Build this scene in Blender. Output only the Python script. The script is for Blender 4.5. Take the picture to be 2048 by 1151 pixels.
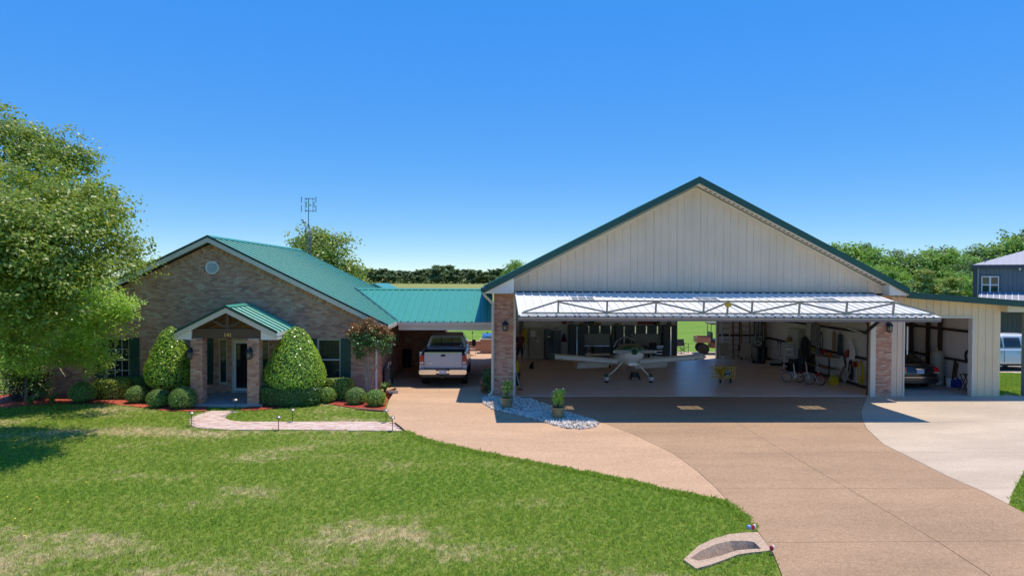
import bpy, bmesh, math, random
import numpy as np
from mathutils import Vector, Matrix, Euler
from mathutils.geometry import tessellate_polygon

for o in list(bpy.data.objects): bpy.data.objects.remove(o)
scn = bpy.context.scene
COL = scn.collection
rng = np.random.default_rng(7)
random.seed(7)

# ---------------------------------------------------------------- camera
CAM_H = 4.65
FPX = 1365.0                      # focal length in pixels of a 2048 px wide picture (24 mm)
YAW, PITCH, ROLL = math.radians(1.60), math.radians(0.80), math.radians(0.28)
_f = Vector((math.sin(YAW)*math.cos(PITCH), math.cos(YAW)*math.cos(PITCH), -math.sin(PITCH)))
_r0 = Vector((math.cos(YAW), -math.sin(YAW), 0))
_u0 = _r0.cross(_f)
_r = _r0*math.cos(ROLL) + _u0*math.sin(ROLL)
_u = _u0*math.cos(ROLL) - _r0*math.sin(ROLL)
cd = bpy.data.cameras.new('camera'); cam = bpy.data.objects.new('camera', cd); COL.objects.link(cam)
cd.sensor_width = 36; cd.lens = FPX/2048*36; cd.clip_start = 0.1; cd.clip_end = 6000
cam.matrix_world = Matrix(((_r.x,_u.x,-_f.x,0),(_r.y,_u.y,-_f.y,0),(_r.z,_u.z,-_f.z,CAM_H),(0,0,0,1)))
scn.camera = cam
scn.render.resolution_x = 1024; scn.render.resolution_y = 575

# ---------------------------------------------------------------- light
SUN_DX, SUN_DY = 0.21, 0.165      # sun is behind the buildings and to the right
sun_el = math.atan2(1, math.hypot(SUN_DX, SUN_DY)); sun_az = math.atan2(SUN_DX, SUN_DY)
w = bpy.data.worlds.new('World'); scn.world = w; w.use_nodes = True
nt = w.node_tree; bg = nt.nodes['Background']
sky = nt.nodes.new('ShaderNodeTexSky'); sky.sky_type = 'NISHITA'; sky.sun_disc = False
sky.sun_elevation = sun_el; sky.sun_rotation = sun_az
sky.air_density = 1.0; sky.dust_density = 0.0; sky.ozone_density = 1.6; sky.altitude = 2500
# deep saturated blue: one even grade over the whole sky (more saturation, gentler brightness range)
hs = nt.nodes.new('ShaderNodeHueSaturation'); hs.inputs["Saturation"].default_value = 1.23
tn = nt.nodes.new('ShaderNodeVectorMath'); tn.operation = 'MULTIPLY'; tn.inputs[1].default_value = (0.80, 0.93, 1.08)
nt.links.new(sky.outputs[0], tn.inputs[0]); nt.links.new(tn.outputs[0], hs.inputs['Color'])
sv = nt.nodes.new('ShaderNodeSeparateColor'); sv.mode = 'HSV'; nt.links.new(hs.outputs[0], sv.inputs[0])
pw = nt.nodes.new('ShaderNodeMath'); pw.operation = 'POWER'; nt.links.new(sv.outputs[2], pw.inputs[0]); pw.inputs[1].default_value = 0.18
ml = nt.nodes.new('ShaderNodeMath'); ml.operation = 'MULTIPLY'; nt.links.new(pw.outputs[0], ml.inputs[0]); ml.inputs[1].default_value = 2.50
cv = nt.nodes.new('ShaderNodeCombineColor'); cv.mode = 'HSV'
for k in (0, 1): nt.links.new(sv.outputs[k], cv.inputs[k])
nt.links.new(ml.outputs[0], cv.inputs[2])
nt.links.new(cv.outputs[0], bg.inputs[0]); bg.inputs[1].default_value = 0.14
ld = bpy.data.lights.new('sun', 'SUN'); ld.energy = 2.45; ld.angle = math.radians(0.5); ld.color = (1.0, 0.89, 0.75)
lo = bpy.data.objects.new('sun', ld); COL.objects.link(lo); lo.location = (20, 40, 60)
lo.rotation_euler = Vector((SUN_DX, SUN_DY, 1)).to_track_quat('Z', 'Y').to_euler()
vs = scn.view_settings
vs.view_transform = 'Standard'; vs.look = 'None'; vs.exposure = 0.98; vs.gamma = 1
scn.cycles.max_bounces = 12; scn.cycles.diffuse_bounces = 10; scn.cycles.transparent_max_bounces = 12
scn.cycles.use_denoising = True
try: scn.cycles.caustics_reflective = False; scn.cycles.caustics_refractive = False
except Exception: pass

# ---------------------------------------------------------------- pixel <-> place (photo is 2048 x 1151)
def ray(px, py):
    return _f + _r*((px-1024)/FPX) + _u*((575.5-py)/FPX)
def G(px, py, z=0.0):
    d = ray(px, py); t = (z-CAM_H)/d.z
    return Vector((d.x*t, d.y*t, z))
def A(px, py, Y):
    d = ray(px, py); t = Y/d.y
    return Vector((d.x*t, Y, CAM_H+d.z*t))
def GP(pts, z=0.0):
    return [(G(a,b,z).x, G(a,b,z).y) for a,b in pts]

# ---------------------------------------------------------------- mesh helper
class MB:
    def __init__(s): s.v=[]; s.f=[]; s.m=[]
    def add(s, vs, fs, mi=0):
        o=len(s.v); s.v += [tuple(p) for p in vs]; s.f += [tuple(i+o for i in q) for q in fs]; s.m += [mi]*len(fs); return s
    def box(s, x0,x1,y0,y1,z0,z1, mi=0):
        return s.add([(x0,y0,z0),(x1,y0,z0),(x1,y1,z0),(x0,y1,z0),(x0,y0,z1),(x1,y0,z1),(x1,y1,z1),(x0,y1,z1)],
                     [(3,2,1,0),(4,5,6,7),(0,1,5,4),(1,2,6,5),(2,3,7,6),(3,0,4,7)], mi)
    def obox(s, c, size, rot=(0,0,0), mi=0):
        R=Euler(rot).to_matrix(); c=Vector(c); h=[q/2 for q in size]
        P=[c+R@Vector((x*h[0],y*h[1],z*h[2])) for z in(-1,1) for (x,y) in((-1,-1),(1,-1),(1,1),(-1,1))]
        return s.add(P,[(3,2,1,0),(4,5,6,7),(0,1,5,4),(1,2,6,5),(2,3,7,6),(3,0,4,7)],mi)
    def bar(s, p, q, w, h=None, up=(0,0,1), mi=0):
        p=Vector(p); q=Vector(q); h=h or w; d=(q-p).normalized(); u=Vector(up)
        if abs(d.dot(u))>.98: u=Vector((0,1,0))
        a=d.cross(u).normalized(); b=a.cross(d)
        P=[e+a*(x*w/2)+b*(y*h/2) for e in(p,q) for (x,y) in((-1,-1),(1,-1),(1,1),(-1,1))]
        return s.add(P,[(0,1,2,3),(7,6,5,4),(0,4,5,1),(1,5,6,2),(2,6,7,3),(3,7,4,0)],mi)
    def tube(s, pts, r, n=8, mi=0, caps=True, closed=False):
        pts=[Vector(p) for p in pts]; N=len(pts); rs=r if isinstance(r,(list,tuple)) else [r]*N
        rings=[]; prev=None
        for i,p in enumerate(pts):
            if closed: t=(pts[(i+1)%N]-pts[i-1])
            else: t=pts[min(i+1,N-1)]-pts[max(i-1,0)]
            t=t.normalized() if t.length>1e-9 else Vector((0,0,1))
            if prev is None:
                a=t.cross(Vector((0,0,1)) if abs(t.z)<.9 else Vector((1,0,0))).normalized()
            else:
                a=prev-t*prev.dot(t); a=a.normalized() if a.length>1e-6 else t.orthogonal().normalized()
            prev=a; b=t.cross(a)
            rings.append([p+(a*math.cos(2*math.pi*k/n)+b*math.sin(2*math.pi*k/n))*rs[i] for k in range(n)])
        return s.loft(rings, mi=mi, caps=caps and not closed, closed=closed)
    def cyl(s, p, q, r, r2=None, n=16, mi=0, caps=True):
        return s.tube([p,q],[r, r if r2 is None else r2],n,mi,caps)
    def loft(s, rings, mi=0, caps=True, closed=False):
        n=len(rings[0]); V=[p for R in rings for p in R]; F=[]
        M=len(rings)
        for i in range(M if closed else M-1):
            j=(i+1)%M
            for k in range(n):
                l=(k+1)%n; F.append((i*n+k,i*n+l,j*n+l,j*n+k))
        if caps: F.append(tuple(range(n-1,-1,-1))); F.append(tuple((M-1)*n+k for k in range(n)))
        return s.add(V,F,mi)
    def lathe(s, prof, n=20, c=(0,0,0), axis='z', mi=0, caps=True):
        rings=[]
        for (r,h) in prof:
            R=[]
            for k in range(n):
                a=2*math.pi*k/n; x,y=r*math.cos(a),r*math.sin(a)
                if axis=='z': p=(c[0]+x,c[1]+y,c[2]+h)
                elif axis=='x': p=(c[0]+h,c[1]+x,c[2]+y)
                else: p=(c[0]-x,c[1]+h,c[2]+y)
                R.append(p)
            rings.append(R)
        return s.loft(rings,mi,caps)
    def ball(s, c, r, nu=12, nv=8, mi=0):
        r=r if isinstance(r,(list,tuple)) else (r,r,r); rings=[]
        for j in range(nv+1):
            t=math.pi*(j/nv); t=min(max(t,.02),math.pi-.02)
            rings.append([(c[0]+r[0]*math.sin(t)*math.cos(2*math.pi*k/nu),c[1]+r[1]*math.sin(t)*math.sin(2*math.pi*k/nu),c[2]-r[2]*math.cos(t)) for k in range(nu)])
        return s.loft(rings,mi)
    def prism(s, poly, a, b, plane='xz', mi=0):
        n=len(poly)
        def P(u,v,h): return {'xz':(u,h,v),'yz':(h,u,v),'xy':(u,v,h)}[plane]
        V=[P(u,v,a) for u,v in poly]+[P(u,v,b) for u,v in poly]
        F=[tuple(range(n)),tuple(range(2*n-1,n-1,-1))]+[(i,(i+1)%n+0,(i+1)%n+n,i+n)[::-1] for i in range(n)]
        return s.add(V,F,mi)
    def torus(s, c, R, r, axis='x', n=28, m=8, mi=0):
        P=[]
        for k in range(n):
            a=2*math.pi*k/n; u,v=R*math.cos(a),R*math.sin(a)
            P.append({'x':(c[0],c[1]+u,c[2]+v),'y':(c[0]+u,c[1],c[2]+v),'z':(c[0]+u,c[1]+v,c[2])}[axis])
        return s.tube(P,r,m,mi,closed=True)
    def build(s, name, mats, parent=None, world=None, smooth=False, loc=None, rot=None, bevel=0, fix=True):
        me=bpy.data.meshes.new(name)
        me.from_pydata(s.v,[],s.f)
        mats=mats if isinstance(mats,(list,tuple)) else [mats]
        for m in mats: me.materials.append(m)
        if len(mats)>1: me.polygons.foreach_set('material_index',s.m)
        if fix or bevel:
            bm=bmesh.new(); bm.from_mesh(me)
            bmesh.ops.recalc_face_normals(bm,faces=bm.faces)
            if bevel:
                es=[e for e in bm.edges if len(e.link_faces)==2 and e.calc_face_angle(0)>.5]
                bmesh.ops.bevel(bm,geom=es,offset=bevel,segments=2,affect='EDGES',clamp_overlap=True)
            bm.to_mesh(me); bm.free()
        if smooth:
            me.polygons.foreach_set('use_smooth',[True]*len(me.polygons))
            try: me.set_sharp_from_angle(angle=math.radians(38))
            except Exception: pass
        return link(name, me, parent, world, loc, rot)

ORG={}
def link(name, me, parent=None, world=None, loc=None, rot=None):
    o=bpy.data.objects.new(name,me); COL.objects.link(o)
    if parent is not None: o.parent=parent
    if world is None: world = parent is not None and parent.name in ORG and loc is None
    if parent is not None and world:
        org=ORG[parent.name]; me.transform(Matrix.Translation(-org)); ORG[o.name]=org
    if loc is not None: o.location=loc
    if rot is not None: o.rotation_euler=rot
    return o
def tag(o, label=None, cat=None, group=None, kind=None):
    if label: o['label']=label
    if cat: o['category']=cat
    if group: o['group']=group
    if kind: o['kind']=kind
    return o
def thing(name, label, cat, loc=(0,0,0), rz=0.0, group=None, world=False):
    o=bpy.data.objects.new(name,None); COL.objects.link(o); o.empty_display_size=.2
    o.location=loc; o.rotation_euler=(0,0,rz)
    if world: ORG[o.name]=Vector(loc)          # parts given in world coordinates (only for unrotated things)
    return tag(o,label,cat,group)
def dup(root, loc, rz, label, scale=None):
    def cp(o,parent):
        c=o.copy(); COL.objects.link(c)
        if parent is not None: c.parent=parent
        for ch in [q for q in KIDS.get(o.name,[])]: cp(ch,c)
        return c
    KIDS={}
    def walk(o):
        KIDS[o.name]=list(o.children)
        for q in o.children: walk(q)
    walk(root)
    r=cp(root,None); r.location=loc; r.rotation_euler=(0,0,rz); r['label']=label
    if scale: r.scale=(scale,)*3 if not isinstance(scale,(tuple,list)) else scale
    return r
def quads(name, V, mat, parent=None, world=None, tri=False):
    """V: (N,4,3) array of leaf faces -> one mesh"""
    k=V.shape[1]; N=V.shape[0]
    me=bpy.data.meshes.new(name)
    me.vertices.add(N*k); me.vertices.foreach_set('co',V.reshape(-1).astype(np.float32))
    me.loops.add(N*k); me.loops.foreach_set('vertex_index',np.arange(N*k,dtype=np.int32))
    me.polygons.add(N); me.polygons.foreach_set('loop_start',np.arange(0,N*k,k,dtype=np.int32))
    me.materials.append(mat); me.update(calc_edges=True); me.validate()
    return link(name,me,parent,world)
def inpoly(X, Y, poly):
    X=np.asarray(X); Y=np.asarray(Y); c=np.zeros(X.shape,bool); n=len(poly)
    for i in range(n):
        x0,y0=poly[i]; x1,y1=poly[i-1]
        c ^= ((y0>Y)!=(y1>Y)) & (X < (x1-x0)*(Y-y0)/((y1-y0) or 1e-12)+x0)
    return c
def sheet(poly, z, holes=()):
    """tessellated flat sheet with holes -> MB"""
    loops=[[Vector((a,b,z)) for a,b in poly]]+[[Vector((a,b,z)) for a,b in h] for h in holes]
    V=[p for l in loops for p in l]; T=tessellate_polygon(loops)
    m=MB(); m.add(V,[t for t in T]); return m
def text(name, body, size, mat, parent, loc, rot, depth=.004, world=None, align='CENTER'):
    cu=bpy.data.curves.new(name,'FONT'); cu.body=body; cu.size=size; cu.extrude=depth; cu.align_x=align; cu.align_y='CENTER'
    tmp=bpy.data.objects.new('tmp_text',cu); COL.objects.link(tmp)
    dg=bpy.context.evaluated_depsgraph_get(); me=bpy.data.meshes.new_from_object(tmp.evaluated_get(dg))
    bpy.data.objects.remove(tmp); bpy.data.curves.remove(cu); me.name=name
    me.materials.clear(); me.materials.append(mat)
    o=bpy.data.objects.new(name,me); COL.objects.link(o); o.parent=parent
    if parent is not None and parent.name in ORG: loc=Vector(loc)-ORG[parent.name]
    o.location=loc; o.rotation_euler=rot; return o

# ---------------------------------------------------------------- materials
M={}
def mat(name, col, rough=.6, metal=0.0, var=0.0, vscale=4.0, col2=None, bump=0.0, bscale=60.0, island=0.0, spec=.5, coat=0.0, world=False, detail=5, stretch=None):
    m=bpy.data.materials.new(name); m.use_nodes=True; n=m.node_tree.nodes; l=m.node_tree.links
    b=n['Principled BSDF']; b.inputs['Roughness'].default_value=rough; b.inputs['Metallic'].default_value=metal
    b.inputs['Specular IOR Level'].default_value=spec; b.inputs['Coat Weight'].default_value=coat; b.inputs['Coat Roughness'].default_value=.08
    b.inputs['Base Color'].default_value=(*col,1)
    if var or bump or col2:
        if world:
            g=n.new('ShaderNodeNewGeometry'); src=g.outputs['Position']
        else:
            g=n.new('ShaderNodeTexCoord'); src=g.outputs['Object']
        if stretch:
            mp=n.new('ShaderNodeMapping'); mp.inputs['Scale'].default_value=stretch; l.new(src,mp.inputs['Vector']); src=mp.outputs[0]
    out=None
    if var or col2:
        t=n.new('ShaderNodeTexNoise'); t.inputs['Scale'].default_value=vscale; t.inputs['Detail'].default_value=detail; t.inputs['Roughness'].default_value=.6
        l.new(src,t.inputs['Vector'])
        c0=tuple(c*(1-var) for c in col); c1=col2 or tuple(min(1,c*(1+var)) for c in col)
        r=n.new('ShaderNodeValToRGB'); r.color_ramp.elements[0].position=.3; r.color_ramp.elements[1].position=.7
        r.color_ramp.elements[0].color=(*c0,1); r.color_ramp.elements[1].color=(*c1,1)
        l.new(t.outputs['Fac'],r.inputs[0]); out=r.outputs[0]
    if island:
        g2=n.new('ShaderNodeNewGeometry'); oi=n.new('ShaderNodeObjectInfo')
        ad=n.new('ShaderNodeMath'); ad.operation='ADD'; l.new(g2.outputs['Random Per Island'],ad.inputs[0]); l.new(oi.outputs['Random'],ad.inputs[1])
        fr=n.new('ShaderNodeMath'); fr.operation='FRACT'; l.new(ad.outputs[0],fr.inputs[0])
        mr=n.new('ShaderNodeMapRange'); mr.inputs['To Min'].default_value=1-island; mr.inputs['To Max'].default_value=1+island; l.new(fr.outputs[0],mr.inputs[0])
        hs=n.new('ShaderNodeVectorMath'); hs.operation='SCALE'
        if out: l.new(out,hs.inputs[0])
        else: hs.inputs[0].default_value=col
        l.new(mr.outputs[0],hs.inputs['Scale']); out=hs.outputs[0]
    if out: l.new(out,b.inputs['Base Color'])
    if bump:
        t2=n.new('ShaderNodeTexNoise'); t2.inputs['Scale'].default_value=bscale; t2.inputs['Detail'].default_value=4
        l.new(src,t2.inputs['Vector'])
        bp=n.new('ShaderNodeBump'); bp.inputs['Strength'].default_value=bump; bp.inputs['Distance'].default_value=.02
        l.new(t2.outputs['Fac'],bp.inputs['Height']); l.new(bp.outputs[0],b.inputs['Normal'])
    M[name]=m; return m
def ramp_island(name, cols, rough=.85, bump=.3, bscale=80, var=.25, vscale=30):
    """pieces that each take their own colour from a ramp"""
    m=mat(name,cols[0],rough,bump=bump,bscale=bscale); n=m.node_tree.nodes; l=m.node_tree.links; b=n['Principled BSDF']
    g=n.new('ShaderNodeNewGeometry'); oi=n.new('ShaderNodeObjectInfo')
    ad=n.new('ShaderNodeMath'); ad.operation='ADD'; l.new(g.outputs['Random Per Island'],ad.inputs[0]); l.new(oi.outputs['Random'],ad.inputs[1])
    fr=n.new('ShaderNodeMath'); fr.operation='FRACT'; l.new(ad.outputs[0],fr.inputs[0])
    r=n.new('ShaderNodeValToRGB'); e=r.color_ramp.elements
    while len(e)<len(cols): e.new(.5)
    for i,c in enumerate(cols): e[i].position=i/(len(cols)-1); e[i].color=(*c,1)
    l.new(fr.outputs[0],r.inputs[0])
    t=n.new('ShaderNodeTexNoise'); t.inputs['Scale'].default_value=vscale; t.inputs['Detail'].default_value=5; l.new(g.outputs['Position'],t.inputs['Vector'])
    mr=n.new('ShaderNodeMapRange'); mr.inputs['From Min'].default_value=.3; mr.inputs['From Max'].default_value=.7; mr.inputs['To Min'].default_value=1-var; mr.inputs['To Max'].default_value=1+var; l.new(t.outputs['Fac'],mr.inputs[0])
    sc=n.new('ShaderNodeVectorMath'); sc.operation='SCALE'; l.new(r.outputs[0],sc.inputs[0]); l.new(mr.outputs[0],sc.inputs['Scale'])
    l.new(sc.outputs[0],b.inputs['Base Color']); return m
def leafmat(name, cols, trans=.35, rough=.45, spec=.5):
    m=ramp_island(name,cols,rough,bump=0,var=.12,vscale=1.2); n=m.node_tree.nodes; l=m.node_tree.links; b=n['Principled BSDF']
    b.inputs['Specular IOR Level'].default_value=spec
    src=b.inputs['Base Color'].links[0].from_socket
    tr=n.new('ShaderNodeBsdfTranslucent'); hs=n.new('ShaderNodeHueSaturation'); hs.inputs['Value'].default_value=1.5; hs.inputs['Hue'].default_value=.485
    l.new(src,hs.inputs['Color']); l.new(hs.outputs[0],tr.inputs['Color'])
    mx=n.new('ShaderNodeMixShader'); mx.inputs[0].default_value=trans; l.new(b.outputs[0],mx.inputs[1]); l.new(tr.outputs[0],mx.inputs[2])
    l.new(mx.outputs[0],n['Material Output'].inputs['Surface']); return m
def glassmat(name, col, rough=.03, alpha=.35):
    """window glass: partly see-through, mirrors at grazing angles"""
    m=bpy.data.materials.new(name); m.use_nodes=True; n=m.node_tree.nodes; l=m.node_tree.links
    b=n['Principled BSDF']; b.inputs['Base Color'].default_value=(*col,1); b.inputs['Roughness'].default_value=rough
    b.inputs['Specular IOR Level'].default_value=.9
    t=n.new('ShaderNodeBsdfTransparent'); t.inputs[0].default_value=(.85,.9,.9,1)
    mx=n.new('ShaderNodeMixShader'); mx.inputs[0].default_value=alpha
    l.new(t.outputs[0],mx.inputs[1]); l.new(b.outputs[0],mx.inputs[2]); l.new(mx.outputs[0],n['Material Output'].inputs['Surface'])
    M[name]=m; return m

BRICKS=[tuple(min(.62,(.72*k+.28*g)*f) for k,g,f in zip(c,(.29,.20,.155),(1.95,1.42,1.25))) for c in [(.20,.135,.10),(.30,.21,.155),(.36,.26,.20),(.25,.155,.12),(.40,.30,.235),(.15,.105,.085),(.33,.215,.17),(.44,.35,.28),(.28,.20,.15),(.12,.09,.08)]]
ramp_island('brick',BRICKS)
mat('mortar',(.44,.37,.30),.95,var=.15,vscale=6,bump=.2)
mat('roof_green',(.060,.300,.220),.34,var=.07,vscale=1.3,spec=.5)
mat('trim_green',(.012,.075,.062),.42,var=.05)
mat('shutter_green',(.010,.058,.045),.45,var=.12,vscale=8)
mat('cream_trim',(.66,.60,.49),.55,var=.05,vscale=3)
mat('soffit_white',(.78,.72,.62),.6,var=.04)
mat('siding_cream',(.72,.56,.42),.5,var=.06,vscale=.8)
mat('shed_cream',(.74,.60,.38),.5,var=.06,vscale=.8)
mat('door_white',(.80,.79,.74),.35,var=.04,vscale=1)
mat('white_paint',(.78,.77,.74),.45)
mat('window_frame',(.50,.47,.42),.45)
mat('steel_truss',(.33,.29,.23),.5,var=.1)
mat('red_steel',(.16,.035,.025),.6,var=.2,vscale=9)
mat('girt_brown',(.055,.028,.024),.6,var=.15)
mat('insulation',(.86,.80,.77),.55,var=.05,vscale=2,bump=.25,bscale=3)
mat('dark_frame',(.03,.03,.034),.4)
mat('wood_dark',(.10,.058,.036),.6,var=.25,vscale=6,stretch=(1,1,8))
mat('wood_mid',(.30,.19,.11),.6,var=.25,vscale=8)
mat('lantern_black',(.012,.012,.014),.35)
mat('bulb_glass',(.60,.55,.42),.15)
glassmat('window_glass',(.03,.035,.04),.02,.55)
glassmat('clear_glass',(.5,.55,.55),.02,.15)
glassmat('tint_glass',(.012,.014,.016),.03,.8)
mat('curtain',(.75,.74,.70),.85,var=.08,vscale=3)
mat('blind',(.62,.62,.60),.7)
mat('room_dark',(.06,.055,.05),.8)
mat('brass',(.70,.52,.18),.3,metal=.8)
mat('chrome',(.75,.74,.72),.12,metal=1)
mat('aluminium',(.62,.62,.62),.35,metal=.7)
mat('black_plastic',(.015,.015,.017),.45)
mat('black_metal',(.02,.02,.022),.35)
mat('rubber',(.016,.016,.016),.8)
mat('grey_plastic',(.20,.20,.20),.6)
mat('charcoal_cab',(.040,.044,.055),.4,var=.08)
mat('white_plastic',(.75,.75,.73),.5)
mat('red_paint',(.38,.02,.02),.35)
mat('orange_paint',(.55,.13,.02),.4)
mat('yellow_paint',(.62,.44,.02),.4,var=.1)
mat('blue_paint',(.02,.05,.32),.4)
mat('beige_metal',(.42,.38,.31),.45,var=.06)
mat('fridge_black',(.012,.014,.018),.22,spec=.6)
mat('concrete',(.40,.35,.30),.85,var=.12,vscale=3,bump=.1)
mat('terracotta',(.32,.13,.08),.8,var=.2)
# ================================================================= GROUND
def nd(n,t,**k):
    x=n.new(t)
    for a,b in k.items(): setattr(x,a,b)
    return x
def grass_colour(m, greens, dry):
    """shared patch pattern of lush, plain and dry turf in world space"""
    n=m.node_tree.nodes; l=m.node_tree.links
    g=n.new('ShaderNodeNewGeometry')
    mp=n.new('ShaderNodeMapping'); mp.inputs['Scale'].default_value=(.5,1.0,0); l.new(g.outputs['Position'],mp.inputs['Vector'])
    t=n.new('ShaderNodeTexNoise'); t.inputs['Scale'].default_value=.55; t.inputs['Detail'].default_value=1.6; t.inputs['Roughness'].default_value=.5; l.new(mp.outputs[0],t.inputs['Vector'])
    sp=n.new('ShaderNodeSeparateXYZ'); l.new(g.outputs['Position'],sp.inputs[0])
    # the dry strips: along the road edge (small Y) and along the path
    def band(lo,hi,a,b):
        mr=n.new('ShaderNodeMapRange'); mr.inputs['From Min'].default_value=lo; mr.inputs['From Max'].default_value=hi
        mr.inputs['To Min'].default_value=a; mr.inputs['To Max'].default_value=b; l.new(sp.outputs['Y'],mr.inputs[0]); return mr.outputs[0]
    n1=band(11.0,14.5,.17,0); n2=band(18.2,20.2,0,.12); n3=band(20.8,22.6,0,-.10)
    # fresher turf towards the drive
    mx=n.new('ShaderNodeMapRange'); mx.inputs['From Min'].default_value=-3; mx.inputs['From Max'].default_value=2.5; mx.inputs['To Min'].default_value=0; mx.inputs['To Max'].default_value=-.16; l.new(sp.outputs['X'],mx.inputs[0])
    t3=n.new('ShaderNodeTexNoise'); t3.inputs['Scale'].default_value=3.2; t3.inputs['Detail'].default_value=4; t3.inputs['Roughness'].default_value=.6; l.new(g.outputs['Position'],t3.inputs['Vector'])
    m3=n.new('ShaderNodeMapRange'); m3.inputs['From Min'].default_value=.3; m3.inputs['From Max'].default_value=.7; m3.inputs['To Min'].default_value=-.13; m3.inputs['To Max'].default_value=.13; l.new(t3.outputs['Fac'],m3.inputs[0])
    s=t.outputs['Fac']
    for q in (n1,n2,n3,mx.outputs[0],m3.outputs[0]):
        a=n.new('ShaderNodeMath'); a.operation='ADD'; l.new(s,a.inputs[0]); l.new(q,a.inputs[1]); s=a.outputs[0]
    r=n.new('ShaderNodeValToRGB'); e=r.color_ramp.elements
    for i in range(2): e.new(.5)
    for i,(p,c) in enumerate(((.28,greens[0]),(.50,greens[1]),(.62,greens[2]),(.80,dry))): e[i].position=p; e[i].color=(*c,1)
    l.new(s,r.inputs[0]); return r.outputs[0]
GREENS=[(.295,.440,.054),(.340,.465,.066),(.400,.500,.092)]; DRY=(.70,.62,.33)
gm=mat('turf',(.06,.15,.02),.9,spec=.2); c=grass_colour(gm,[tuple(k*.48 for k in q) for q in GREENS],(.42,.35,.19))
n=gm.node_tree.nodes; l=gm.node_tree.links
tn=nd(n,'ShaderNodeTexNoise'); tn.inputs['Scale'].default_value=14; tn.inputs['Detail'].default_value=6
gg=nd(n,'ShaderNodeNewGeometry'); l.new(gg.outputs['Position'],tn.inputs['Vector'])
mr=nd(n,'ShaderNodeMapRange'); mr.inputs['From Min'].default_value=.3; mr.inputs['From Max'].default_value=.7; mr.inputs['To Min'].default_value=.7; mr.inputs['To Max'].default_value=1.3; l.new(tn.outputs['Fac'],mr.inputs[0])
sc=nd(n,'ShaderNodeVectorMath',operation='SCALE'); l.new(c,sc.inputs[0]); l.new(mr.outputs[0],sc.inputs['Scale'])
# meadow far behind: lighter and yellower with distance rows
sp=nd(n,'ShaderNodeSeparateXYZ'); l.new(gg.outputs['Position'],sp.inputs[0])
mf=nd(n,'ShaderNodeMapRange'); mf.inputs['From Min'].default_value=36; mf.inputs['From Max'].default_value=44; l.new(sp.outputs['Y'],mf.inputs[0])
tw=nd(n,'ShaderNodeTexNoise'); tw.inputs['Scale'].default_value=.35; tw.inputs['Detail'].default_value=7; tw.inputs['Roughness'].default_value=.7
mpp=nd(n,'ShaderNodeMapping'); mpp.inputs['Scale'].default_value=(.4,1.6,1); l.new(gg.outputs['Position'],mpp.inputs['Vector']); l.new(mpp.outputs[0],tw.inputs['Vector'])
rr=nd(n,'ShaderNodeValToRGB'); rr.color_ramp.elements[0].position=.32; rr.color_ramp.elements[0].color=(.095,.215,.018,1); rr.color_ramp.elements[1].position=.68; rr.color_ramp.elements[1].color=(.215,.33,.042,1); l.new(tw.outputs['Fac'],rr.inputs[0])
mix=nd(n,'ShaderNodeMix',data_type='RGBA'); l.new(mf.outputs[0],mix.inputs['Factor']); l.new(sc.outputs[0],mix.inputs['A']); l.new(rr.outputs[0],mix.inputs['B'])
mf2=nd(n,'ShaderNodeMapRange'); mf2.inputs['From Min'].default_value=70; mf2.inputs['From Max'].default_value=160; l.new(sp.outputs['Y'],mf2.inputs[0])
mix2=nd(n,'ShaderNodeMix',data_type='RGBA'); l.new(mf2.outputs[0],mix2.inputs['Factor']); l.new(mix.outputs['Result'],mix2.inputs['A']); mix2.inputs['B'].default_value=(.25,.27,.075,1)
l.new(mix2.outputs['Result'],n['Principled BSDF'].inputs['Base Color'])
bp=nd(n,'ShaderNodeBump'); bp.inputs['Strength'].default_value=.8; bp.inputs['Distance'].default_value=.05
tb=nd(n,'ShaderNodeTexNoise'); tb.inputs['Scale'].default_value=26; tb.inputs['Detail'].default_value=5; l.new(gg.outputs['Position'],tb.inputs['Vector']); l.new(tb.outputs['Fac'],bp.inputs['Height']); l.new(bp.outputs[0],n['Principled BSDF'].inputs['Normal'])

CUL_OUT=GP([(1367,1123),(1397,1095),(1427,1081),(1457,1072),(1494,1068),(1516,1068),(1543,1104),(1523,1107),(1499,1109),(1475,1113),(1447,1124),(1419,1134),(1392,1141)])
CUL_IN =GP([(1380,1121),(1402,1106),(1431,1093),(1460,1086),(1493,1086),(1508,1088),(1522,1102),(1512,1102),(1496,1103),(1473,1105),(1444,1115),(1418,1122),(1396,1126)])
hole=[((a[0]+b[0])/2,(a[1]+b[1])/2) for a,b in zip(CUL_OUT,CUL_IN)]
gnd=sheet([(-3000,-60),(3000,-60),(3000,3500),(-3000,3500)],0.0,[hole]).build('ground',M['turf'])
tag(gnd,'green turf and meadow reaching to the far tree line','ground',kind='structure')

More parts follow.
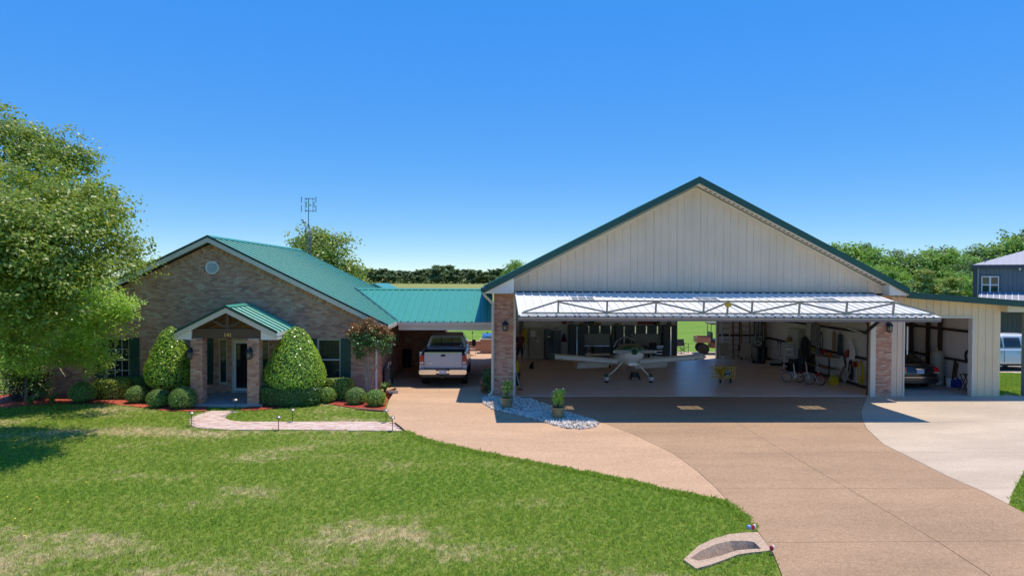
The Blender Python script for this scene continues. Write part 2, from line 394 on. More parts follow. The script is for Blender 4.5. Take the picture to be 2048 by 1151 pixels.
# ---- exposed aggregate concrete
def aggregate(name, base, dark, light, stain=.25, speck=1.0):
    m=mat(name,base,.85,spec=.25); n=m.node_tree.nodes; l=m.node_tree.links; b=n['Principled BSDF']
    g=n.new('ShaderNodeNewGeometry')
    v=nd(n,'ShaderNodeTexVoronoi'); v.inputs['Scale'].default_value=48; l.new(g.outputs['Position'],v.inputs['Vector'])
    v2=nd(n,'ShaderNodeTexNoise'); v2.inputs['Scale'].default_value=11; v2.inputs['Detail'].default_value=8; v2.inputs['Roughness'].default_value=.75; l.new(g.outputs['Position'],v2.inputs['Vector'])
    sx=nd(n,'ShaderNodeSeparateColor'); l.new(v.outputs['Color'],sx.inputs[0])
    ad=nd(n,'ShaderNodeMath',operation='ADD'); l.new(sx.outputs[0],ad.inputs[0]); l.new(v2.outputs['Fac'],ad.inputs[1])
    hf=nd(n,'ShaderNodeMath',operation='MULTIPLY'); l.new(ad.outputs[0],hf.inputs[0]); hf.inputs[1].default_value=.5
    r=nd(n,'ShaderNodeValToRGB'); e=r.color_ramp.elements; e.new(.5)
    for i,(p,c) in enumerate(((.16,dark),(.5,base),(.84,light))): e[i].position=p; e[i].color=(*c,1)
    l.new(hf.outputs[0],r.inputs[0])
    mp=nd(n,'ShaderNodeMapping'); mp.inputs['Scale'].default_value=(.35,1.1,1); l.new(g.outputs['Position'],mp.inputs['Vector'])
    st=nd(n,'ShaderNodeTexNoise'); st.inputs['Scale'].default_value=.55; st.inputs['Detail'].default_value=7; st.inputs['Roughness'].default_value=.65; l.new(mp.outputs[0],st.inputs['Vector'])
    mr=nd(n,'ShaderNodeMapRange'); mr.inputs['From Min'].default_value=.3; mr.inputs['From Max'].default_value=.68; mr.inputs['To Min'].default_value=1-stain; mr.inputs['To Max'].default_value=1.06; l.new(st.outputs['Fac'],mr.inputs[0])
    s=nd(n,'ShaderNodeVectorMath',operation='SCALE'); l.new(r.outputs[0],s.inputs[0]); l.new(mr.outputs[0],s.inputs['Scale']); l.new(s.outputs[0],b.inputs['Base Color'])
    bp=nd(n,'ShaderNodeBump'); bp.inputs['Strength'].default_value=.35; bp.inputs['Distance'].default_value=.01; l.new(hf.outputs[0],bp.inputs['Height']); l.new(bp.outputs[0],b.inputs['Normal'])
    return m
aggregate('agg_warm',(.55,.355,.215),(.42,.265,.155),(.66,.46,.30),.18)
aggregate('agg_tan',(.415,.270,.160),(.30,.195,.11),(.51,.35,.22),.22)
aggregate('agg_pale',(.57,.46,.335),(.49,.39,.28),(.64,.53,.41),.24)
aggregate('agg_floor',(.80,.64,.54),(.74,.59,.50),(.84,.68,.58),.10)
M['agg_floor'].node_tree.nodes['Principled BSDF'].inputs['Roughness'].default_value=.32

J1=GP([(1180,836),(1205,846),(1265,869),(1345,907),(1392,941),(1434,979),(1460,1009),(1510,1057),(1544,1104),(1563,1151),(1590,1260)])
J1=[(J1[0][0]-2.3,26.72)]+J1
J2=GP([(1383,794),(1472,846),(1574,907),(1697,979),(1875,1085),(1968,1146),(2160,1290)])
J3=GP([(1734,794),(1722,822),(1724,838),(1733,858),(1765,888),(1807,909),(1896,954),(1964,983),(2019,1011),(2060,1034),(2320,1180)])
def xat(J,Y):
    q=sorted(J,key=lambda p:p[1]); return float(np.interp(Y,[p[1] for p in q],[p[0] for p in q]))
def seg(J,ya,yb):
    return [(xat(J,ya),ya)]+sorted([p for p in J if ya<p[1]<yb],key=lambda p:p[1])+[(xat(J,yb),yb)]
YS=[26.72,G(1500,846).y,G(1500,907).y,G(1500,979).y,G(1500,1087).y,9.0]
drv=thing('driveway','exposed aggregate concrete drive sweeping from the hangar to the lower right','driveway',(6,20,0),world=True); drv['kind']='structure'; del drv['category']
def slab(poly,matname,ztop=.03,name='concrete_slab'):
    P=np.array(poly); c=P.mean(0)
    out=[]; N=len(poly)
    for i in range(N):                      # inset by 7 mm for the joint
        p0,p1,p2=P[i-1],P[i],P[(i+1)%N]
        a=(p1-p0)/(np.linalg.norm(p1-p0)+1e-9); b=(p2-p1)/(np.linalg.norm(p2-p1)+1e-9)
        na=np.array((-a[1],a[0])); nb=np.array((-b[1],b[0])); q=na+nb; q/= (np.linalg.norm(q)+1e-9)
        out.append(tuple(p1+q*.007))
    mb=MB(); T=tessellate_polygon([[Vector((a,b,0)) for a,b in out]]); mb.add([(a,b,ztop) for a,b in out],list(T))
    mb.add([(a,b,h) for h in (-.06,ztop) for a,b in out],[(i,(i+1)%N,(i+1)%N+N,i+N) for i in range(N)])
    return mb.build(name,M[matname],drv,fix=False)
def area(p): return sum(p[i-1][0]*p[i][1]-p[i][0]*p[i-1][1] for i in range(len(p)))
def ccw(p): return p if area(p)>0 else p[::-1]
for k in range(5):
    yb,ya=YS[k],YS[k+1]
    a=seg(J1,ya,yb); b=seg(J2,ya,yb); slab(ccw(a+b[::-1]),'agg_tan')
    b=seg(J2,ya,yb); c3=seg(J3,ya,yb); slab(ccw(b+c3[::-1]),'agg_tan')
# pale slabs on the right; their far edge is the shed front, right edge is the lawn
RIGHT=[(26.72,19.9),(22.0,24.5),(19.2,24.5),(G(2035,960).y,G(2035,960).x),(G(2019,1010).y,G(2019,1010).x+.02)]
pe=[(22.6,19.0),(20.05,19.0),(17.15,15.6)]
rows=[(26.72,YS[1]),(YS[1],YS[2]),(YS[2],YS[3]),(YS[3],G(2019,1010).y+.02)]
RL=[(27.5,26.72),(27.2,24.6),(26.5,21.5),(24,19.5),tuple(GP([(2048,945)])[0]),tuple(GP([(2026,985)])[0]),tuple(GP([(2019,1009)])[0])]
for yb,ya in rows:
    c3=seg(J3,ya,yb); rr_=seg(RL,ya,yb); slab(ccw(c3+rr_[::-1]),'agg_pale')
# left warm field: from the carport to the lawn curve
LAWN=GP([(1459,1008),(1440,1002),(1400,994),(1340,982),(1260,963),(1180,947),(1100,932),(1020,917),(960,905),(900,892),(850,880),(808,863)])
CP_X0=-4.55
left=[(J1[0][0],26.72)]+[p for p in sorted(J1,key=lambda p:-p[1]) if 14.05<p[1]<26.7]
left=left+LAWN+GP([(786,846),(772,822),(778,800),(794,776)])
cut=G(1040,872).y
lowerp=ccw(left+[(xat([(-4.9,30),(-4.9,20)],26.72),26.72)])
slab(ccw([p for p in left]+[(CP_X0+.1,27.6),(.05,27.6),(.05,26.72)]),'agg_warm')
# carport floor, two bays of slabs
for (x0,x1) in ((CP_X0,-2.2),(-2.2,.0)):
    for (y0,y1) in ((27.6,31.6),(31.6,36.0),(36.0,40.6)):
        slab([(x0,y0),(x1,y0),(x1,y1),(x0,y1)],'agg_warm')
slab([(-9.5,40.6),(3.0,40.6),(3.0,44.6),(-9.5,44.6)],'agg_warm')
# patio strip behind the hangar (seen through its rear door)
slab([(8.0,39.62),(16.5,39.62),(16.5,43.2),(8.0,43.2)],'agg_pale')

# ---- neighbour's drive on the right
nb=MB().prism(ccw([(22.8,33.6),(60,33.6),(60,41.5),(22.8,41.5)]),-.05,.025,'xy')
tag(nb.build('neighbour_driveway',M['agg_pale']),'pale concrete drive under the white pickup','driveway',kind='structure')
nb=MB().prism(GP([(1985,783),(2060,792),(2080,806),(2000,797)]),-.05,.012,'xy'); 
tag(nb.build('sandy_path',M['agg_pale']),'bleached sandy strip in the grass beside the shed','path',kind='structure')

# ---- culvert end
cul=thing('culvert_end','flared pebble concrete culvert mouth sunk in the lawn beside the drive','culvert',(*hole[0],0),world=True)
mb=MB(); inn=CUL_IN
def bot(p,i):
    pxs=[1380,1402,1431,1460,1493,1508,1522,1512,1496,1473,1444,1418,1396]
    t=min(1,max(0,(pxs[i]-1378)/115)); far=i in(0,1,2,3,4,5)
    q=inn[(13-i)%13]; k=.42 if far else .12
    return (p[0]+(q[0]-p[0])*k,p[1]+(q[1]-p[1])*k,-.42*t**.7)
rings=[[(x,y,-.12) for x,y in CUL_OUT],[(x,y,.045) for x,y in CUL_OUT],[(x,y,.05) for x,y in CUL_IN],[bot(p,i) for i,p in enumerate(inn)]]
mb.loft(rings,caps=False); mb.f.append(tuple(39+i for i in range(13))); mb.m.append(0)
aggregate('agg_culvert',(.50,.36,.25),(.34,.24,.16),(.62,.48,.35),.15)
mb.build('concrete_trough',M['agg_culvert'],cul)
p=G(1524,1098); 
mb=MB(); mb.cyl((p.x-.28,p.y+.12,-.27),(p.x+.9,p.y+.12,-.27),.15,n=20); mb.build('drain_pipe',M['dark_frame'],cul,smooth=True)
mat('reflector_red',(.45,.03,.04),.25); mat('reflector_white',(.8,.78,.78),.3); mat('reflector_blue',(.2,.32,.5),.2)
def reflector(px,py,label,blue):
    g=G(px,py); t=thing('driveway_marker',label,'marker',(g.x,g.y,.0),group='markers at the drive edge')
    MB().cyl((0,0,-.1),(0,0,.10),.012,n=8).build('stake',M['aluminium'],t)
    MB().ball((0,0,.12),(.036,.036,.05)).build('red_lens',M['reflector_red'],t,smooth=True)
    MB().ball((.026,.01,.125),(.032,.036,.047)).build('white_cap',M['reflector_white'],t,smooth=True)
    if blue: MB().ball((-.075,0,.12),(.05,.045,.045)).build('blue_lens',M['reflector_blue'],t,smooth=True)
reflector(1506,1066,'red white and blue round marker at far rim of culvert',True)
reflector(1543,1109,'single red and white marker at near corner of culvert',False)

# ---- brick path
PATH=GP([(414,823),(400,828),(383,835),(378,843),(383,852),(400,857),(450,860),(562,860),(700,861),(809,863),(787,845),(700,844),(585,844),(500,844),(472,843),(456,839),(450,835),(456,829),(478,823)])
path=thing('brick_path','pale pink brick paver path curving from the drive to the porch','path',(PATH[7][0],PATH[7][1],0),world=True); path['kind']='structure'; del path['category']
sheet(PATH,.012).build('path_bed',mat('path_mortar',(.46,.38,.31),.9,var=.1),path)
ramp_island('paver',[(.62,.43,.35),(.68,.54,.45),(.57,.36,.29),(.72,.60,.51),(.64,.47,.39)],bump=.2)
mb=MB()
ys=np.arange(min(p[1] for p in PATH),max(p[1] for p in PATH),.105)
for r,y in enumerate(ys):
    for x in np.arange(min(p[0] for p in PATH)-.1,max(p[0] for p in PATH),.205):
        xx=x+(r%2)*.1
        if inpoly(np.array([xx+.02,xx+.18]),np.array([y+.05]*2),PATH).all():
            d=random.uniform(-.004,.004); mb.box(xx,xx+.197,y,y+.097,.0,.032+d)
tag(mb.build('pavers',M['paver'],path,fix=False),kind='stuff')

# ---- mulch beds
ramp_island('mulch',[(.30,.035,.018),(.42,.06,.03),(.22,.03,.018),(.50,.10,.05)],bump=.3)
def mulch(name,label,pts,n):
    P=pts; t=thing(name,label,'mulch bed',(P[0][0],P[0][1],0),world=True); t['kind']='stuff'
    sheet(P,.025).build('mulch_base',M['mulch'],t)
    a=np.array(P); lo=a.min(0); hi=a.max(0); X=rng.uniform(lo[0],hi[0],n*3); Y=rng.uniform(lo[1],hi[1],n*3); k=inpoly(X,Y,P); X,Y=X[k][:n],Y[k][:n]
    V=leaf_quads(np.stack([X,Y,np.full(len(X),.04)],1),.05,.02,flat=.75)
    V[:,:,2]=np.maximum(V[:,:,2],.012); quads('mulch_chips',V,M['mulch'],t)['kind']='stuff'
def leaf_quads(C, L, W, flat=0.0, up=0.0, jit=.35, N0=None):
    """C (N,3) centres -> (N,4,3) pointed leaf faces"""
    N=len(C); nrm=rng.normal(size=(N,3)); 
    if N0 is not None: nrm=nrm*.55+N0*1.0
    nrm[:,2]=np.abs(nrm[:,2])+up+flat*3; nrm/=np.linalg.norm(nrm,axis=1,keepdims=True)
    a=rng.normal(size=(N,3)); a-= (a*nrm).sum(1,keepdims=True)*nrm; a/=np.linalg.norm(a,axis=1,keepdims=True); b=np.cross(nrm,a)
    s=rng.uniform(1-jit,1+jit,(N,1)); l_=L*s/2; w_=W*s/2
    return np.stack([C-a*l_, C-b*w_+a*l_*.1+nrm*l_*.12, C+a*l_, C+b*w_+a*l_*.1+nrm*l_*.12],1)
WALL_Y=27.25
MULCH_L=GP([(-15,815),(5,816),(60,812),(133,807),(200,807),(240,810),(300,817),(330,822),(385,823),(412,822)])+[(-10.9,27.2),(-18.9,27.2),(-20.2,26.0)]
mulch('mulch_bed','red bark mulch bed along the left half of the house front',MULCH_L,5200)
MULCH_R=GP([(480,821),(510,821),(560,816),(605,808),(640,805),(668,810),(718,818),(768,821),(775,803),(792,776)])+[(-4.60,27.75),(-4.66,27.2),(-8.4,27.2),(-8.5,26)]
mulch('mulch_bed','red bark mulch bed between the porch and the drive',MULCH_R,4200)
e=GP([(712,819),(740,821),(768,823)]); mb=MB().tube([(x,y,.04) for x,y in e],.045,8)
tag(mb.build('bed_edging',M['terracotta'],smooth=True),'red clay edging strip at the front of the right mulch bed','edging')
p=G(782,787); t=thing('splash_block','pale concrete splash block on the mulch under the downspout','splash block',(p.x,p.y,.03),.15)
mb=MB(); mb.box(-.12,.28,-.14,.14,0,.035); mb.box(-.12,.28,-.14,-.10,.035,.08); mb.box(-.12,.28,.10,.14,.035,.08); mb.build('trough',M['concrete'],t)

# ---- white stone bed
ROCK=GP([(964,800),(975,796),(1026,797),(1066,802),(1110,818),(1150,833),(1185,842),(1198,850),(1190,857),(1160,860),(1128,858),(1100,850),(1060,838),(1020,829),(985,820),(967,810)])
ramp_island('stone',[(.80,.73,.62),(.58,.53,.45),(.88,.82,.72),(.42,.39,.34),(.70,.60,.48),(.84,.78,.68),(.30,.28,.25)],bump=.3)
rk=thing('stone_bed','bed of white and grey river stones in front of the hangar pier','stones',(ROCK[0][0],ROCK[0][1],0),world=True); rk['kind']='stuff'
sheet(ROCK,.034).build('bed_base',M['mortar'],rk)
a=np.array(ROCK); lo=a.min(0); hi=a.max(0); X=rng.uniform(lo[0],hi[0],9000); Y=rng.uniform(lo[1],hi[1],9000); k=inpoly(X,Y,ROCK); X,Y=X[k][:2600],Y[k][:2600]
mb=MB()
for x,y in zip(X,Y):
    r=random.uniform(.028,.058); rot=Euler((random.random()*6,random.random()*6,random.random()*6)).to_matrix()
    P=[rot@Vector(q) for q in ((r*1.3,0,0),(-r*1.3,0,0),(0,r,0),(0,-r,0),(0,0,r*.8),(0,0,-r*.8))]
    z=.045+random.uniform(0,.035); mb.add([(p.x+x,p.y+y,p.z+z) for p in P],[(0,2,4),(2,1,4),(1,3,4),(3,0,4),(2,0,5),(1,2,5),(3,1,5),(0,3,5)])
st=mb.build('stones',M['stone'],rk,fix=False); st['kind']='stuff'

# ---- grass: tufts of blades on the front lawns
gb=mat('grass_blade',(.06,.15,.02),.55,spec=.35); cc=grass_colour(gb,GREENS,DRY)
n=gb.node_tree.nodes; l=gb.node_tree.links; b=n['Principled BSDF']
oi=nd(n,'ShaderNodeObjectInfo'); g0=nd(n,'ShaderNodeNewGeometry')
ad=nd(n,'ShaderNodeMath',operation='ADD'); l.new(oi.outputs['Random'],ad.inputs[0]); l.new(g0.outputs['Random Per Island'],ad.inputs[1]); fr=nd(n,'ShaderNodeMath',operation='FRACT'); l.new(ad.outputs[0],fr.inputs[0])
mr=nd(n,'ShaderNodeMapRange'); mr.inputs['To Min'].default_value=.6; mr.inputs['To Max'].default_value=1.55; l.new(fr.outputs[0],mr.inputs[0])
s=nd(n,'ShaderNodeVectorMath',operation='SCALE'); l.new(cc,s.inputs[0]); l.new(mr.outputs[0],s.inputs['Scale']); l.new(s.outputs[0],b.inputs['Base Color'])
tr=nd(n,'ShaderNodeBsdfTranslucent'); l.new(s.outputs[0],tr.inputs['Color']); mx=nd(n,'ShaderNodeMixShader'); mx.inputs[0].default_value=.5
l.new(b.outputs[0],mx.inputs[1]); l.new(tr.outputs[0],mx.inputs[2]); l.new(mx.outputs[0],n['Material Output'].inputs['Surface'])
def tuft(k,h):
    V=[];
    for i in range(k):
        a=random.random()*6.28; r=random.uniform(0,.075); x,y=r*math.cos(a),r*math.sin(a); hh=h*random.uniform(.55,1.2); b_=random.random()*6.28; w_=random.uniform(.004,.008); lean=random.uniform(.15,.9)*hh
        dx,dy=math.cos(b_),math.sin(b_); px_,py_=-dy*w_,dx*w_
        V.append([(x-px_,y-py_,0),(x+px_,y+py_,0),(x+dx*lean*.45+px_*.6,y+dy*lean*.45+py_*.6,hh*.7),(x+dx*lean,y+dy*lean,hh*(.95))])
    return np.array(V)
def scatter_grass(name,label,X,Y,tufts,parts,smin=.7,smax=1.3):
    """one stuff object: a point cloud with tufts instanced on it by geometry nodes"""
    me=bpy.data.meshes.new(name); me.vertices.add(len(X)); me.vertices.foreach_set('co',np.stack([X,Y,np.zeros(len(X))],1).reshape(-1).astype(np.float32))
    o=bpy.data.objects.new(name,me); COL.objects.link(o); tag(o,label,'grass',kind='stuff')
    ng=bpy.data.node_groups.new(name+'_nodes','GeometryNodeTree')
    ng.interface.new_socket('Geometry',in_out='INPUT',socket_type='NodeSocketGeometry'); ng.interface.new_socket('Geometry',in_out='OUTPUT',socket_type='NodeSocketGeometry')
    N=ng.nodes; L=ng.links; gi=N.new('NodeGroupInput'); go=N.new('NodeGroupOutput'); join=N.new('GeometryNodeJoinGeometry')
    for i,me_ in enumerate(tufts):
        io=N.new('GeometryNodeInstanceOnPoints'); oi_=N.new('GeometryNodeObjectInfo'); oi_.inputs['Object'].default_value=me_; oi_.inputs['As Instance'].default_value=True
        idx=N.new('GeometryNodeInputIndex'); md=N.new('FunctionNodeCompare'); md.data_type='INT'; md.operation='EQUAL'
        mm=N.new('ShaderNodeMath'); mm.operation='MODULO'; L.new(idx.outputs[0],mm.inputs[0]); mm.inputs[1].default_value=len(tufts)
        cmpn=N.new('ShaderNodeMath'); cmpn.operation='COMPARE'; L.new(mm.outputs[0],cmpn.inputs[0]); cmpn.inputs[1].default_value=i; cmpn.inputs[2].default_value=.1
        N.remove(md)
        rv=N.new('FunctionNodeRandomValue'); rv.data_type='FLOAT_VECTOR'; rv.inputs[0].default_value=(-.12,-.12,0); rv.inputs[1].default_value=(.12,.12,6.283); rv.inputs['Seed'].default_value=i
        rs=N.new('FunctionNodeRandomValue'); rs.data_type='FLOAT'; rs.inputs[2].default_value=smin; rs.inputs[3].default_value=smax; rs.inputs['Seed'].default_value=i+9
        L.new(gi.outputs[0],io.inputs['Points']); L.new(oi_.outputs['Geometry'],io.inputs['Instance']); L.new(cmpn.outputs[0],io.inputs['Selection']); L.new(rv.outputs[0],io.inputs['Rotation']); L.new(rs.outputs[1],io.inputs['Scale']); L.new(io.outputs[0],join.inputs[0])
    L.new(join.outputs[0],go.inputs[0])
    md=o.modifiers.new('tufts','NODES'); md.node_group=ng; return o
tuftobs=[]
for i in range(4):
    q=quads('grass_tuft',tuft(26,.042 if i<3 else .060),gb); q['kind']='stuff'; q['label']='short tuft of lawn grass at the lawn edge'; 
    pp=G(300+160*i,1000); q.location=(pp.x,pp.y,0); tuftobs.append(q)
LAWN_POLY=GP([(-60,1250)])+[(-19.5,21),(-22,27.4),(-18.9,27.2)]+[]
blocks=[PATH,MULCH_L,MULCH_R,CUL_OUT]
LEFT_DRIVE=left+[(CP_X0+.1,27.6),(.05,27.6)]
def lawn_points(X,Y):
    y0,y1=9.0,30.5
    k=X>-.80*Y
    xr=np.array([xat(J1,y) for y in (np.linspace(y0,y1,200))]); k&= X<np.interp(Y,np.linspace(y0,y1,200),xr)-.03
    k&=~inpoly(X,Y,LEFT_DRIVE); 
    for b_ in blocks: k&=~inpoly(X,Y,b_)
    k&=~((Y>WALL_Y-.05)&(X>-18.2)); k&=~((X>-10.95)&(X<-8.3)&(Y>24.4)); k&=~((X>-4.45)&(Y>23.6))
    return X[k],Y[k]
gx=[];gy=[]; y=9.6                       # jittered rows: even cover, wider spacing with distance
while y<30:
    sp_=.088*(y/9.6)**.62; xs_=np.arange(-.80*y,6,sp_); gx.append(xs_+rng.uniform(-.5,.5,len(xs_))*sp_); gy.append(y+rng.uniform(-.5,.5,len(xs_))*sp_); y+=sp_
pts=[lawn_points(np.concatenate(gx),np.concatenate(gy))]
X=np.concatenate([p[0] for p in pts]); Y=np.concatenate([p[1] for p in pts])
scatter_grass('front_lawn_grass','short green lawn grass with dry straw patches in front of the house',X,Y,tuftobs,None)
RP=GP([(2019,1009),(2026,985),(2048,945),(2110,900),(2140,1060)])
a=np.array(RP); X=rng.uniform(a[:,0].min(),a[:,0].max(),3000); Y=rng.uniform(a[:,1].min(),a[:,1].max(),3000); k=inpoly(X,Y,RP)
RP2=GP([(1985,745),(2060,748),(2090,782),(1990,776)]); X2=rng.uniform(20.4,30,9000); Y2=rng.uniform(26.5,36,9000); k2=inpoly(X2,Y2,RP2)|((Y2>27)&(Y2<33.4)&(X2>20.5))
scatter_grass('side_lawn_grass','green grass verge right of the pale concrete and beside the shed',np.concatenate([X[k],X2[k2]]),np.concatenate([Y[k],Y2[k2]]),tuftobs,None,.8,1.5)
# taller fringe along the lawn edge against the concrete
ex=[];ey=[]
cur=LAWN[::-1]+[tuple(p) for p in GP([(1462,1012),(1485,1034),(1505,1056)])]
for i in range(len(cur)-1):
    d=math.hypot(cur[i+1][0]-cur[i][0],cur[i+1][1]-cur[i][1]); k=int(d*60)
    for j in range(k):
        t_=random.random(); ex.append(cur[i][0]+(cur[i+1][0]-cur[i][0])*t_+random.uniform(-.05,.03)); ey.append(cur[i][1]+(cur[i+1][1]-cur[i][1])*t_-abs(random.gauss(0,.08)))
scatter_grass('lawn_edge_grass','thicker grass fringe along the curved lawn edge by the drive',np.array(ex),np.array(ey),tuftobs,None,1.1,1.8)
# ================================================================= shared building pieces
UNIT_BRICK=bpy.data.meshes.new('brick')
_m=MB().box(0,1,-1,0,0,1); UNIT_BRICK.from_pydata(_m.v,[],_m.f); UNIT_BRICK.materials.append(M['brick'])
def brick_rects(spans, z0, z1, bl=.203, bh=.0655, jt=.010, off=0.0):
    out=[]; r=0; z=z0
    while z+bh<=z1+.002:
        for (a,b) in spans(z,z+bh):
            u=math.floor((a-off)/(bl+jt))*(bl+jt)+off+(r%2)*(bl+jt)/2-(bl+jt)
            while u<b:
                p,q=max(u,a),min(u+bl,b)
                if q-p>.035: out.append((p,q,z,z+bh))
                u+=bl+jt
        z+=bh+jt; r+=1
    return out
def brick_face(rects, origin, ang, proud=.012):
    """rect list in (u, z) on a wall whose outward normal is -Y turned by ang about Z -> list of (loc, scale)"""
    ca,sa=math.cos(ang),math.sin(ang); L=[]
    for (u0,u1,z0,z1) in rects:
        d=proud+random.uniform(-.004,.004)
        L.append(((origin[0]+u0*ca,origin[1]+u0*sa,origin[2]+z0),(u1-u0,d+.02,z1-z0),ang,d))
    return L
def place_bricks(items, parent, single):
    """first `single` bricks become objects that share one mesh; the rest one joined part"""
    org=ORG[parent.name]; mb=MB()
    for i,(p,s,ang,d) in enumerate(items):
        # box sits from -proud (outside) to +0.02 (inside the mortar)
        nx,ny=math.sin(ang),-math.cos(ang)
        if i<single:
            o=bpy.data.objects.new('brick',UNIT_BRICK); COL.objects.link(o); o.parent=parent
            o.location=Vector((p[0]-nx*.02,p[1]-ny*.02,p[2]))-org; o.rotation_euler=(0,0,ang); o.scale=s
        else:
            R=Matrix.Rotation(ang,3,'Z'); b=Vector((p[0]-nx*.02,p[1]-ny*.02,p[2]))
            V=[b+R@Vector((x*s[0],-y*s[1],z*s[2])) for z in(0,1) for (x,y) in((0,1),(1,1),(1,0),(0,0))]
            mb.add(V,[(4,5,6,7),(3,2,1,0),(0,1,5,4),(1,2,6,5),(3,0,4,7)])
    if mb.v:
        o=mb.build('bricks',M['brick'],parent,fix=False); o['kind']='stuff'
_pan={}
def panel_mesh(wd, L, mt, rib=.305, rh=.036, rw=.07):
    key=(round(wd,3),round(L,3),mt,rib)
    if key in _pan: return _pan[key]
    top=[]; x=0.0
    while x<wd-.01:
        top+=[(x,rh if x==0 else 0)] if False else []
        a=x; top+=[(a,0),(a+.010,rh),(a+rw-.010,rh),(a+rw,0)]
        m1=a+rw+(rib-rw)*.36; m2=a+rw+(rib-rw)*.64
        if rib>.2 and a+rib<=wd+.01: top+=[(m1-.012,0),(m1,.007),(m1+.012,0),(m2-.012,0),(m2,.007),(m2+.012,0)]
        x+=rib
    top+=[(wd-.001,0)]
    top=[t for t in top if t[0]<=wd]
    n=len(top); V=[(u,0,h) for u,h in top]+[(u,L,h) for u,h in top]+[(u,0,h-.008) for u,h in top]+[(u,L,h-.008) for u,h in top]
    F=[]
    for i in range(n-1):
        F+=[(i,i+1,n+i+1,n+i),(2*n+i+1,2*n+i,3*n+i,3*n+i+1),(i+1,i,2*n+i,2*n+i+1)]
    me=bpy.data.meshes.new('panel'); me.from_pydata(V,[],F); me.materials.append(M[mt]); _pan[key]=me; return me
def panels(parent, O, U, S, W, L, mt, name='roof_panel', wd=.914, rib=.305):
    """row of ribbed sheets; U along the eave, S along the ribs"""
    O,U,S=Vector(O),Vector(U).normalized(),Vector(S).normalized(); Nn=U.cross(S); org=ORG[parent.name]
    R=Matrix((U,S,Nn)).transposed(); k=0; x=0
    while x<W-.02:
        w_=min(wd,W-x); me=panel_mesh(w_,L,mt,rib)
        o=bpy.data.objects.new(name,me); COL.objects.link(o); o.parent=parent
        o.location=O+U*x-org; o.rotation_euler=R.to_euler(); x+=wd; k+=1
def lantern(parent, p, face=-1):
    """wall lantern hung on a bracket, front towards -Y"""
    x,y,z=p; mb=MB()
    mb.box(x-.05,x+.05,y-.015,y,z-.05,z+.14); mb.tube([(x,y-.01,z+.12),(x,y-.09,z+.17),(x,y-.15,z+.12)],.014,6)
    L=mb.build('wall_lantern',M['lantern_black'],parent); c=(x,y-.15,z)
    m2=MB(); m2.lathe([(.02,.12),(.075,.10),(.13,.02),(.135,-.01),(.11,-.015)],8,c); m2.lathe([(.085,-.25),(.09,-.235),(.05,-.22)],8,c)
    for k in range(6):
        a=k*math.pi/3; m2.bar((c[0]+.11*math.cos(a),c[1]+.11*math.sin(a),c[2]-.01),(c[0]+.083*math.cos(a),c[1]+.083*math.sin(a),c[2]-.24),.016)
    m2.build('lantern_cage',M['lantern_black'],L)
    MB().lathe([(.10,-.02),(.076,-.23)],6,c).build('lantern_glass',M['clear_glass'],L)
    MB().ball((c[0],c[1],c[2]-.12),(.03,.03,.06),8,6).build('bulb',M['bulb_glass'],L,smooth=True)
    return L

# ================================================================= HOUSE
HX0,HX1,HY,HYB=-17.5,-4.67,27.25,39.3; AX,AZ=-11.09,6.23; EXL,EXR,EZ=-18.08,-4.10,2.79; RY0,RY1=26.85,39.6
SL=(AZ-EZ)/(EXR-AX)
house=thing('brick_house','brown brick single storey house with green metal gable roof and small porch','house',(-11.1,33,0),world=True)
def gz(x): return AZ-.26-abs(x-AX)*SL          # underside of the roof at the wall
OPEN=[(-15.21,-14.30,.50,2.21),(-10.81,-10.50,.45,2.21),(-10.30,-9.42,.12,2.20),(-9.20,-8.86,.45,2.21),(-6.95,-6.04,.52,2.21)]
wall=[(HX0,0),(HX1,0),(HX1,gz(HX1)),(AX,gz(AX)),(HX0,gz(HX0))]
m=MB()
loops=[[Vector((x,HY,z)) for x,z in wall]]+[[Vector((x,HY,z)) for x,z in ((a,c_),(b,c_),(b,d),(a,d))] for a,b,c_,d in OPEN]
m.add([p for L_ in loops for p in L_],list(tessellate_polygon([[Vector((p.x,p.z,0)) for p in L_] for L_ in loops])))
for a,b,c_,d in OPEN:      # reveals
    for q in (((a,c_),(a,d)),((b,c_),(b,d)),((a,c_),(b,c_)),((a,d),(b,d))):
        (x0,z0),(x1,z1)=q; m.add([(x0,HY,z0),(x1,HY,z1),(x1,HY+.16,z1),(x0,HY+.16,z0)],[(0,1,2,3)])
m.add([(HX1,HY,0),(HX1,HYB,0),(HX1,HYB,2.75),(HX1,HY,2.75)],[(0,1,2,3)]); m.add([(HX0,HY,0),(HX0,HYB,0),(HX0,HYB,2.75),(HX0,HY,2.75)],[(0,1,2,3)])
m.add([(HX0,HYB,0),(HX1,HYB,0),(HX1,HYB,gz(HX1)),(AX,HYB,gz(AX)),(HX0,HYB,gz(HX0))],[(0,1,2,3,4)])
wl=m.build('wall',M['mortar'],house,fix=False)
SOLD=.215
def spans(z0,z1):
    zt=z1+.02; h=(AZ-.26-SOLD*1.15-zt)/SL
    a,b=(HX0,HX1) if zt<gz(HX1)-SOLD*1.15 else (max(HX0,AX-h),min(HX1,AX+h))
    S=[(a,b)]
    for o0,o1,c_,d in OPEN:
        if z1>c_-.02 and z0<d+.02:
            S=[q for (u,v) in S for q in ((u,min(v,o0-.005)),(max(u,o1+.005),v)) if q[1]-q[0]>.04]
    if abs((z0+z1)/2-5.02)<.28:
        k=math.sqrt(max(0,.30**2-((z0+z1)/2-5.02)**2)); S=[q for (u,v) in S for q in ((u,min(v,-11.07-k)),(max(u,-11.07+k),v)) if q[1]-q[0]>.04]
    return S
rects=brick_rects(spans,.0,AZ)
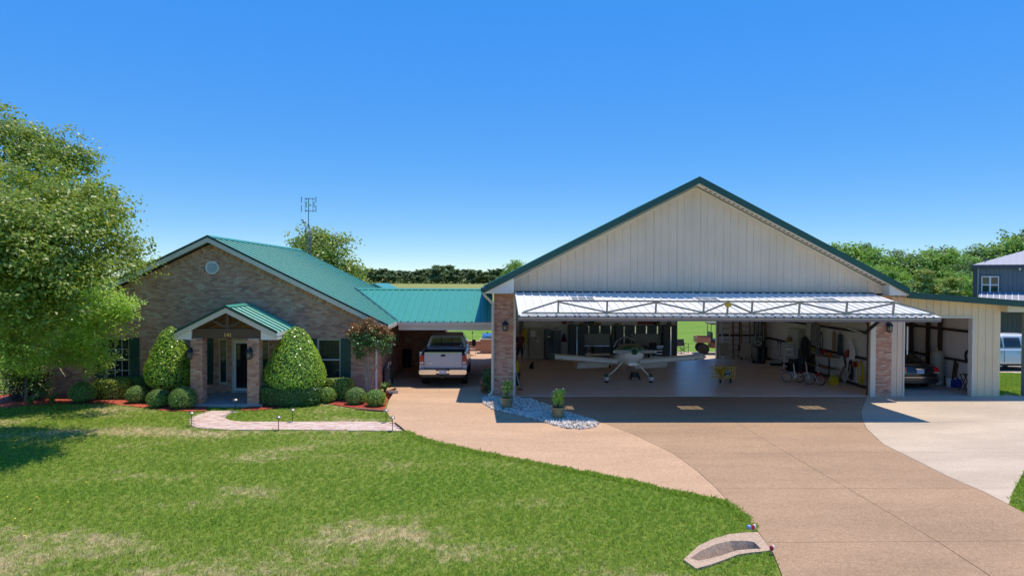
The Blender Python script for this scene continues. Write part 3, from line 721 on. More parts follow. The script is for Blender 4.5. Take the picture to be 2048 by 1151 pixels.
vis=lambda r:(0 if (-11.4<r[0]<-8.4 and r[2]<2.6) else (1 if -8.5<r[0]<-4.6 else 2), abs(r[2]-1.3))
rects.sort(key=vis)
items=brick_face(rects,(0,HY,0),0.0)
place_bricks(items,wl,110)
# sloping soldier course below the rakes and ring round the gable vent
m=MB()
for s in (-1,1):
    tx,tz=s/math.hypot(1,SL),-SL/math.hypot(1,SL); nx,nz=-tz*s*s,0
    n_=Vector((-tz*s,0,tx*s)) if s>0 else Vector((tz,0,-tx)); t_=Vector((tx,0,tz)); n_=Vector((SL*s,0,1)).normalized()
    Ltot=(HX1-AX)/abs(tx); k=0
    while k*.0755<Ltot:
        d=.012+random.uniform(-.004,.004); c=Vector((AX,HY-d/2+.01,AZ-.26))+t_*(k*.0755+.04)-n_*.112
        R=Matrix((t_,Vector((0,1,0)),n_)).transposed(); P=[c+R@Vector((x*.0325,y*(d+.02)/2,z*.102)) for z in(-1,1) for x,y in((-1,-1),(1,-1),(1,1),(-1,1))]
        m.add(P,[(3,2,1,0),(4,5,6,7),(0,1,5,4),(1,2,6,5),(2,3,7,6),(3,0,4,7)]); k+=1
o=m.build('rake_bricks',M['brick'],wl,fix=False); o['kind']='stuff'
m=MB()
for k in range(26):
    a=2*math.pi*k/26; m.obox((-11.07+.295*math.cos(a),HY-.005,5.02+.295*math.sin(a)),(.085,.04,.06),(0,-a,0))
o=m.build('vent_bricks',M['brick'],wl,fix=False); o['kind']='stuff'
# side wall inside the carport and the wing wall at its back
def rect_items(x0,y0,ang,length,zt): return brick_face(brick_rects(lambda a,b:[(0,length)],0,zt),(x0,y0,0),ang)
it=rect_items(HX1,HY,math.pi/2,8.75,2.7); o_=wl
place_bricks(it,wl,0)
WX=-2.56
m=MB().box(HX1+.01,WX,36.0,39.3,0,2.72); ww=m.build('wing_wall',M['mortar'],house)
place_bricks(rect_items(HX1+.01,36.0,0,WX-HX1-.02,2.62),ww,70)
m=MB().box(WX-.02,WX+.10,35.9,36.02,0,2.7); m.build('corner_post',M['cream_trim'],house)
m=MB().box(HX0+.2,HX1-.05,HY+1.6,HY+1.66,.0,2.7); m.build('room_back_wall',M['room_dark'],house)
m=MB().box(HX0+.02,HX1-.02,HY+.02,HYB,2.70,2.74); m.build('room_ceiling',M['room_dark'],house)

# roof
rf=MB()
th=.10
rf.prism([(EXL,EZ-.02),(AX,AZ-.03),(EXR,EZ-.02),(EXR,EZ-.12),(AX,AZ-.13),(EXL,EZ-.12)],RY0+.03,RY1-.03)
roof=rf.build('roof',M['soffit_white'],house)
Lr=math.hypot(EXR-AX,AZ-EZ)
panels(roof,(EXR,RY0,EZ),(0,1,0),(AX-EXR,0,AZ-EZ),RY1-RY0,Lr,'roof_green',wd=1.22,rib=.61)
panels(roof,(EXL,RY1,EZ),(0,-1,0),(AX-EXL,0,AZ-EZ),RY1-RY0,Lr,'roof_green',wd=1.22,rib=.61)
m=MB(); s=.16
m.prism([(AX-s,AZ-s*SL+.045),(AX,AZ+.05),(AX+s,AZ-s*SL+.045),(AX+s,AZ-s*SL+.03),(AX,AZ+.03),(AX-s,AZ-s*SL+.03)],RY0-.02,RY1+.02); m.build('ridge_cap',M['roof_green'],roof)
def rake(parent,y,x0,z0,x1,z1,n='rake'):
    """green drip trim over a cream board, front of a gable; (x0,z0) low end, (x1,z1) apex"""
    m=MB(); m.add([(x0,y-.035,z0+.045),(x1,y-.035,z1+.045),(x1,y-.035,z1-.045),(x0,y-.035,z0-.045),(x0,y+.06,z0+.045),(x1,y+.06,z1+.045),(x1,y+.06,z1-.045),(x0,y+.06,z0-.045)],
        [(0,1,2,3),(7,6,5,4),(0,4,5,1),(1,5,6,2),(2,6,7,3),(3,7,4,0)]); m.build('rake_trim',M['trim_green'],parent)
    m=MB(); y2=y-.02; m.add([(x0,y2,z0-.048),(x1,y2,z1-.048),(x1,y2,z1-.23),(x0,y2,z0-.23),(x0,y2+.05,z0-.048),(x1,y2+.05,z1-.048),(x1,y2+.05,z1-.23),(x0,y2+.05,z0-.23)],
        [(0,1,2,3),(7,6,5,4),(0,4,5,1),(1,5,6,2),(2,6,7,3),(3,7,4,0)]); m.build('rake_board',M['cream_trim'],parent)
for ex in (EXL,EXR):
    rake(roof,RY0,ex,EZ,AX,AZ); 
    m=MB(); m.add([(ex,RY0+.02,EZ-.14),(AX,RY0+.02,AZ-.14),(AX,HY,AZ-.14),(ex,HY,EZ-.14)],[(0,1,2,3)]); m.build('rake_soffit',M['cream_trim'],roof,fix=False)
m=MB().box(EXR-.03,EXR+.01,RY0,29.2,EZ-.17,EZ-.03); m.build('eave_fascia',M['cream_trim'],roof)
m=MB(); m.box(EXR-.62,EXR-.02,RY0+.03,RY1,EZ-.19,EZ-.16); m.build('eave_soffit',M['cream_trim'],roof)
m=MB(); m.add([(EXR+.01,RY0-.01,EZ-.17),(EXR+.01,RY0-.01,EZ+.0),(EXR-.55,RY0-.01,EZ+.26),(EXR-.55,RY0-.01,EZ-.17)],[(0,1,2,3)]); 
m=MB(); m.prism([(EXR,EZ-.17),(EXR,EZ-.10),(EXR-.57,EZ+.08),(EXR-.57,EZ-.17)],RY0+.03,HY); m.build('eave_return',M['cream_trim'],roof)
# plumbing vent on the back edge
p=A(663,535,39.2); m=MB(); m.cyl((p.x,39.2,p.z-.35),(p.x,39.2,p.z+.16),.05); m.lathe([(.13,0),(.05,.12)],12,(p.x,39.2,p.z-.25)); m.build('vent_pipe',M['white_plastic'],roof,smooth=True)
# gable vent
m=MB(); m.torus((-11.07,HY-.02,5.02),.235,.03,'y',28,6); vent=m.build('gable_vent',M['white_paint'],house,smooth=True)
MB().cyl((-11.07,HY-.004,5.02),(-11.07,HY+.03,5.02),.235,n=28).build('vent_back',M['grey_plastic'],vent)
for k in range(8):
    z=5.02-.19+k*.054; hw=math.sqrt(max(.01,.23**2-(z-5.02)**2)); m=MB(); m.obox((-11.07,HY-.02,z),(2*hw,.05,.012),(.7,0,0)); m.build('vent_slat',M['white_paint'],vent)

# windows
def window(x0,x1,z0,z1,cols,inner,blinds=False):
    m=MB(); f=.05; y0,y1=HY+.03,HY+.10
    m.box(x0,x0+f,y0,y1,z0,z1); m.box(x1-f,x1,y0,y1,z0,z1); m.box(x0+f,x1-f,y0,y1,z0,z0+f); m.box(x0+f,x1-f,y0,y1,z1-f,z1)
    zm=(z0+z1)/2+.02; m.box(x0+f,x1-f,y0-.01,y1,zm-.03,zm+.03)
    w_=m.build('window',M['window_frame'],house)
    for (za,zb) in ((z0+f,zm-.03),(zm+.03,z1-f)):
        MB().box(x0+f,x1-f,HY+.075,HY+.08,za,zb).build('pane',M['window_glass'],w_)
        if cols:
            for k in range(1,cols):
                x=x0+f+(x1-x0-2*f)*k/cols; MB().box(x-.009,x+.009,HY+.06,HY+.072,za,zb).build('muntin',M['white_paint'],w_)
            zc=(za+zb)/2; MB().box(x0+f,x1-f,HY+.058,HY+.070,zc-.009,zc+.009).build('muntin',M['white_paint'],w_)
    m=MB()
    if blinds:
        z=z0+.06
        while z<z1-.05:
            m.obox(((x0+x1)/2,HY+.16,z),(x1-x0-.08,.045,.004),(.5,0,0)); z+=.05
        m.build('blind',M['blind'],w_)
    else:
        P=[]; K=24                       # gathered curtain, parted below an arch
        for k in range(K+1):
            x=x0+.03+(x1-x0-.06)*k/K; u=abs(k/K-.5)*2
            P.append((x,HY+.22+.025*math.sin(k*2.1),z1-.02,max(zm+.02,zm+.36*(1-u**2)) if inner else z0+.05))
        for k in range(K):
            a,b=P[k],P[k+1]; zl0=zm+.05 if inner else z0+.05
            m.add([(a[0],a[1],a[2]),(b[0],b[1],b[2]),(b[0],b[1],zl0),(a[0],a[1],zl0)],[(0,1,2,3)])
        m.build('curtain',M['curtain'],w_,fix=False)
    m=MB().box(x0-.06,x1+.06,HY-.06,HY+.06,z0-.065,z0); m.build('sill',M['brick'],w_)
    return w_
def shutter(x0,x1,z0,z1,y=None):
    y=y or HY-.012; m=MB(); k=3; wd=(x1-x0)/k
    s_=MB().box(x0,x1,y-.022,y-.005,z0,z1).build('shutter',M['shutter_green'],house)
    for i in range(k): MB().box(x0+i*wd+.006,x0+(i+1)*wd-.006,y-.036,y-.0225,z0+.005,z1-.005).build('plank',M['shutter_green'],s_)
    for z in (z0+.22,z1-.22): MB().box(x0+.01,x1-.01,y-.055,y-.037,z-.05,z+.05).build('batten',M['shutter_green'],s_)
window(-15.21,-14.30,.50,2.21,3,True); shutter(-15.64,-15.22,.47,2.24); shutter(-14.29,-13.90,.47,2.24)
window(-6.95,-6.04,.52,2.21,0,False,True); shutter(-6.03,-5.63,.47,2.24); shutter(-7.36,-6.96,.47,2.24); shutter(-11.33,-11.03,.42,2.24)
for (a,b) in ((-10.81,-10.50),(-9.20,-8.86)):
    m=MB(); y0,y1=HY+.02,HY+.10
    m.box(a,a+.035,y0,y1,.45,2.21); m.box(b-.035,b,y0,y1,.45,2.21); m.box(a+.035,b-.035,y0,y1,.45,.49); m.box(a+.035,b-.035,y0,y1,2.17,2.21)
    s_=m.build('sidelight',M['cream_trim'],house); MB().box(a+.035,b-.035,HY+.06,HY+.065,.49,2.17).build('pane',M['window_glass'],s_)
    MB().box(a+.01,b-.01,HY+.14,HY+.15,.47,2.2).build('curtain',M['curtain'],s_)
# storm door
m=MB(); a,b,c_,d=-10.30,-9.42,.12,2.20
m.box(a,a+.05,HY-.01,HY+.10,c_,d); m.box(b-.05,b,HY-.01,HY+.10,c_,d); m.box(a+.05,b-.05,HY-.01,HY+.10,d-.06,d); m.build('door_frame',M['cream_trim'],house)
m=MB(); y0,y1=HY+.02,HY+.06
m.box(a+.05,a+.15,y0,y1,c_+.02,d-.06); m.box(b-.15,b-.05,y0,y1,c_+.02,d-.06); m.box(a+.15,b-.15,y0,y1,c_+.02,c_+.14); m.box(a+.15,b-.15,y0,y1,d-.17,d-.06)
dr=m.build('storm_door',M['white_paint'],house,bevel=.004)
m=MB(); m.box(a+.15,a+.17,HY+.015,HY+.055,c_+.14,d-.17); m.box(b-.17,b-.15,HY+.015,HY+.055,c_+.14,d-.17); m.box(a+.17,b-.17,HY+.015,HY+.055,c_+.14,c_+.17); m.box(a+.17,b-.17,HY+.015,HY+.055,d-.20,d-.17); m.build('glass_border',M['dark_frame'],dr)
MB().box(a+.17,b-.17,HY+.03,HY+.036,c_+.17,d-.20).build('pane',M['window_glass'],dr)
MB().tube([(a+.10,HY+.02,1.0),(a+.10,HY-.03,1.02),(a+.10,HY-.03,1.18),(a+.10,HY+.02,1.2)],.01,6).build('handle',M['brass'],dr)
MB().box(a+.05,b-.05,HY+.11,HY+.15,c_,d).build('entry_door',M['wood_dark'],house)
m=MB().box(a-.02,b+.02,HY-.08,HY+.02,.09,.13); m.build('threshold',M['aluminium'],house)

# porch
PX,PZ,PE,PXL,PXR,PY=-9.53,3.60,2.68,-11.34,-7.72,24.62
PSL=(PZ-PE)/(PX-PXL)
m=MB().box(-10.95,-8.25,24.62,HY-.012,-.05,.10); m.build('porch_slab',mat('porch_concrete',(.36,.35,.34),.8,var=.15,vscale=2),house,bevel=.012)
pr=MB(); pr.prism([(PXL+.02,PE-.03),(PX,PZ-.04),(PXR-.02,PE-.03),(PXR-.02,PE-.10),(PX,PZ-.12),(PXL+.02,PE-.10)],PY+.04,HY-.014); proof=pr.build('porch_roof',M['wood_mid'],house)
Lp=math.hypot(PX-PXL,PZ-PE)
panels(proof,(PXR,PY,PE),(0,1,0),(PX-PXR,0,PZ-PE),HY-.014-PY,Lp,'roof_green',wd=.914,rib=.457)
panels(proof,(PXL,HY-.014,PE),(0,-1,0),(PX-PXL,0,PZ-PE),HY-.014-PY,Lp,'roof_green',wd=.914,rib=.457)
m=MB(); s=.13; m.prism([(PX-s,PZ-s*PSL+.045),(PX,PZ+.05),(PX+s,PZ-s*PSL+.045),(PX+s,PZ-s*PSL+.03),(PX,PZ+.03),(PX-s,PZ-s*PSL+.03)],PY-.02,HY-.014); m.build('ridge_cap',M['roof_green'],proof)
rake(proof,PY,PXL,PE,PX,PZ); rake(proof,PY,PXR,PE,PX,PZ)
PB=2.62
for x0,x1,xe in ((PXL,-10.76,PXL),(-8.30,PXR,PXR)):
    m=MB(); lo_,hi_=(x0,x1)
    if xe==PXL: poly=[(lo_,PE-.30),(hi_,PE-.30),(hi_,PE-.05+(hi_-lo_)*PSL*.8),(lo_,PE-.05)]
    else: poly=[(lo_,PE-.30),(hi_,PE-.30),(hi_,PE-.05),(lo_,PE-.05+(hi_-lo_)*PSL*.8)]
    poly=[(px_,max(z_,PE-.27)) for px_,z_ in poly]
    m.prism(poly,PY+.035,PY+.62); m.build('eave_return',M['white_paint'],proof)
    m=MB().box(xe-.012 if xe==PXL else xe-.02,xe+.02 if xe==PXL else xe+.012,PY+.0,HY-.02,PE-.14,PE-.02); m.build('eave_fascia',M['white_paint'],proof)
beam=MB().box(-10.755,-8.305,PY+.10,PY+.32,2.46,2.80).build('beam',M['wood_dark'],house,bevel=.008)
tr=MB(); yb=PY+.21
tr.bar((PX,yb,2.80),(PX,yb,3.42),.13,.12); tr.bar((PX-.05,yb,2.85),(PX-.62,yb,3.12),.10,.10,up=(0,1,0)); tr.bar((PX+.05,yb,2.85),(PX+.62,yb,3.12),.10,.10,up=(0,1,0))
tr.bar((-10.7,yb,2.82),(PX,yb,3.42),.12,.12,up=(0,1,0)); tr.bar((-8.36,yb,2.82),(PX,yb,3.42),.12,.12,up=(0,1,0)); tr.build('porch_truss',M['wood_dark'],house)
m=MB(); m.prism([(PXL+.55,2.75),(PXR-.55,2.75),(PX,PZ-.14)],HY-.06,HY-.02); m.build('porch_gable_board',M['wood_mid'],house)
text('house_number','141',.20,M['brass'],beam,(PX+.03,PY+.094,2.57),(math.pi/2,0,0),.008)
single=[]
for k,(x0,x1) in enumerate(((-10.80,-10.38),(-8.79,-8.37))):
    y0,y1=PY+.05,PY+.47
    pil=MB().box(x0+.012,x1-.012,y0+.012,y1-.012,.0,2.46).build('porch_pillar',M['mortar'],house)
    itf=brick_face(brick_rects(lambda a,b:[(x0,x1)],.10,2.46,off=x0),(0,y0+.012,0),0)
    its=brick_face(brick_rects(lambda a,b:[(0,y1-y0)],.10,2.46),(x1-.012,y0,0),math.pi/2)
    itl=brick_face([(0,y1-y0,z,z+.0655) for z in np.arange(.10,2.4,.0755)],(x0+.012,y1,0),-math.pi/2)
    place_bricks(itf+its,pil,95); place_bricks(itl,pil,0)
    lantern(pil,(x0+.03 if k==0 else x0+.12,y0+.0,1.98))
m=MB(); m.box(HX1+.012,HX1+.075,HY-.02,HY+.06,.12,2.6); m.obox((HX1+.10,HY+.02,.10),(.18,.07,.07),(0,.5,0)); m.build('downspout',M['white_paint'],house)
# rear wing roof glimpsed beyond the carport
m=MB(); a_=A(735,575,47); b_=A(762,576,47); c0=A(742,567,47); c1=A(754,567,47)
m.prism([(-9.5,a_.z-.9),(c0.x,c0.z),(c1.x,c1.z),(c1.x+2.6,a_.z-1.0)],46,52); m.build('rear_wing_roof',M['roof_green'],house)
MB().box(-9.3,c1.x+2.1,46.3,51.7,0,3.2).build('rear_wing_wall',M['brick'],house)

# ================================================================= CARPORT (breezeway roof between house and hangar)
cp=thing('carport','open carport with green ribbed metal roof joining house and hangar','carport',(-2.3,33,0),world=True)
CE,CEZ,CR,CRZ,CB=29.4,2.77,33.7,4.10,38.0
m=MB(); m.prism([(CE+.05,CEZ-.03),(CR,CRZ-.04),(CB-.05,CEZ-.03),(CB-.05,CEZ-.10),(CR,CRZ-.12),(CE+.05,CEZ-.10)],-4.6,-.02,'yz'); croof=m.build('carport_roof',M['soffit_white'],cp)
Lc=math.hypot(CR-CE,CRZ-CEZ); CX0=-.02-.914*8
panels(croof,(CX0,CE,CEZ),(1,0,0),(0,CR-CE,CRZ-CEZ),-.02-CX0,Lc,'roof_green')
panels(croof,(-.02,CB,CEZ),(-1,0,0),(0,CR-CB,CRZ-CEZ),4.6,Lc,'roof_green')
m=MB(); m.prism([(CR-.17,CRZ-.015),(CR,CRZ+.05),(CR+.17,CRZ-.015),(CR+.17,CRZ-.03),(CR,CRZ+.03),(CR-.17,CRZ-.03)],-6.75,-.02,'yz'); m.build('ridge_cap',M['roof_green'],croof)
# valley flashing strip
v0=Vector((-4.12,CE+.02,EZ+.05)); v1=Vector((-6.75,CR-.02,CRZ+.06)); m=MB(); m.bar(v0,v1,.10,.01); m.build('valley_strip',M['trim_green'],croof)
MB().box(-4.08,-.02,CE-.02,CE+.04,CEZ-.15,CEZ-.012).build('fascia',M['cream_trim'],cp)
MB().box(-4.05,-.02,CE+.06,CE+.22,CEZ-.36,CEZ-.155).build('front_beam',M['cream_trim'],cp)
MB().box(-2.5,-.02,CB-.3,CB-.12,CEZ-.36,CEZ-.155).build('rear_beam',M['cream_trim'],cp)
MB().box(-4.5,-.02,CE+.05,CB-.05,CEZ-.115,CEZ-.105).build('ceiling_panel',M['soffit_white'],cp)
# ================================================================= HANGAR
GX0,GX1,GY,GB=.05,16.15,26.60,39.55; GAX,GAZ=7.92,8.54; GEL,GER,GEZ=-.34,16.18,4.30; GR0,GR1=26.08,39.9
GSL=(GAZ-GEZ)/(GAX-GEL); IX0,IX1,IY1=.36,15.92,39.35
hg=thing('hangar','large cream metal hangar with brick piers and green trimmed gable roof','hangar',(8,33,0),world=True)
def siding_panel(parent,x0,x1,Y,zb,zt,mt,name='siding_panel',rib=.305,rh=.03,org_x=None):
    """upright ribbed sheet, cut to the line zt(x) at the top"""
    xs=[]; ox=org_x if org_x is not None else x0; k=math.floor((x0-ox)/rib)-1
    while ox+k*rib<x1:
        a=ox+k*rib; xs+=[(a-.03,0),(a-.016,rh),(a+.016,rh),(a+.03,0)]
        for q in (.36,.64):
            m_=a+rib*q; xs+=[(m_-.014,0),(m_,.008),(m_+.014,0)]
        k+=1
    xs=[(x0,0)]+[q for q in xs if x0+.002<q[0]<x1-.002]+[(x1-.002,0)]
    n=len(xs); b=zb if callable(zb) else (lambda x:zb)
    V=[(x,Y-h,b(x)) for x,h in xs]+[(x,Y-h,zt(x)) for x,h in xs]+[(x0,Y+.03,b(x0)),(x1-.002,Y+.03,b(x1)),(x1-.002,Y+.03,zt(x1)),(x0,Y+.03,zt(x0))]
    F=[(i,i+1,n+i+1,n+i) for i in range(n-1)]+[(2*n,2*n+1,2*n+2,2*n+3),(0,2*n,2*n+3,n),(n-1,2*n-1,2*n+2,2*n+1)]
    m=MB(); m.add(V,F); return m.build(name,M[mt],parent,fix=False)
def uz(x): return GAZ-.34-abs(x-GAX)*GSL
# gable wall
gw=MB(); gw.prism([(.83,4.12),(15.4,4.12),(15.4,uz(15.4)+.10),(GAX,uz(GAX)+.10),(.83,uz(.83)+.10)],GY+.032,GY+.10); gwall=gw.build('gable_wall',M['siding_cream'],hg)
x=.80
while x<15.42:
    x1=min(x+.914,15.42)
    if x<GAX<x1:
        siding_panel(gwall,x,GAX,GY,4.13,uz,'siding_cream',org_x=.80); siding_panel(gwall,GAX,x1,GY,4.13,uz,'siding_cream',org_x=.80)
    else: siding_panel(gwall,x,x1,GY,4.13,uz,'siding_cream',org_x=.80)
    x=x1
# piers of brick
pier_it=[]
for k,(x0,x1) in enumerate(((.06,.80),(15.17,15.80))):
    pier=MB().box(x0+.01,x1-.01,GY-.02,GY+.30,0,4.06).build('brick_pier',M['mortar'],hg)
    it=brick_face(brick_rects(lambda a,b:[(x0,x1)],.03,4.03,off=x0),(0,GY-.02,0),0)
    it2=brick_face(brick_rects(lambda a,b:[(0,.30)],.03,4.03),((x1-.01) if k==0 else (x0+.01), GY-.02 if k==0 else GY+.28,0),math.pi/2 if k==0 else -math.pi/2)
    it.sort(key=lambda q:abs(q[0][2]-1.6)); place_bricks(it,pier,150); place_bricks(it2,pier,0)
    lantern(pier,(x0+.42 if k==0 else x0+.46,GY-.02,2.86))
p0=MB().box(.805,.895,GY-.03,GY+.12,.03,4.08).build('door_jamb',M['cream_trim'],hg); p0=MB().box(14.95,15.165,GY-.03,GY+.12,.03,4.06).build('door_jamb',M['cream_trim'],hg)
MB().box(.90,14.94,GY+.11,GY+.25,4.14,4.40).build('door_header',M['dark_frame'],hg)
for x_ in (.40,15.50):
    m=MB(); m.box(x_,x_+.30,GY+.32,GY+.34,.03,4.3); m.box(x_+.14,x_+.16,GY+.34,GY+.56,.03,4.3); m.box(x_,x_+.30,GY+.56,GY+.58,.03,4.3); m.build('steel_column',M['red_steel'],hg)
m=MB(); m.box(15.07,15.16,GY+.30,GY+.46,.03,4.2); m.box(15.00,15.30,GY+.24,GY+.5,.03,.05); m.build('steel_column',M['red_steel'],hg)
# outer and inner walls, ceiling lining
m=MB(); m.box(GX0,GX0+.06,GY+.3,GB,0,4.15); m.box(GX0+.06,IX0,GY+.31,GY+.36,0,4.15); m.build('side_wall',M['siding_cream'],hg)
m=MB().box(GX1-.06,GX1,GY+.1,GB,0,4.15); m.build('side_wall',M['siding_cream'],hg)
m=MB().box(IX0-.05,IX0,GY+.37,IY1,.03,4.2); m.build('lining',M['insulation'],hg)
m=MB().box(IX1,IX1+.05,GY+.12,IY1,.03,4.2); rl=m.build('lining',M['insulation'],hg)
BD0,BD1,BDZ=A(1354,718,39.35).x,A(1433,718,39.35).x,3.0
m=MB(); m.box(IX0,BD0,IY1,IY1+.06,.03,4.2); m.box(BD1,IX1,IY1,IY1+.06,.03,4.2); m.box(BD0,BD1,IY1,IY1+.06,BDZ,4.2); m.prism([(IX0,4.2),(IX1,4.2),(IX1,uz(IX1)+.15),(GAX,uz(GAX)+.15),(IX0,uz(IX0)+.15)],IY1,IY1+.06); m.build('back_lining',M['insulation'],hg)
m=MB(); m.box(GX0+.062,BD0-.03,GB-.08,GB,0,4.15); m.box(BD1+.03,GX1-.062,GB-.08,GB,0,4.15); m.box(BD0-.03,BD1+.03,GB-.08,GB,BDZ,4.15)
m.prism([(GX0+.06,4.15),(GX1-.06,4.15),(GX1-.06,uz(GX1)+.14),(GAX,uz(GAX)+.14),(GX0+.06,uz(GX0+.06)+.14)],GB-.08,GB); m.build('back_wall',M['siding_cream'],hg)
m=MB(); m.box(BD0-.12,BD0,IY1-.03,GB+.02,.03,BDZ+.1); m.box(BD1,BD1+.12,IY1-.03,GB+.02,.03,BDZ+.1); m.box(BD0,BD1,IY1-.03,GB+.02,BDZ,BDZ+.1); m.build('rear_door_frame',M['beige_metal'],hg)
for z in (1.30,2.42):
    m=MB(); m.box(IX1-.10,IX1,GY+.6,IY1-.02,z-.05,z+.05); m.build('wall_girt',M['girt_brown'],hg)
m=MB().box(IX1-.08,IX1,GY+.6,IY1-.02,.03,.16); m.build('base_girt',M['girt_brown'],hg)
m=MB().box(BD1+.13,IX1-.11,IY1-.10,IY1,1.36,1.46); m.build('wall_girt',M['girt_brown'],hg)
m=MB().box(IX0+.0,IX0+.08,GY+.6,IY1-.02,1.25,1.35); m.build('wall_girt',M['girt_brown'],hg)
m=MB(); m.box(IX1-.26,IX1-.0,33.2,33.22,.03,4.2); m.box(IX1-.14,IX1-.12,33.22,33.44,.03,4.2); m.box(IX1-.26,IX1-.0,33.44,33.46,.03,4.2); m.build('steel_column',M['girt_brown'],hg)
for (y_,a_) in ((29.2,1),(30.9,-1)):
    m=MB(); m.cyl((IX1-.05,y_-a_*1.0,2.5),(IX1-.05,y_+a_*.9,4.15),.014,n=6); m.build('brace_rod',M['red_steel'],hg)
m=MB(); m.box(IX0,IX1,GY+.06,IY1+.2,-.06,.045); m.build('floor_slab',M['agg_floor'],hg)
# roof
m=MB(); m.prism([(GEL,GEZ-.03),(GAX,GAZ-.03),(GER,GEZ-.03),(GER,GEZ-.16),(GAX,GAZ-.18),(GEL,GEZ-.16)],GR0+.04,GR1-.04); groof=m.build('roof',M['soffit_white'],hg)
Lg=math.hypot(GAX-GEL,GAZ-GEZ)
panels(groof,(GER,GR0,GEZ),(0,1,0),(GAX-GER,0,GAZ-GEZ),GR1-GR0,math.hypot(GER-GAX,GAZ-GEZ),'roof_green')
panels(groof,(GEL,GR1,GEZ),(0,-1,0),(GAX-GEL,0,GAZ-GEZ),GR1-GR0,Lg,'roof_green')
for ex in (GEL,GER):
    m=MB(); y=GR0; x0,z0,x1,z1=ex,GEZ,GAX,GAZ
    m.add([(x0,y-.04,z0+.06),(x1,y-.04,z1+.06),(x1,y-.04,z1-.20),(x0,y-.04,z0-.20),(x0,y+.03,z0+.06),(x1,y+.03,z1+.06),(x1,y+.03,z1-.20),(x0,y+.03,z0-.20)],
        [(0,1,2,3),(7,6,5,4),(0,4,5,1),(1,5,6,2),(2,6,7,3),(3,7,4,0)]); m.build('rake_trim',M['trim_green'],groof)
    m=MB(); m.add([(x0,y+.0,z0-.205),(x1,y+.0,z1-.205),(x1,GY+.02,z1-.205),(x0,GY+.02,z0-.205),(x0,y+.0,z0-.225),(x1,y+.0,z1-.225),(x1,GY+.02,z1-.225),(x0,GY+.02,z0-.225)],
        [(0,1,2,3),(7,6,5,4),(0,4,5,1),(1,5,6,2),(2,6,7,3),(3,7,4,0)]); m.build('rake_soffit',M['cream_trim'],groof)
    # small vents in the soffit and frieze strip on the wall
    m=MB(); s_=1 if ex<GAX else -1; k=0
    for q in np.arange(.08,.97,.022):
        xx=x0+(x1-x0)*q; zz=z0+(z1-z0)*q-.228; m.obox((xx,GR0+.26,zz),(.10,.16,.004),(0,-math.atan(GSL)*s_,0))
    m.build('soffit_vents',M['dark_frame'],groof)['kind']='stuff'
    m=MB(); xa=.80 if ex<GAX else 15.42
    m.add([(xa,GY-.05,uz(xa)+.06),(GAX,GY-.05,uz(GAX)+.06),(GAX,GY-.05,uz(GAX)-.03),(xa,GY-.05,uz(xa)-.03),(xa,GY+.0,uz(xa)+.06),(GAX,GY+.0,uz(GAX)+.06),(GAX,GY+.0,uz(GAX)-.03),(xa,GY+.0,uz(xa)-.03)],
        [(0,1,2,3),(7,6,5,4),(0,4,5,1),(1,5,6,2),(2,6,7,3),(3,7,4,0)]); m.build('frieze_trim',M['cream_trim'],groof)
    # boxed eave return
    if ex<GAX: poly=[(GEL+.04,4.07),(.80,4.07),(.80,GEZ+(.80-GEL)*GSL-.23),(GEL+.04,4.10)]
    else: poly=[(15.42,4.06),(GER-.04,4.06),(GER-.04,4.09),(15.42,GEZ+(GER-15.42)*GSL-.23)]
    MB().prism(poly,GR0+.04,GY+.01).build('eave_return',M['soffit_white'],groof)
m=MB(); m.prism([(GAX-.2,GAZ-.2*GSL+.05),(GAX,GAZ+.06),(GAX+.2,GAZ-.2*GSL+.05),(GAX+.2,GAZ-.2*GSL+.03),(GAX,GAZ+.03),(GAX-.2,GAZ-.2*GSL+.03)],GR0-.02,GR1); m.build('ridge_cap',M['trim_green'],groof)
m=MB().box(GEL-.13,GEL-.0,GR0+.02,GR1,GEZ-.17,GEZ-.02); m.build('gutter',M['trim_green'],groof)
m=MB(); m.tube([(GEL-.02,GR0+.28,GEZ-.2),(GEL+.04,GR0+.28,GEZ-.33),(-.0,GR0+.32,GEZ-.62),(.0,GR0+.34,GEZ-.8),(.0,GR0+.34,.32),(-.04,GR0+.30,.2),(-.16,GR0+.24,.12)],.055,6); m.build('downspout',M['cream_trim'],hg)
# big swung-up door
HP=Vector((.84,26.45,4.11)); OP=Vector((.84,22.36,3.42)); DX1=14.98; S=(HP-OP); LD=S.length; Sn=S.normalized(); Nd=Vector((1,0,0)).cross(Sn)
fr=MB()
def dpt(x,s,h): return Vector((x,OP.y,OP.z))+Sn*s+Nd*h
def dbox(mb,x0,x1,s0,s1,h0,h1,mi=0):
    P=[dpt(x,s,h) for h in(h0,h1) for (x,s) in((x0,s0),(x1,s0),(x1,s1),(x0,s1))]
    return mb.add(P,[(3,2,1,0),(4,5,6,7),(0,1,5,4),(1,2,6,5),(2,3,7,6),(3,0,4,7)],mi)
dbox(fr,.84,DX1,-.0,.10,-.16,-.012); dbox(fr,.84,DX1,LD-.10,LD,-.14,-.012); dbox(fr,.84,.92,.10,LD-.10,-.14,-.012); dbox(fr,DX1-.08,DX1,.10,LD-.10,-.14,-.012)
door=fr.build('hangar_door',mat('door_steel',(.20,.18,.21),.6,var=.05),hg)
WC=[A(1166,597,24.95).x,A(1416,599,24.95).x,A(1654,603,24.95).x]; ww=.47; s0,s1=LD*.55,LD*.735
edges=[.84]+[q for c in WC for q in (c-ww,c+ww)]+[DX1]
for i in range(0,len(edges),2): panels(door,dpt(edges[i],0,0),(1,0,0),Sn,edges[i+1]-edges[i],LD,'door_white',name='door_sheet')
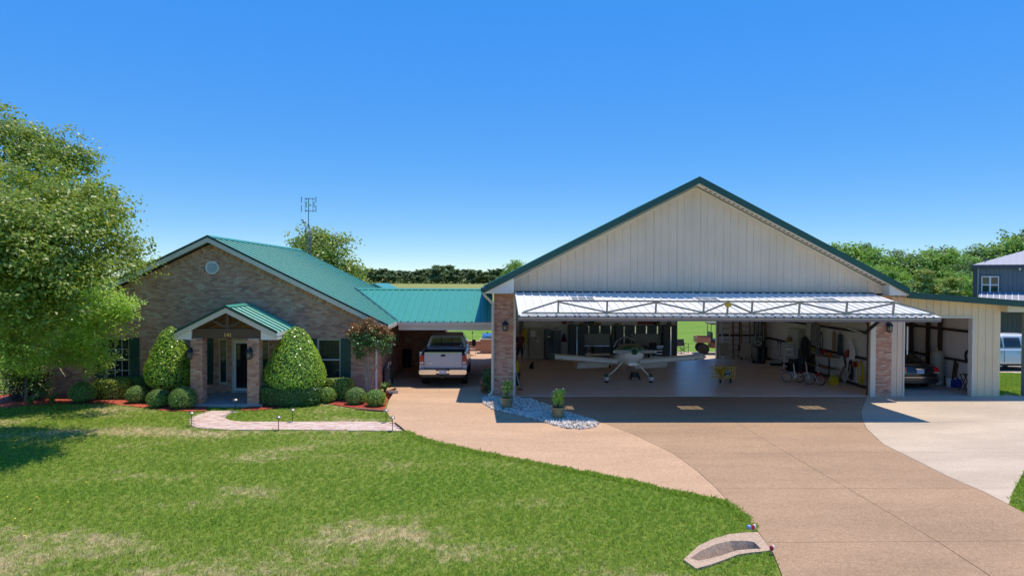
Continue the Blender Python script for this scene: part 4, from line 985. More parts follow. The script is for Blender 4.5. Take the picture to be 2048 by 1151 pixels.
for c in WC:
    panels(door,dpt(c-ww,0,0),(1,0,0),Sn,2*ww,s0,'door_white',name='door_sheet',wd=.95); panels(door,dpt(c-ww,s1,0),(1,0,0),Sn,2*ww,LD-s1,'door_white',name='door_sheet',wd=.95)
    m=MB(); f=.06
    dbox(m,c-ww,c-ww+f,s0,s1,-.03,.05); dbox(m,c+ww-f,c+ww,s0,s1,-.03,.05); dbox(m,c-ww+f,c+ww-f,s0,s0+f,-.03,.05); dbox(m,c-ww+f,c+ww-f,s1-f,s1,-.03,.05)
    for q in (1/3,2/3):
        xx=c-ww+2*ww*q; dbox(m,xx-.012,xx+.012,s0+f,s1-f,.0,.03)
    sm=(s0+s1)/2; dbox(m,c-ww+f,c+ww-f,sm-.025,sm+.025,-.02,.04)
    m.build('door_window',M['white_paint'],door)
    m=MB(); dbox(m,c-ww+f,c+ww-f,s0+f,s1-f,.012,.016); m.build('pane',M['clear_glass'],door)
for s in (1.0,1.95,3.5):
    m=MB(); dbox(m,.93,DX1-.09,s-.03,s+.03,-.12,-.012)
    if s<s0-.05 or s>s1+.05: m.build('door_purlin',M['steel_truss'],door)
m=MB(); dbox(m,.84,DX1,LD,LD+.05,-.10,.045); m.build('hinge_strip',M['dark_frame'],door)
m=MB(); dbox(m,.86,DX1-.02,-.03,-.004,-.07,-.052); m.build('seal_strip',M['aluminium'],door)
# exterior truss
tv=[A(q,606,22.45).x for q in (1117,1215,1313,1409,1506,1601,1696,1790)]; mid=A(1457,606,22.45).x
b0=.22; H=.47; rs=.028
def tbar(x0,h0,x1,h1,r=rs): 
    m=MB(); m.bar(dpt(x0,b0,h0),dpt(x1,b0,h1),r*2,r*2); m.build('truss_bar',M['steel_truss'],door)
tbar(tv[0]-.03,H,tv[-1]+.03,H); tbar(.95,.055,DX1-.12,.055)
for q in tv+[mid]: tbar(q,.085,q,H-.03)
tbar(1.0,.08,tv[0],H-.01); tbar(tv[0],H-.04,tv[1],.09); tbar(tv[1],.09,tv[2],H-.04); tbar(tv[2],H-.04,tv[3],.09); tbar(tv[3],.09,mid,H-.04); tbar(mid,H-.04,tv[4],.09); tbar(tv[4],.09,tv[5],H-.04); tbar(tv[5],H-.04,tv[6],.09); tbar(tv[6],.09,tv[7],H-.04); tbar(tv[7],H-.01,DX1-.1,.08)
m=MB(); c=dpt(mid,b0-.04,H-.11); m.box(c.x-.10,c.x+.10,c.y-.03,c.y+.03,c.z-.07,c.z+.07); m.build('truss_sticker',M['yellow_paint'],door,bevel=.01)  # plain yellow sticker box fixed to the truss, not a lamp
for x_ in (1.05,14.85):   # hydraulic rams
    m=MB(); m.cyl((x_,GY+.2,2.55),dpt(x_,2.3,-.08),.045,n=10); m.cyl((x_,GY+.2,2.55),Vector((x_,GY+.2,2.55)).lerp(dpt(x_,2.3,-.08),.45),.07,n=10); m.build('hydraulic_ram',M['dark_frame'],door)

# ================================================================= SHED on the right of the hangar
sh=thing('lean_to_shed','pale cream lean-to garage bay with low green edged roof beside the hangar','shed',(18.3,30,0),world=True)
SY=26.72; SOX0=A(1806,720,SY).x; SOX1=A(1945,720,SY).x; SX1=A(2000,720,SY).x; SOZ=A(1880,635,SY).z
F0=A(1813,586,26.4); F1=A(2048,604,26.4); fz=lambda x:F0.z+(x-F0.x)*(F1.z-F0.z)/(F1.x-F0.x); SRX=F1.x+1.2
st=lambda x: fz(x)-.16
x=15.81
siding_panel(sh,15.81,SOX0,SY-.02,.03,st,'siding_cream')
x=SOX0
while x<SOX1-.01:
    x1=min(x+.914,SOX1); siding_panel(sh,x,x1,SY,SOZ,st,'shed_cream',org_x=SOX0); x=x1
siding_panel(sh,SOX1,SX1,SY,.03,st,'shed_cream',org_x=SOX0)
m=MB(); m.box(SOX1-.05,SOX1+.04,SY-.045,SY+.2,.03,SOZ); m.box(SOX0-.03,SOX0+.03,SY-.06,SY+.2,.03,SOZ); m.box(SOX0+.03,SOX1-.05,SY-.045,SY+.2,SOZ-.01,SOZ+.05); m.build('door_trim',M['cream_trim'],sh)
m=MB(); m.box(SX1-.05,SX1,SY+.035,34,.0,3.85); m.build('side_wall',M['shed_cream'],sh)
m=MB(); m.box(SX1-.12,SX1-.055,SY+.21,33.9,.03,3.6); m.build('lining',M['insulation'],sh)
m=MB(); m.box(16.2,SX1-.12,33.9,33.96,.03,3.7); m.build('back_lining',M['insulation'],sh)
m=MB(); m.box(16.155,16.22,SY+.21,33.9,.03,3.7); m.build('inner_wall',M['insulation'],sh)
m=MB(); m.box(16.23,SX1-.13,SY+.02,33.9,-.05,.04); m.build('floor_slab',M['concrete'],sh)
for z in (1.22,2.50):
    MB().box(SX1-.22,SX1-.12,SY+.3,33.8,z-.05,z+.05).build('wall_girt',M['girt_brown'],sh)
    MB().box(16.25,SX1-.23,33.8,33.9,z-.05,z+.05).build('wall_girt',M['girt_brown'],sh)
for q in (1879,1855,1822):
    d=ray(q,700); Y=(SX1-.3)/d.x*d.y; m=MB(); m.box(SX1-.34,SX1-.23,Y-.09,Y+.09,.04,3.6); m.build('wall_post',M['girt_brown'],sh)
m=MB(); zr=lambda x:fz(x); m.add([(16.25,26.35,zr(16.25)-.12),(SRX,26.35,zr(SRX)-.12),(SRX,34.3,zr(SRX)-.12),(16.25,34.3,zr(16.25)-.12),(16.25,26.35,zr(16.25)-.02),(SRX,26.35,zr(SRX)-.02),(SRX,34.3,zr(SRX)-.02),(16.25,34.3,zr(16.25)-.02)],
    [(3,2,1,0),(4,5,6,7),(0,1,5,4),(1,2,6,5),(2,3,7,6),(3,0,4,7)]); sroof=m.build('shed_roof',M['soffit_white'],sh)
panels(sroof,(SRX,26.32,zr(SRX)),(0,1,0),(16.25-SRX,0,zr(16.25)-zr(SRX)),8.0,math.hypot(SRX-16.25,zr(16.25)-zr(SRX)),'roof_green')
m=MB(); a=(F0.x-.02,26.30,zr(F0.x)); b=(SRX+.03,26.30,zr(SRX))
m.add([(p[0],y,p[2]+h) for p in(a,b) for y in(26.26,26.34) for h in(-.19,.06)],[(0,1,3,2),(4,6,7,5),(0,2,6,4),(1,5,7,3),(0,4,5,1),(2,3,7,6)]); m.build('fascia',M['trim_green'],sroof)
m=MB(); m.box(SX1+.002,SX1+.85,26.36,27.3,3.42,st(SX1+.8)+.03); m.build('eave_box',M['shed_cream'],sh)
m=MB(); m.box(SX1+.852,SRX,26.40,27.3,3.50,st(SRX)+.03); m.build('eave_box',M['soffit_white'],sh)
q=A(2050,700,26.9); m=MB().box(q.x-.03,q.x+.13,26.85,27.05,0,3.5); m.build('corner_post',M['grey_plastic'],sh)
# ================================================================= VEGETATION
leafmat('leaf_oak',[(0.129,0.230,0.030),(0.243,0.361,0.046),(0.180,0.295,0.035),(0.346,0.416,0.066),(0.103,0.186,0.027),(0.295,0.329,0.057)],.40,.42)
leafmat('leaf_light',[(0.278,0.475,0.062),(0.399,0.590,0.093),(0.225,0.405,0.052),(0.504,0.661,0.144),(0.318,0.521,0.082)],.45,.38)
leafmat('leaf_topiary',[(0.228,0.421,0.036),(0.386,0.602,0.055),(0.298,0.504,0.046),(0.526,0.700,0.079),(0.192,0.336,0.033)],.25,.32,.6)
leafmat('leaf_ball',[(0.199,0.342,0.061),(0.283,0.447,0.078),(0.367,0.520,0.101),(0.167,0.297,0.056)],.25,.5)
leafmat('leaf_dark',[(0.060,0.154,0.038),(0.104,0.224,0.048),(0.150,0.280,0.057),(0.044,0.112,0.032)],.2,.4)
leafmat('leaf_yellow',[(0.316,0.422,0.050),(0.504,0.544,0.067),(0.232,0.362,0.046),(0.630,0.604,0.097)],.3,.4)
leafmat('leaf_red',[(0.300,0.130,0.035),(0.360,0.200,0.050),(0.300,0.085,0.030),(0.200,0.180,0.040),(0.400,0.260,0.070)],.35,.35)
leafmat('leaf_purple',[(0.046,0.023,0.021),(0.072,0.039,0.026),(0.039,0.058,0.021),(0.117,0.026,0.026)],.2,.4)
leafmat('leaf_wood',[(0.131,0.283,0.034),(0.204,0.389,0.043),(0.275,0.473,0.054),(0.168,0.316,0.043),(0.108,0.221,0.034)],.3,.6)
leafmat('leaf_wood_dark',[(0.086,0.184,0.044),(0.128,0.241,0.055),(0.161,0.274,0.063),(0.108,0.210,0.052)],.25,.6)
leafmat('leaf_far',[(0.095,0.162,0.054),(0.135,0.213,0.065),(0.112,0.182,0.061)],.2,.7)
leafmat('needle',[(0.253,0.329,0.068),(0.328,0.395,0.087),(0.209,0.276,0.064)],.2,.6)
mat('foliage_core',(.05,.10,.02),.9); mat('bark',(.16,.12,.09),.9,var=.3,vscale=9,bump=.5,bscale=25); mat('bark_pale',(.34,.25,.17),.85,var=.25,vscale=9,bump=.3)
def crown_leaves(lobes, n_clump, per, L, W, spread, shell=.45, up=.25, sub=0):
    """lobes: (centre, radii, weight). Leaves gathered in clumps through the crown's outer volume."""
    wt=np.array([q[2] for q in lobes],float); wt/=wt.sum(); ch=rng.choice(len(lobes),n_clump,p=wt)
    Cn=np.array([q[0] for q in lobes])[ch]; Rn=np.array([q[1] for q in lobes])[ch]
    d=rng.normal(size=(n_clump,3)); d/=np.linalg.norm(d,axis=1,keepdims=True)
    r=(shell+(1-shell)*rng.uniform(size=(n_clump,1))**.6)*rng.uniform(.86,1.12,(n_clump,1))
    cc=Cn+d*r*Rn
    if sub:                        # boughs: each clump splits into smaller sprays
        cc=np.repeat(cc,sub,0)+rng.normal(size=(n_clump*sub,3))*np.array((spread*1.7,spread*1.7,spread*.9)); d=np.repeat(d,sub,0); n_clump*=sub
    C=np.repeat(cc,per,0)+rng.normal(size=(n_clump*per,3))*np.array((spread,spread,spread*.62)); N0=np.repeat(d,per,0)*.8
    return leaf_quads(C,L,W,up=up,N0=N0)
def limbs(base, tops, r0, mb=None, wob=.25):
    mb=mb or MB(); base=Vector(base)
    for t,(p,rr) in enumerate(tops):
        p=Vector(p); K=6; P=[]; 
        for k in range(K+1):
            u=k/K; q=base.lerp(p,u); q.z=base.z+(p.z-base.z)*(u**.85)
            if 0<k<K: q+=Vector((random.gauss(0,wob),random.gauss(0,wob),0))*(u*(1-u)*2)
            P.append(q)
        mb.tube(P,[rr*(1-.85*k/K)+.012 for k in range(K+1)],7)
    return mb
def PL(px,py,Y,rpx,wt=None,fy=1.0,fz=1.0):
    c=A(px,py,Y); r=rpx*Y/FPX; return (tuple(c),(r,r*fy,r*fz),wt or rpx*rpx)
# ---- big oak at the left
oak=thing('oak_tree','tall broad oak filling the left edge of the picture','tree',(-17.2,22.5,0),world=True)
lob=[PL(15,285,24,80),PL(95,312,24,58),PL(148,318,25,42),PL(172,300,25,22,250),PL(60,400,21,100),PL(165,425,19.5,72),PL(205,400,22,36),PL(110,505,18.4,98),PL(220,490,21,50),PL(255,530,24,34),PL(232,448,24.5,30),PL(0,500,17.6,115),PL(55,590,17.8,78),PL(0,640,19.5,85),PL(150,560,18.6,58),
     PL(-90,420,21,120),PL(-80,600,20,110),PL(-120,300,24,90)]
V=crown_leaves(lob,640,15,.115,.068,.15,shell=.3,sub=9)
quads('crown',V,M['leaf_oak'],oak)
tops=[(l_[0],.10) for l_ in lob]
mb=MB(); mb.tube([(-17.2,22.5,-.1),(-17.15,22.5,1.2),(-17.0,22.4,2.6)],[.34,.27,.24],10); limbs((-17.0,22.4,2.5),tops,.2,mb); mb.build('trunk',M['bark'],oak,smooth=True)
# ---- lighter multi-stem tree in front of the house corner
b=G(96,797); myr=thing('multi_stem_tree','light green multi-stemmed tree rising from the mulch at the house corner','tree',(b.x,b.y,0),world=True)
lob=[PL(120,610,24.8,70),PL(55,665,24.5,62),PL(195,600,25,48),PL(215,640,25.2,42),PL(160,680,25.2,52),PL(195,720,25.6,30),PL(100,705,25,42),PL(140,545,24.5,50),PL(230,612,25.4,26),PL(20,725,25.5,34),PL(130,752,26,22,220)]
V=crown_leaves(lob,230,15,.10,.06,.13,shell=.3,sub=8); quads('crown',V,M['leaf_light'],myr)
mb=MB()
for dx in (-.32,-.12,.06,.22): mb.tube([(b.x+dx*.5,b.y,-.05),(b.x+dx,b.y+.05,1.0),(b.x+dx*1.5,b.y,2.3)],[.05,.042,.035],7)
limbs((b.x,b.y,2.0),[(q[0],.045) for q in lob],.04,mb,.12); mb.build('trunk',M['bark_pale'],myr,smooth=True)
# ---- clipped shrubs
def topiary(name,label,cat,base,R,H,z0,prof,mt,L,W,dens,stem=None,group=None,fy=1.0,bumpy=.05):
    t=thing(name,label,cat,(base[0],base[1],0),group=group)
    hs_=np.array([p[0] for p in prof]); rs_=np.array([p[1] for p in prof])
    n=int(dens*(2*math.pi*R*H*.85)); u=rng.uniform(0,1,n*2); rr=np.interp(u,hs_,rs_); k=rng.uniform(size=n*2)<np.maximum(rr,.12)/rs_.max(); u=u[k][:n]; rr=np.interp(u,hs_,rs_)
    a=rng.uniform(0,2*math.pi,len(u)); slope=(np.interp(u+.02,hs_,rs_)-np.interp(u-.02,hs_,rs_))/.04*R/H
    lump=1+bumpy*np.sin(a*5+u*9+base[0])*np.cos(u*13+a*2)
    rad=R*rr*lump*(1-.09*rng.uniform(size=len(u))**2); C=np.stack([rad*np.cos(a),rad*np.sin(a)*fy,z0+u*H],1)
    N0=np.stack([np.cos(a),np.sin(a),-slope],1); N0/=np.linalg.norm(N0,axis=1,keepdims=True)
    # caps
    V=leaf_quads(C+rng.normal(size=C.shape)*.012,L,W,N0=N0*1.3,up=-.15); quads('foliage',V,M[mt],t)
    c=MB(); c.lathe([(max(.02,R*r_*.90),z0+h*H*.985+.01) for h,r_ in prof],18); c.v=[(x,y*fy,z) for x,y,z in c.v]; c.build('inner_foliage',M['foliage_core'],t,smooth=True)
    if stem:
        s_=MB()
        for q in range(stem): s_.tube([(.03*math.cos(q*2.1),.03*math.sin(q*2.1),-.02),(.10*math.cos(q*2.1+.3),.10*math.sin(q*2.1),z0+.15)],[.035,.028],7)
        s_.build('stem',M['bark'],t)
    return t
CONE=[(0,.42),(.05,.72),(.13,.93),(.24,1.0),(.38,.93),(.55,.77),(.72,.58),(.86,.40),(.95,.25),(1,.05)]
BALL=[(0,.45),(.08,.72),(.2,.92),(.38,1.0),(.58,.98),(.75,.83),(.88,.60),(.96,.34),(1,.06)]
HEDGE=[(0,.80),(.1,.92),(.4,1),(.75,1),(.9,.92),(.97,.75),(1,.1)]
q=G(340,795); topiary('cone_topiary','large clipped cone shrub left of the porch, half in shadow','shrub',(A(339,740,26.0).x,26.1),.93,2.34,.42,CONE,'leaf_topiary',.062,.042,620,stem=3,group='cone shrubs beside the porch')
topiary('cone_topiary','large clipped cone shrub right of the porch, fully sunlit','shrub',(A(590,740,25.4).x,25.5),1.13,2.42,.40,CONE,'leaf_topiary',.062,.042,620,stem=3,group='cone shrubs beside the porch')
for (px,py,r,lab,mt) in ((155,807,24,'round boxwood ball left of the yellowish hedge','leaf_ball'),(266,808,20,'small round boxwood ball in front of the hedge under the left window','leaf_ball'),(309,817,21,'round boxwood ball between two others near the left cone shrub','leaf_ball'),(357,820,26,'wide round boxwood ball next to the left porch pillar','leaf_ball'),
        (651,807,18,'small bright boxwood ball in front of the right window hedge','leaf_topiary'),(709,811,20,'darker boxwood ball under the red tipped tree','leaf_ball'),(749,815,20,'bright round boxwood ball at the corner by the drive','leaf_topiary')):
    g=G(px,py); R=r*g.y/FPX*1.04; topiary('boxwood_ball',lab,'shrub',(g.x,g.y+R*.7),R,R*1.62,.02,BALL,mt,.034,.022,1500,group='boxwood balls along the house',bumpy=.03)
g=G(215,806); topiary('box_hedge','clipped yellow green hedge under the left window','hedge',(A(222,790,26.3).x,26.35),.70,.78,.02,HEDGE,'leaf_yellow',.055,.036,900,fy=.55)
topiary('box_hedge','dark green low hedge partly behind the yellowish one below the left window','hedge',(A(262,780,26.8).x,26.8),.72,.78,.02,HEDGE,'leaf_dark',.055,.036,800,fy=.40)
g=G(574,815); topiary('box_hedge','long dark low hedge in front of the right cone shrub','hedge',(A(577,800,25.0).x,25.0),1.22,.72,.02,HEDGE,'leaf_dark',.050,.034,900,fy=.42)
topiary('box_hedge','low hedge with yellow leaf tips under the right window','hedge',(A(676,790,26.2).x,26.25),.60,.80,.02,HEDGE,'leaf_yellow',.052,.034,900,fy=.55)
# ---- red tipped standard tree
b=G(737,803); ph=thing('red_tip_tree','small photinia tree with red orange new leaves on bare stems','tree',(b.x,b.y,0),world=True)
lobg=[PL(718,708,26.2,12,170),PL(768,700,26.2,12,170),PL(722,690,26.2,22),PL(755,684,26.2,24),PL(716,672,26.2,17),PL(772,676,26.2,16),PL(740,672,26.2,24)]
quads('crown',crown_leaves(lobg,260,14,.085,.045,.08,shell=.3),M['leaf_dark'],ph)
lobr=[PL(740,655,26.2,19),PL(715,660,26.2,14),PL(765,663,26.2,16),PL(740,645,26.2,10),PL(775,672,26.2,9),PL(703,668,26.2,9)]
quads('red_new_growth',crown_leaves(lobr,230,14,.085,.045,.07,shell=.2,up=.1),M['leaf_red'],ph)
mb=MB()
for px,py in ((722,700),(738,690),(748,690),(766,695),(731,700)):
    p=A(px,py,26.2); mb.tube([(b.x+random.uniform(-.06,.06),b.y,-.03),(b.x+(p.x-b.x)*.35,b.y,.9),(p.x,26.2,p.z)],[.032,.026,.018],6)
mb.build('stem',M['bark_pale'],ph,smooth=True)
# ---- purple shrub at the far left and grassy clumps
b=G(52,806); nan=thing('purple_shrub','dark purple leaved shrub under the big oak','shrub',(b.x,b.y,0),world=True)
lob=[PL(50,770,26.2,36),PL(30,745,26.2,26),PL(72,758,26.2,28),PL(60,725,26.2,24)]
quads('foliage',crown_leaves(lob,420,14,.09,.045,.10,shell=.2),M['leaf_purple'],nan); MB().tube([(b.x,b.y,-.02),(b.x,b.y,1.0)],[.05,.02],6).build('stem',M['bark'],nan)
quads('green_foliage',crown_leaves([PL(40,735,26.0,36),PL(75,775,25.9,26)],160,12,.08,.045,.10,shell=.2),M['leaf_dark'],nan)
mat('blade_green',(.10,.24,.035),.5,var=.2)
def clump(name,label,px,py,h,n):
    g=G(px,py); t=thing(name,label,'plant',(g.x,g.y,0)); V=[]
    for i in range(n):
        a=random.random()*6.28; le=random.uniform(.6,1.1)*h; sp=random.uniform(.25,.75)*h; w_=.012; dx,dy=math.cos(a),math.sin(a); pr=[]
        for k in range(4):
            u=k/3; pr.append((dx*(.03+sp*u**1.6),dy*(.03+sp*u**1.6),.02+le*(u-.42*u**2.4),w_*(1-u*.9)))
        for k in range(3):
            p,q_=pr[k],pr[k+1]; V.append([(p[0]-dy*p[3],p[1]+dx*p[3],p[2]),(p[0]+dy*p[3],p[1]-dx*p[3],p[2]),(q_[0]+dy*q_[3],q_[1]-dx*q_[3],q_[2]),(q_[0]-dy*q_[3],q_[1]+dx*q_[3],q_[2])])
    quads('leaves',np.array(V),M['blade_green'],t); MB().ball((0,0,.02),(.06,.06,.04),8,5).build('root_crown',M['foliage_core'],t)
clump('daylily','arching daylily clump in the mulch beside the multi-stemmed tree',104,807,.62,90)
clump('daylily','arching daylily clump at the drive corner of the house',770,783,.60,80)
g=G(40,809); clump('daylily','dark low grassy clump beneath the purple shrub',62,808,.42,60)
# ---- pots in front of the hangar
mat('pot_glaze',(.27,.24,.12),.4,var=.25,vscale=7); mat('soil',(.05,.035,.025),.95); mat('petal_yellow',(.75,.68,.30),.6); mat('leaf_pot',(.06,.14,.03),.5,var=.3)
def potted(px,py,label,top,bushy):
    g=G(px,py,.05); t=thing('potted_plant',label,'potted plant',(g.x,g.y+.18,.06),group='glazed pots on the stone bed')
    MB().lathe([(.15,0),(.17,.02),(.20,.2),(.215,.31),(.235,.33),(.235,.38),(.20,.38),(.195,.33)],24).build('pot',M['pot_glaze'],t,smooth=True)
    MB().cyl((0,0,.30),(0,0,.345),.195,n=20).build('soil',M['soil'],t)
    s_=MB()
    for k in range(5): s_.tube([(0,0,.32),(random.uniform(-.12,.12),random.uniform(-.1,.1),.32+top*.9)],[.012,.006],5)
    s_.build('stems',M['leaf_pot'],t)
    lob=[((0,0,.40+top*.45),(.17*bushy,.17*bushy,top*.5),3),((.04,0,.38+top*.8),(.15*bushy,.14*bushy,top*.25),2)]
    quads('foliage',crown_leaves(lob,75,14,.062,.035,.05,shell=.1),M['leaf_topiary' if bushy>1 else 'leaf_ball'],t)
    f=MB()
    for k in range(9):
        a=k*2.4; r=.05+.13*random.random(); c=(r*math.cos(a),r*math.sin(a)-.03,.40+top*random.uniform(.55,1.05)); 
        f.ball(c,(.035,.035,.025),7,4)
    f.build('flowers',M['petal_yellow'],t,smooth=True)
potted(1014,818,'glazed pot with pale yellow flowers against the left hangar pier',.60,.95)
potted(1117,839,'glazed pot with tall yellow flowers at the middle of the stone bed',.58,1.05)
# ---- trees behind
def proto_tree(name,label,mt,kind,group,leaf=.34,n=520):
    t=thing(name,label,'tree',(0,0,0),group=group)
    if kind=='round': lob=[((0,0,6.3),(3.1,3.1,2.9),6),((1.8,.6,5.2),(2.2,2.2,1.9),3),((-1.9,-.4,5.0),(2.2,2.1,1.9),3),((.3,1.5,7.6),(2.0,2.0,1.8),3),((-.6,-1.6,5.6),(2.1,2.1,2.0),3),((.5,0,3.4),(2.7,2.7,1.8),3)]
    elif kind=='tall': lob=[((0,0,7.0),(2.3,2.3,2.7),5),((1.2,.3,5.2),(2.0,2.0,2.0),3),((-1.2,-.5,4.8),(2.0,2.0,2.1),3),((0,.4,3.0),(2.3,2.3,1.9),3),((-.6,.4,8.7),(1.2,1.2,1.2),1.2)]
    else: lob=[((0,0,9-k*1.05),(.5+k*.33,.5+k*.33,.62),1+k*.6) for k in range(8)]
    quads('crown',crown_leaves(lob,n//5,16,leaf,leaf*.62,.30 if kind!='pine' else .25,shell=.5,sub=5),M[mt],t)
    mb=MB(); mb.tube([(0,0,-.2),(0,0,2.5),(.1,0,5.5)],[.26,.2,.08],8)
    for l_ in lob[:4]: mb.tube([(0,0,2.4),Vector(l_[0])*.75,l_[0]],[.12,.07,.03],5)
    mb.build('trunk',M['bark'],t); return t
GRW='wood edge trees beyond the shed'
PR=[proto_tree('broadleaf_tree','tall bright broadleaf tree at the left end of the wood beyond the shed','leaf_wood','round',GRW),proto_tree('broadleaf_tree','narrow darker tree standing in the wood just left of the grey building','leaf_wood_dark','tall',GRW),
    proto_tree('pine_tree','olive green pine in front of the wood beyond the shed roof','needle','pine',GRW,.34,460)]
# shade tree behind the house
sp_=proto_tree('shade_tree','dark full crowned tree rising behind the green house roof','leaf_oak','tall','trees behind the house',.24,1500)
p=A(640,560,56); sp_.location=(p.x,56,-.4); sp_.scale=(1.02,1.02,.92)
def plant_tree(proto,first,px,top,Y,label,rot,wide=1.0,ref=9.7):
    p=A(px,560,Y); zt=A(px,top,Y).z; s_=zt/ref
    if first: o=proto; o.location=(p.x,Y,-.1); o.rotation_euler=(0,0,rot); o.scale=(s_*wide,s_*wide,s_); o['label']=label; return o
    return dup(proto,(p.x,Y,-.1),rot,label,(s_*wide,s_*wide,s_))
used=[True,True,True]
spec=[(0,1688,478,96,1.15,'tallest round tree next to the hangar roof slope on the right'),(1,1722,489,100,1.2,'dark tree second from the hangar roof in the back row'),(0,1752,491,98,1.0,'rounded tree above the dip of the shed roof line'),(1,1800,500,102,1.25,'darker back row tree over the middle of the shed roof'),
 (0,1842,494,100,1.1,'bright rounded back row tree left of the pine'),(1,1880,494,104,1.1,'dark back row tree just right of the pine'),(0,1918,492,100,1.0,'bright back row tree left of the grey building'),(1,1962,490,106,1.0,'slim ragged topped tree behind the grey roof edge'),(0,2012,470,104,1.2,'large tree towering over the grey building roof'),(1,2052,460,104,1.2,'tallest dark tree at the right picture edge'),(0,2095,466,104,1.2,'tree just past the right picture edge'),
 (0,1722,512,84,1.1,'light green front row tree close to the hangar roof'),(0,1775,528,80,1.2,'low light green tree above the hangar eave corner'),(1,1832,560,72,.9,'short dark tree left of the pine foot'),(0,1905,538,74,1.1,'front row tree beside the grey building wall'),(1,1938,520,78,1.0,'dark front row tree touching the grey building corner'),(0,1790,555,66,.9,'small bright bushy tree just over the shed roof')]
for i,(k,px,top,Y,wd,lab) in enumerate(spec):
    plant_tree(PR[k],used[k],px,top,Y,lab,i*1.3,wd); used[k]=False
plant_tree(PR[2],True,1850,532,68,'olive green pine in front of the wood beyond the shed roof',.4,1.35); plant_tree(PR[2],False,1905,548,66,'smaller pine in front of the wood near the grey building',1.7,1.3)
plant_tree(PR[2],False,296,518,75,'pine tip showing between the oak and the left roof slope',2.2,1.0); plant_tree(PR[2],False,270,512,80,'pine behind the oak leaves left of the house',.9,1.1)
FAR='trees of the far hedgerow'
fp=[proto_tree('hedgerow_tree','far tree','leaf_far','round',FAR,.75,190),proto_tree('hedgerow_tree','far tree','leaf_far','tall',FAR,.75,190)]
places=[]; x=560; k=0
while x<1032:
    places.append((x,k)); x+=random.uniform(9,15); k+=1
lab_='distant hedgerow tree beyond the meadow, one of the even dark row'
for i,(x,k) in enumerate(places):
    top=540-random.uniform(-3,4)-(7 if 870<x<895 else 0)-(3 if x<775 else 0); Y=555+random.uniform(-12,25); o=plant_tree(fp[i%2],i<2,x,top,Y,lab_,i*1.1,1.45); o['group']=FAR
fp2=dup(PR[0],(0,0,0),0,'single round tree far behind the left hangar eave'); p=A(1028,556,210); zt=A(1028,517,210).z; fp2.location=(p.x,210,0); s_=zt/9.7; fp2.scale=(s_*.85,s_*.85,s_); fp2['group']='trees behind the house'
# hedgerow undergrowth keeps the far row closed at its foot
V=[]; 
C=np.stack([rng.uniform(A(540,560,565).x,A(1050,560,565).x,4500),rng.uniform(552,562,4500),np.abs(rng.normal(0,2.6,4500))+.3],1); V=leaf_quads(C,1.5,1.0,up=.2)
o=quads('hedgerow_undergrowth',V,M['leaf_far']); tag(o,'dark undergrowth along the foot of the far hedgerow','undergrowth',kind='stuff')
C=np.stack([rng.uniform(A(1640,560,88).x,A(2120,560,88).x,9000),rng.uniform(80,98,9000),np.abs(rng.normal(0,1.7,9000))+.2],1); V=leaf_quads(C,.5,.32,up=.2)
o=quads('wood_undergrowth',V,M['leaf_wood']); tag(o,'green undergrowth filling the wood beyond the shed','undergrowth',kind='stuff')

# the far wood carries on to both sides of the hedgerow as one mass
n1=9000; X=np.concatenate([rng.uniform(-760,A(545,560,565).x,n1),rng.uniform(A(1045,560,565).x,800,n1)]); top=9+3*np.sin(X*.045)+2*np.sin(X*.13+1); 
C=np.stack([X,rng.uniform(560,585,len(X)),rng.uniform(0,1,len(X))**.7*top],1); o=quads('distant_wood',leaf_quads(C,2.4,1.7,up=.3),M['leaf_far']); tag(o,'dark distant wood on the horizon to either side of the hedgerow','wood',kind='stuff')
# ================================================================= VEHICLES
def rrect(hw, z0, z1, y, r=.12, n=3, cx=0.0, top=None):
    """rounded rectangle ring in the XZ plane at y; top: half width at the top"""
    top=hw if top is None else top; P=[]; r=min(r,(z1-z0)*.48,hw*.9)
    for (sx,w_,z_,a0) in ((1,hw,z0+r,-90),(1,top,z1-r,0),(-1,top,z1-r,90),(-1,hw,z0+r,180)):
        for k in range(n+1):
            a=math.radians(a0+90*k/n); P.append((cx+sx*(w_-r)+r*math.cos(a),y,z_+r*math.sin(a)))
    return P
def wheel(parent, c, R, wd, rim=.62, side=1, dark=False):
    x,y,z=c; m=MB(); a=wd/2
    m.lathe([(R*rim,-a),(R*.93,-a),(R,-a*.72),(R,a*.72),(R*.93,a),(R*rim,a)],26,c,'x',caps=False); m.lathe([(R*rim,a),(R*rim,-a)],26,c,'x',caps=False)
    t=m.build('wheel',M['rubber'],parent,smooth=True)
    m=MB(); m.lathe([(R*rim,-a*.8),(R*rim*.9,-a*.35),(R*.18,-a*.3),(.02,-a*.5)],26,c,'x') ; m.lathe([(R*rim,a*.8),(R*rim*.9,a*.35),(R*.18,a*.3),(.02,a*.5)],26,c,'x')
    rm=m.build('rim',M['black_metal' if dark else 'aluminium'],t,smooth=True)
    m=MB()
    for k in range(5):
        an=k*2*math.pi/5; 
        for s in (-1,1): m.bar((x+s*a*.42,y+math.cos(an)*R*.16,z+math.sin(an)*R*.16),(x+s*a*.62,y+math.cos(an)*R*rim*.93,z+math.sin(an)*R*rim*.93),.03,.05,up=(1,0,0))
    m.build('spokes',M['black_metal' if dark else 'aluminium'],t)
    return t
def carpaint(name,col,metal=.0,rough=.3): return mat(name,col,rough,metal=metal,coat=.7,var=.03,vscale=3)
carpaint('paint_silver',(.40,.41,.50),.45,.35); carpaint('paint_black',(.012,.012,.014)); carpaint('paint_white',(.78,.79,.80))
mat('tail_red',(.50,.012,.012),.15,coat=.6); mat('plate_white',(.62,.66,.78),.4); mat('plate_text',(.05,.07,.20),.5); mat('bed_liner',(.03,.03,.033),.75); mat('seat_grey',(.12,.11,.11),.8)
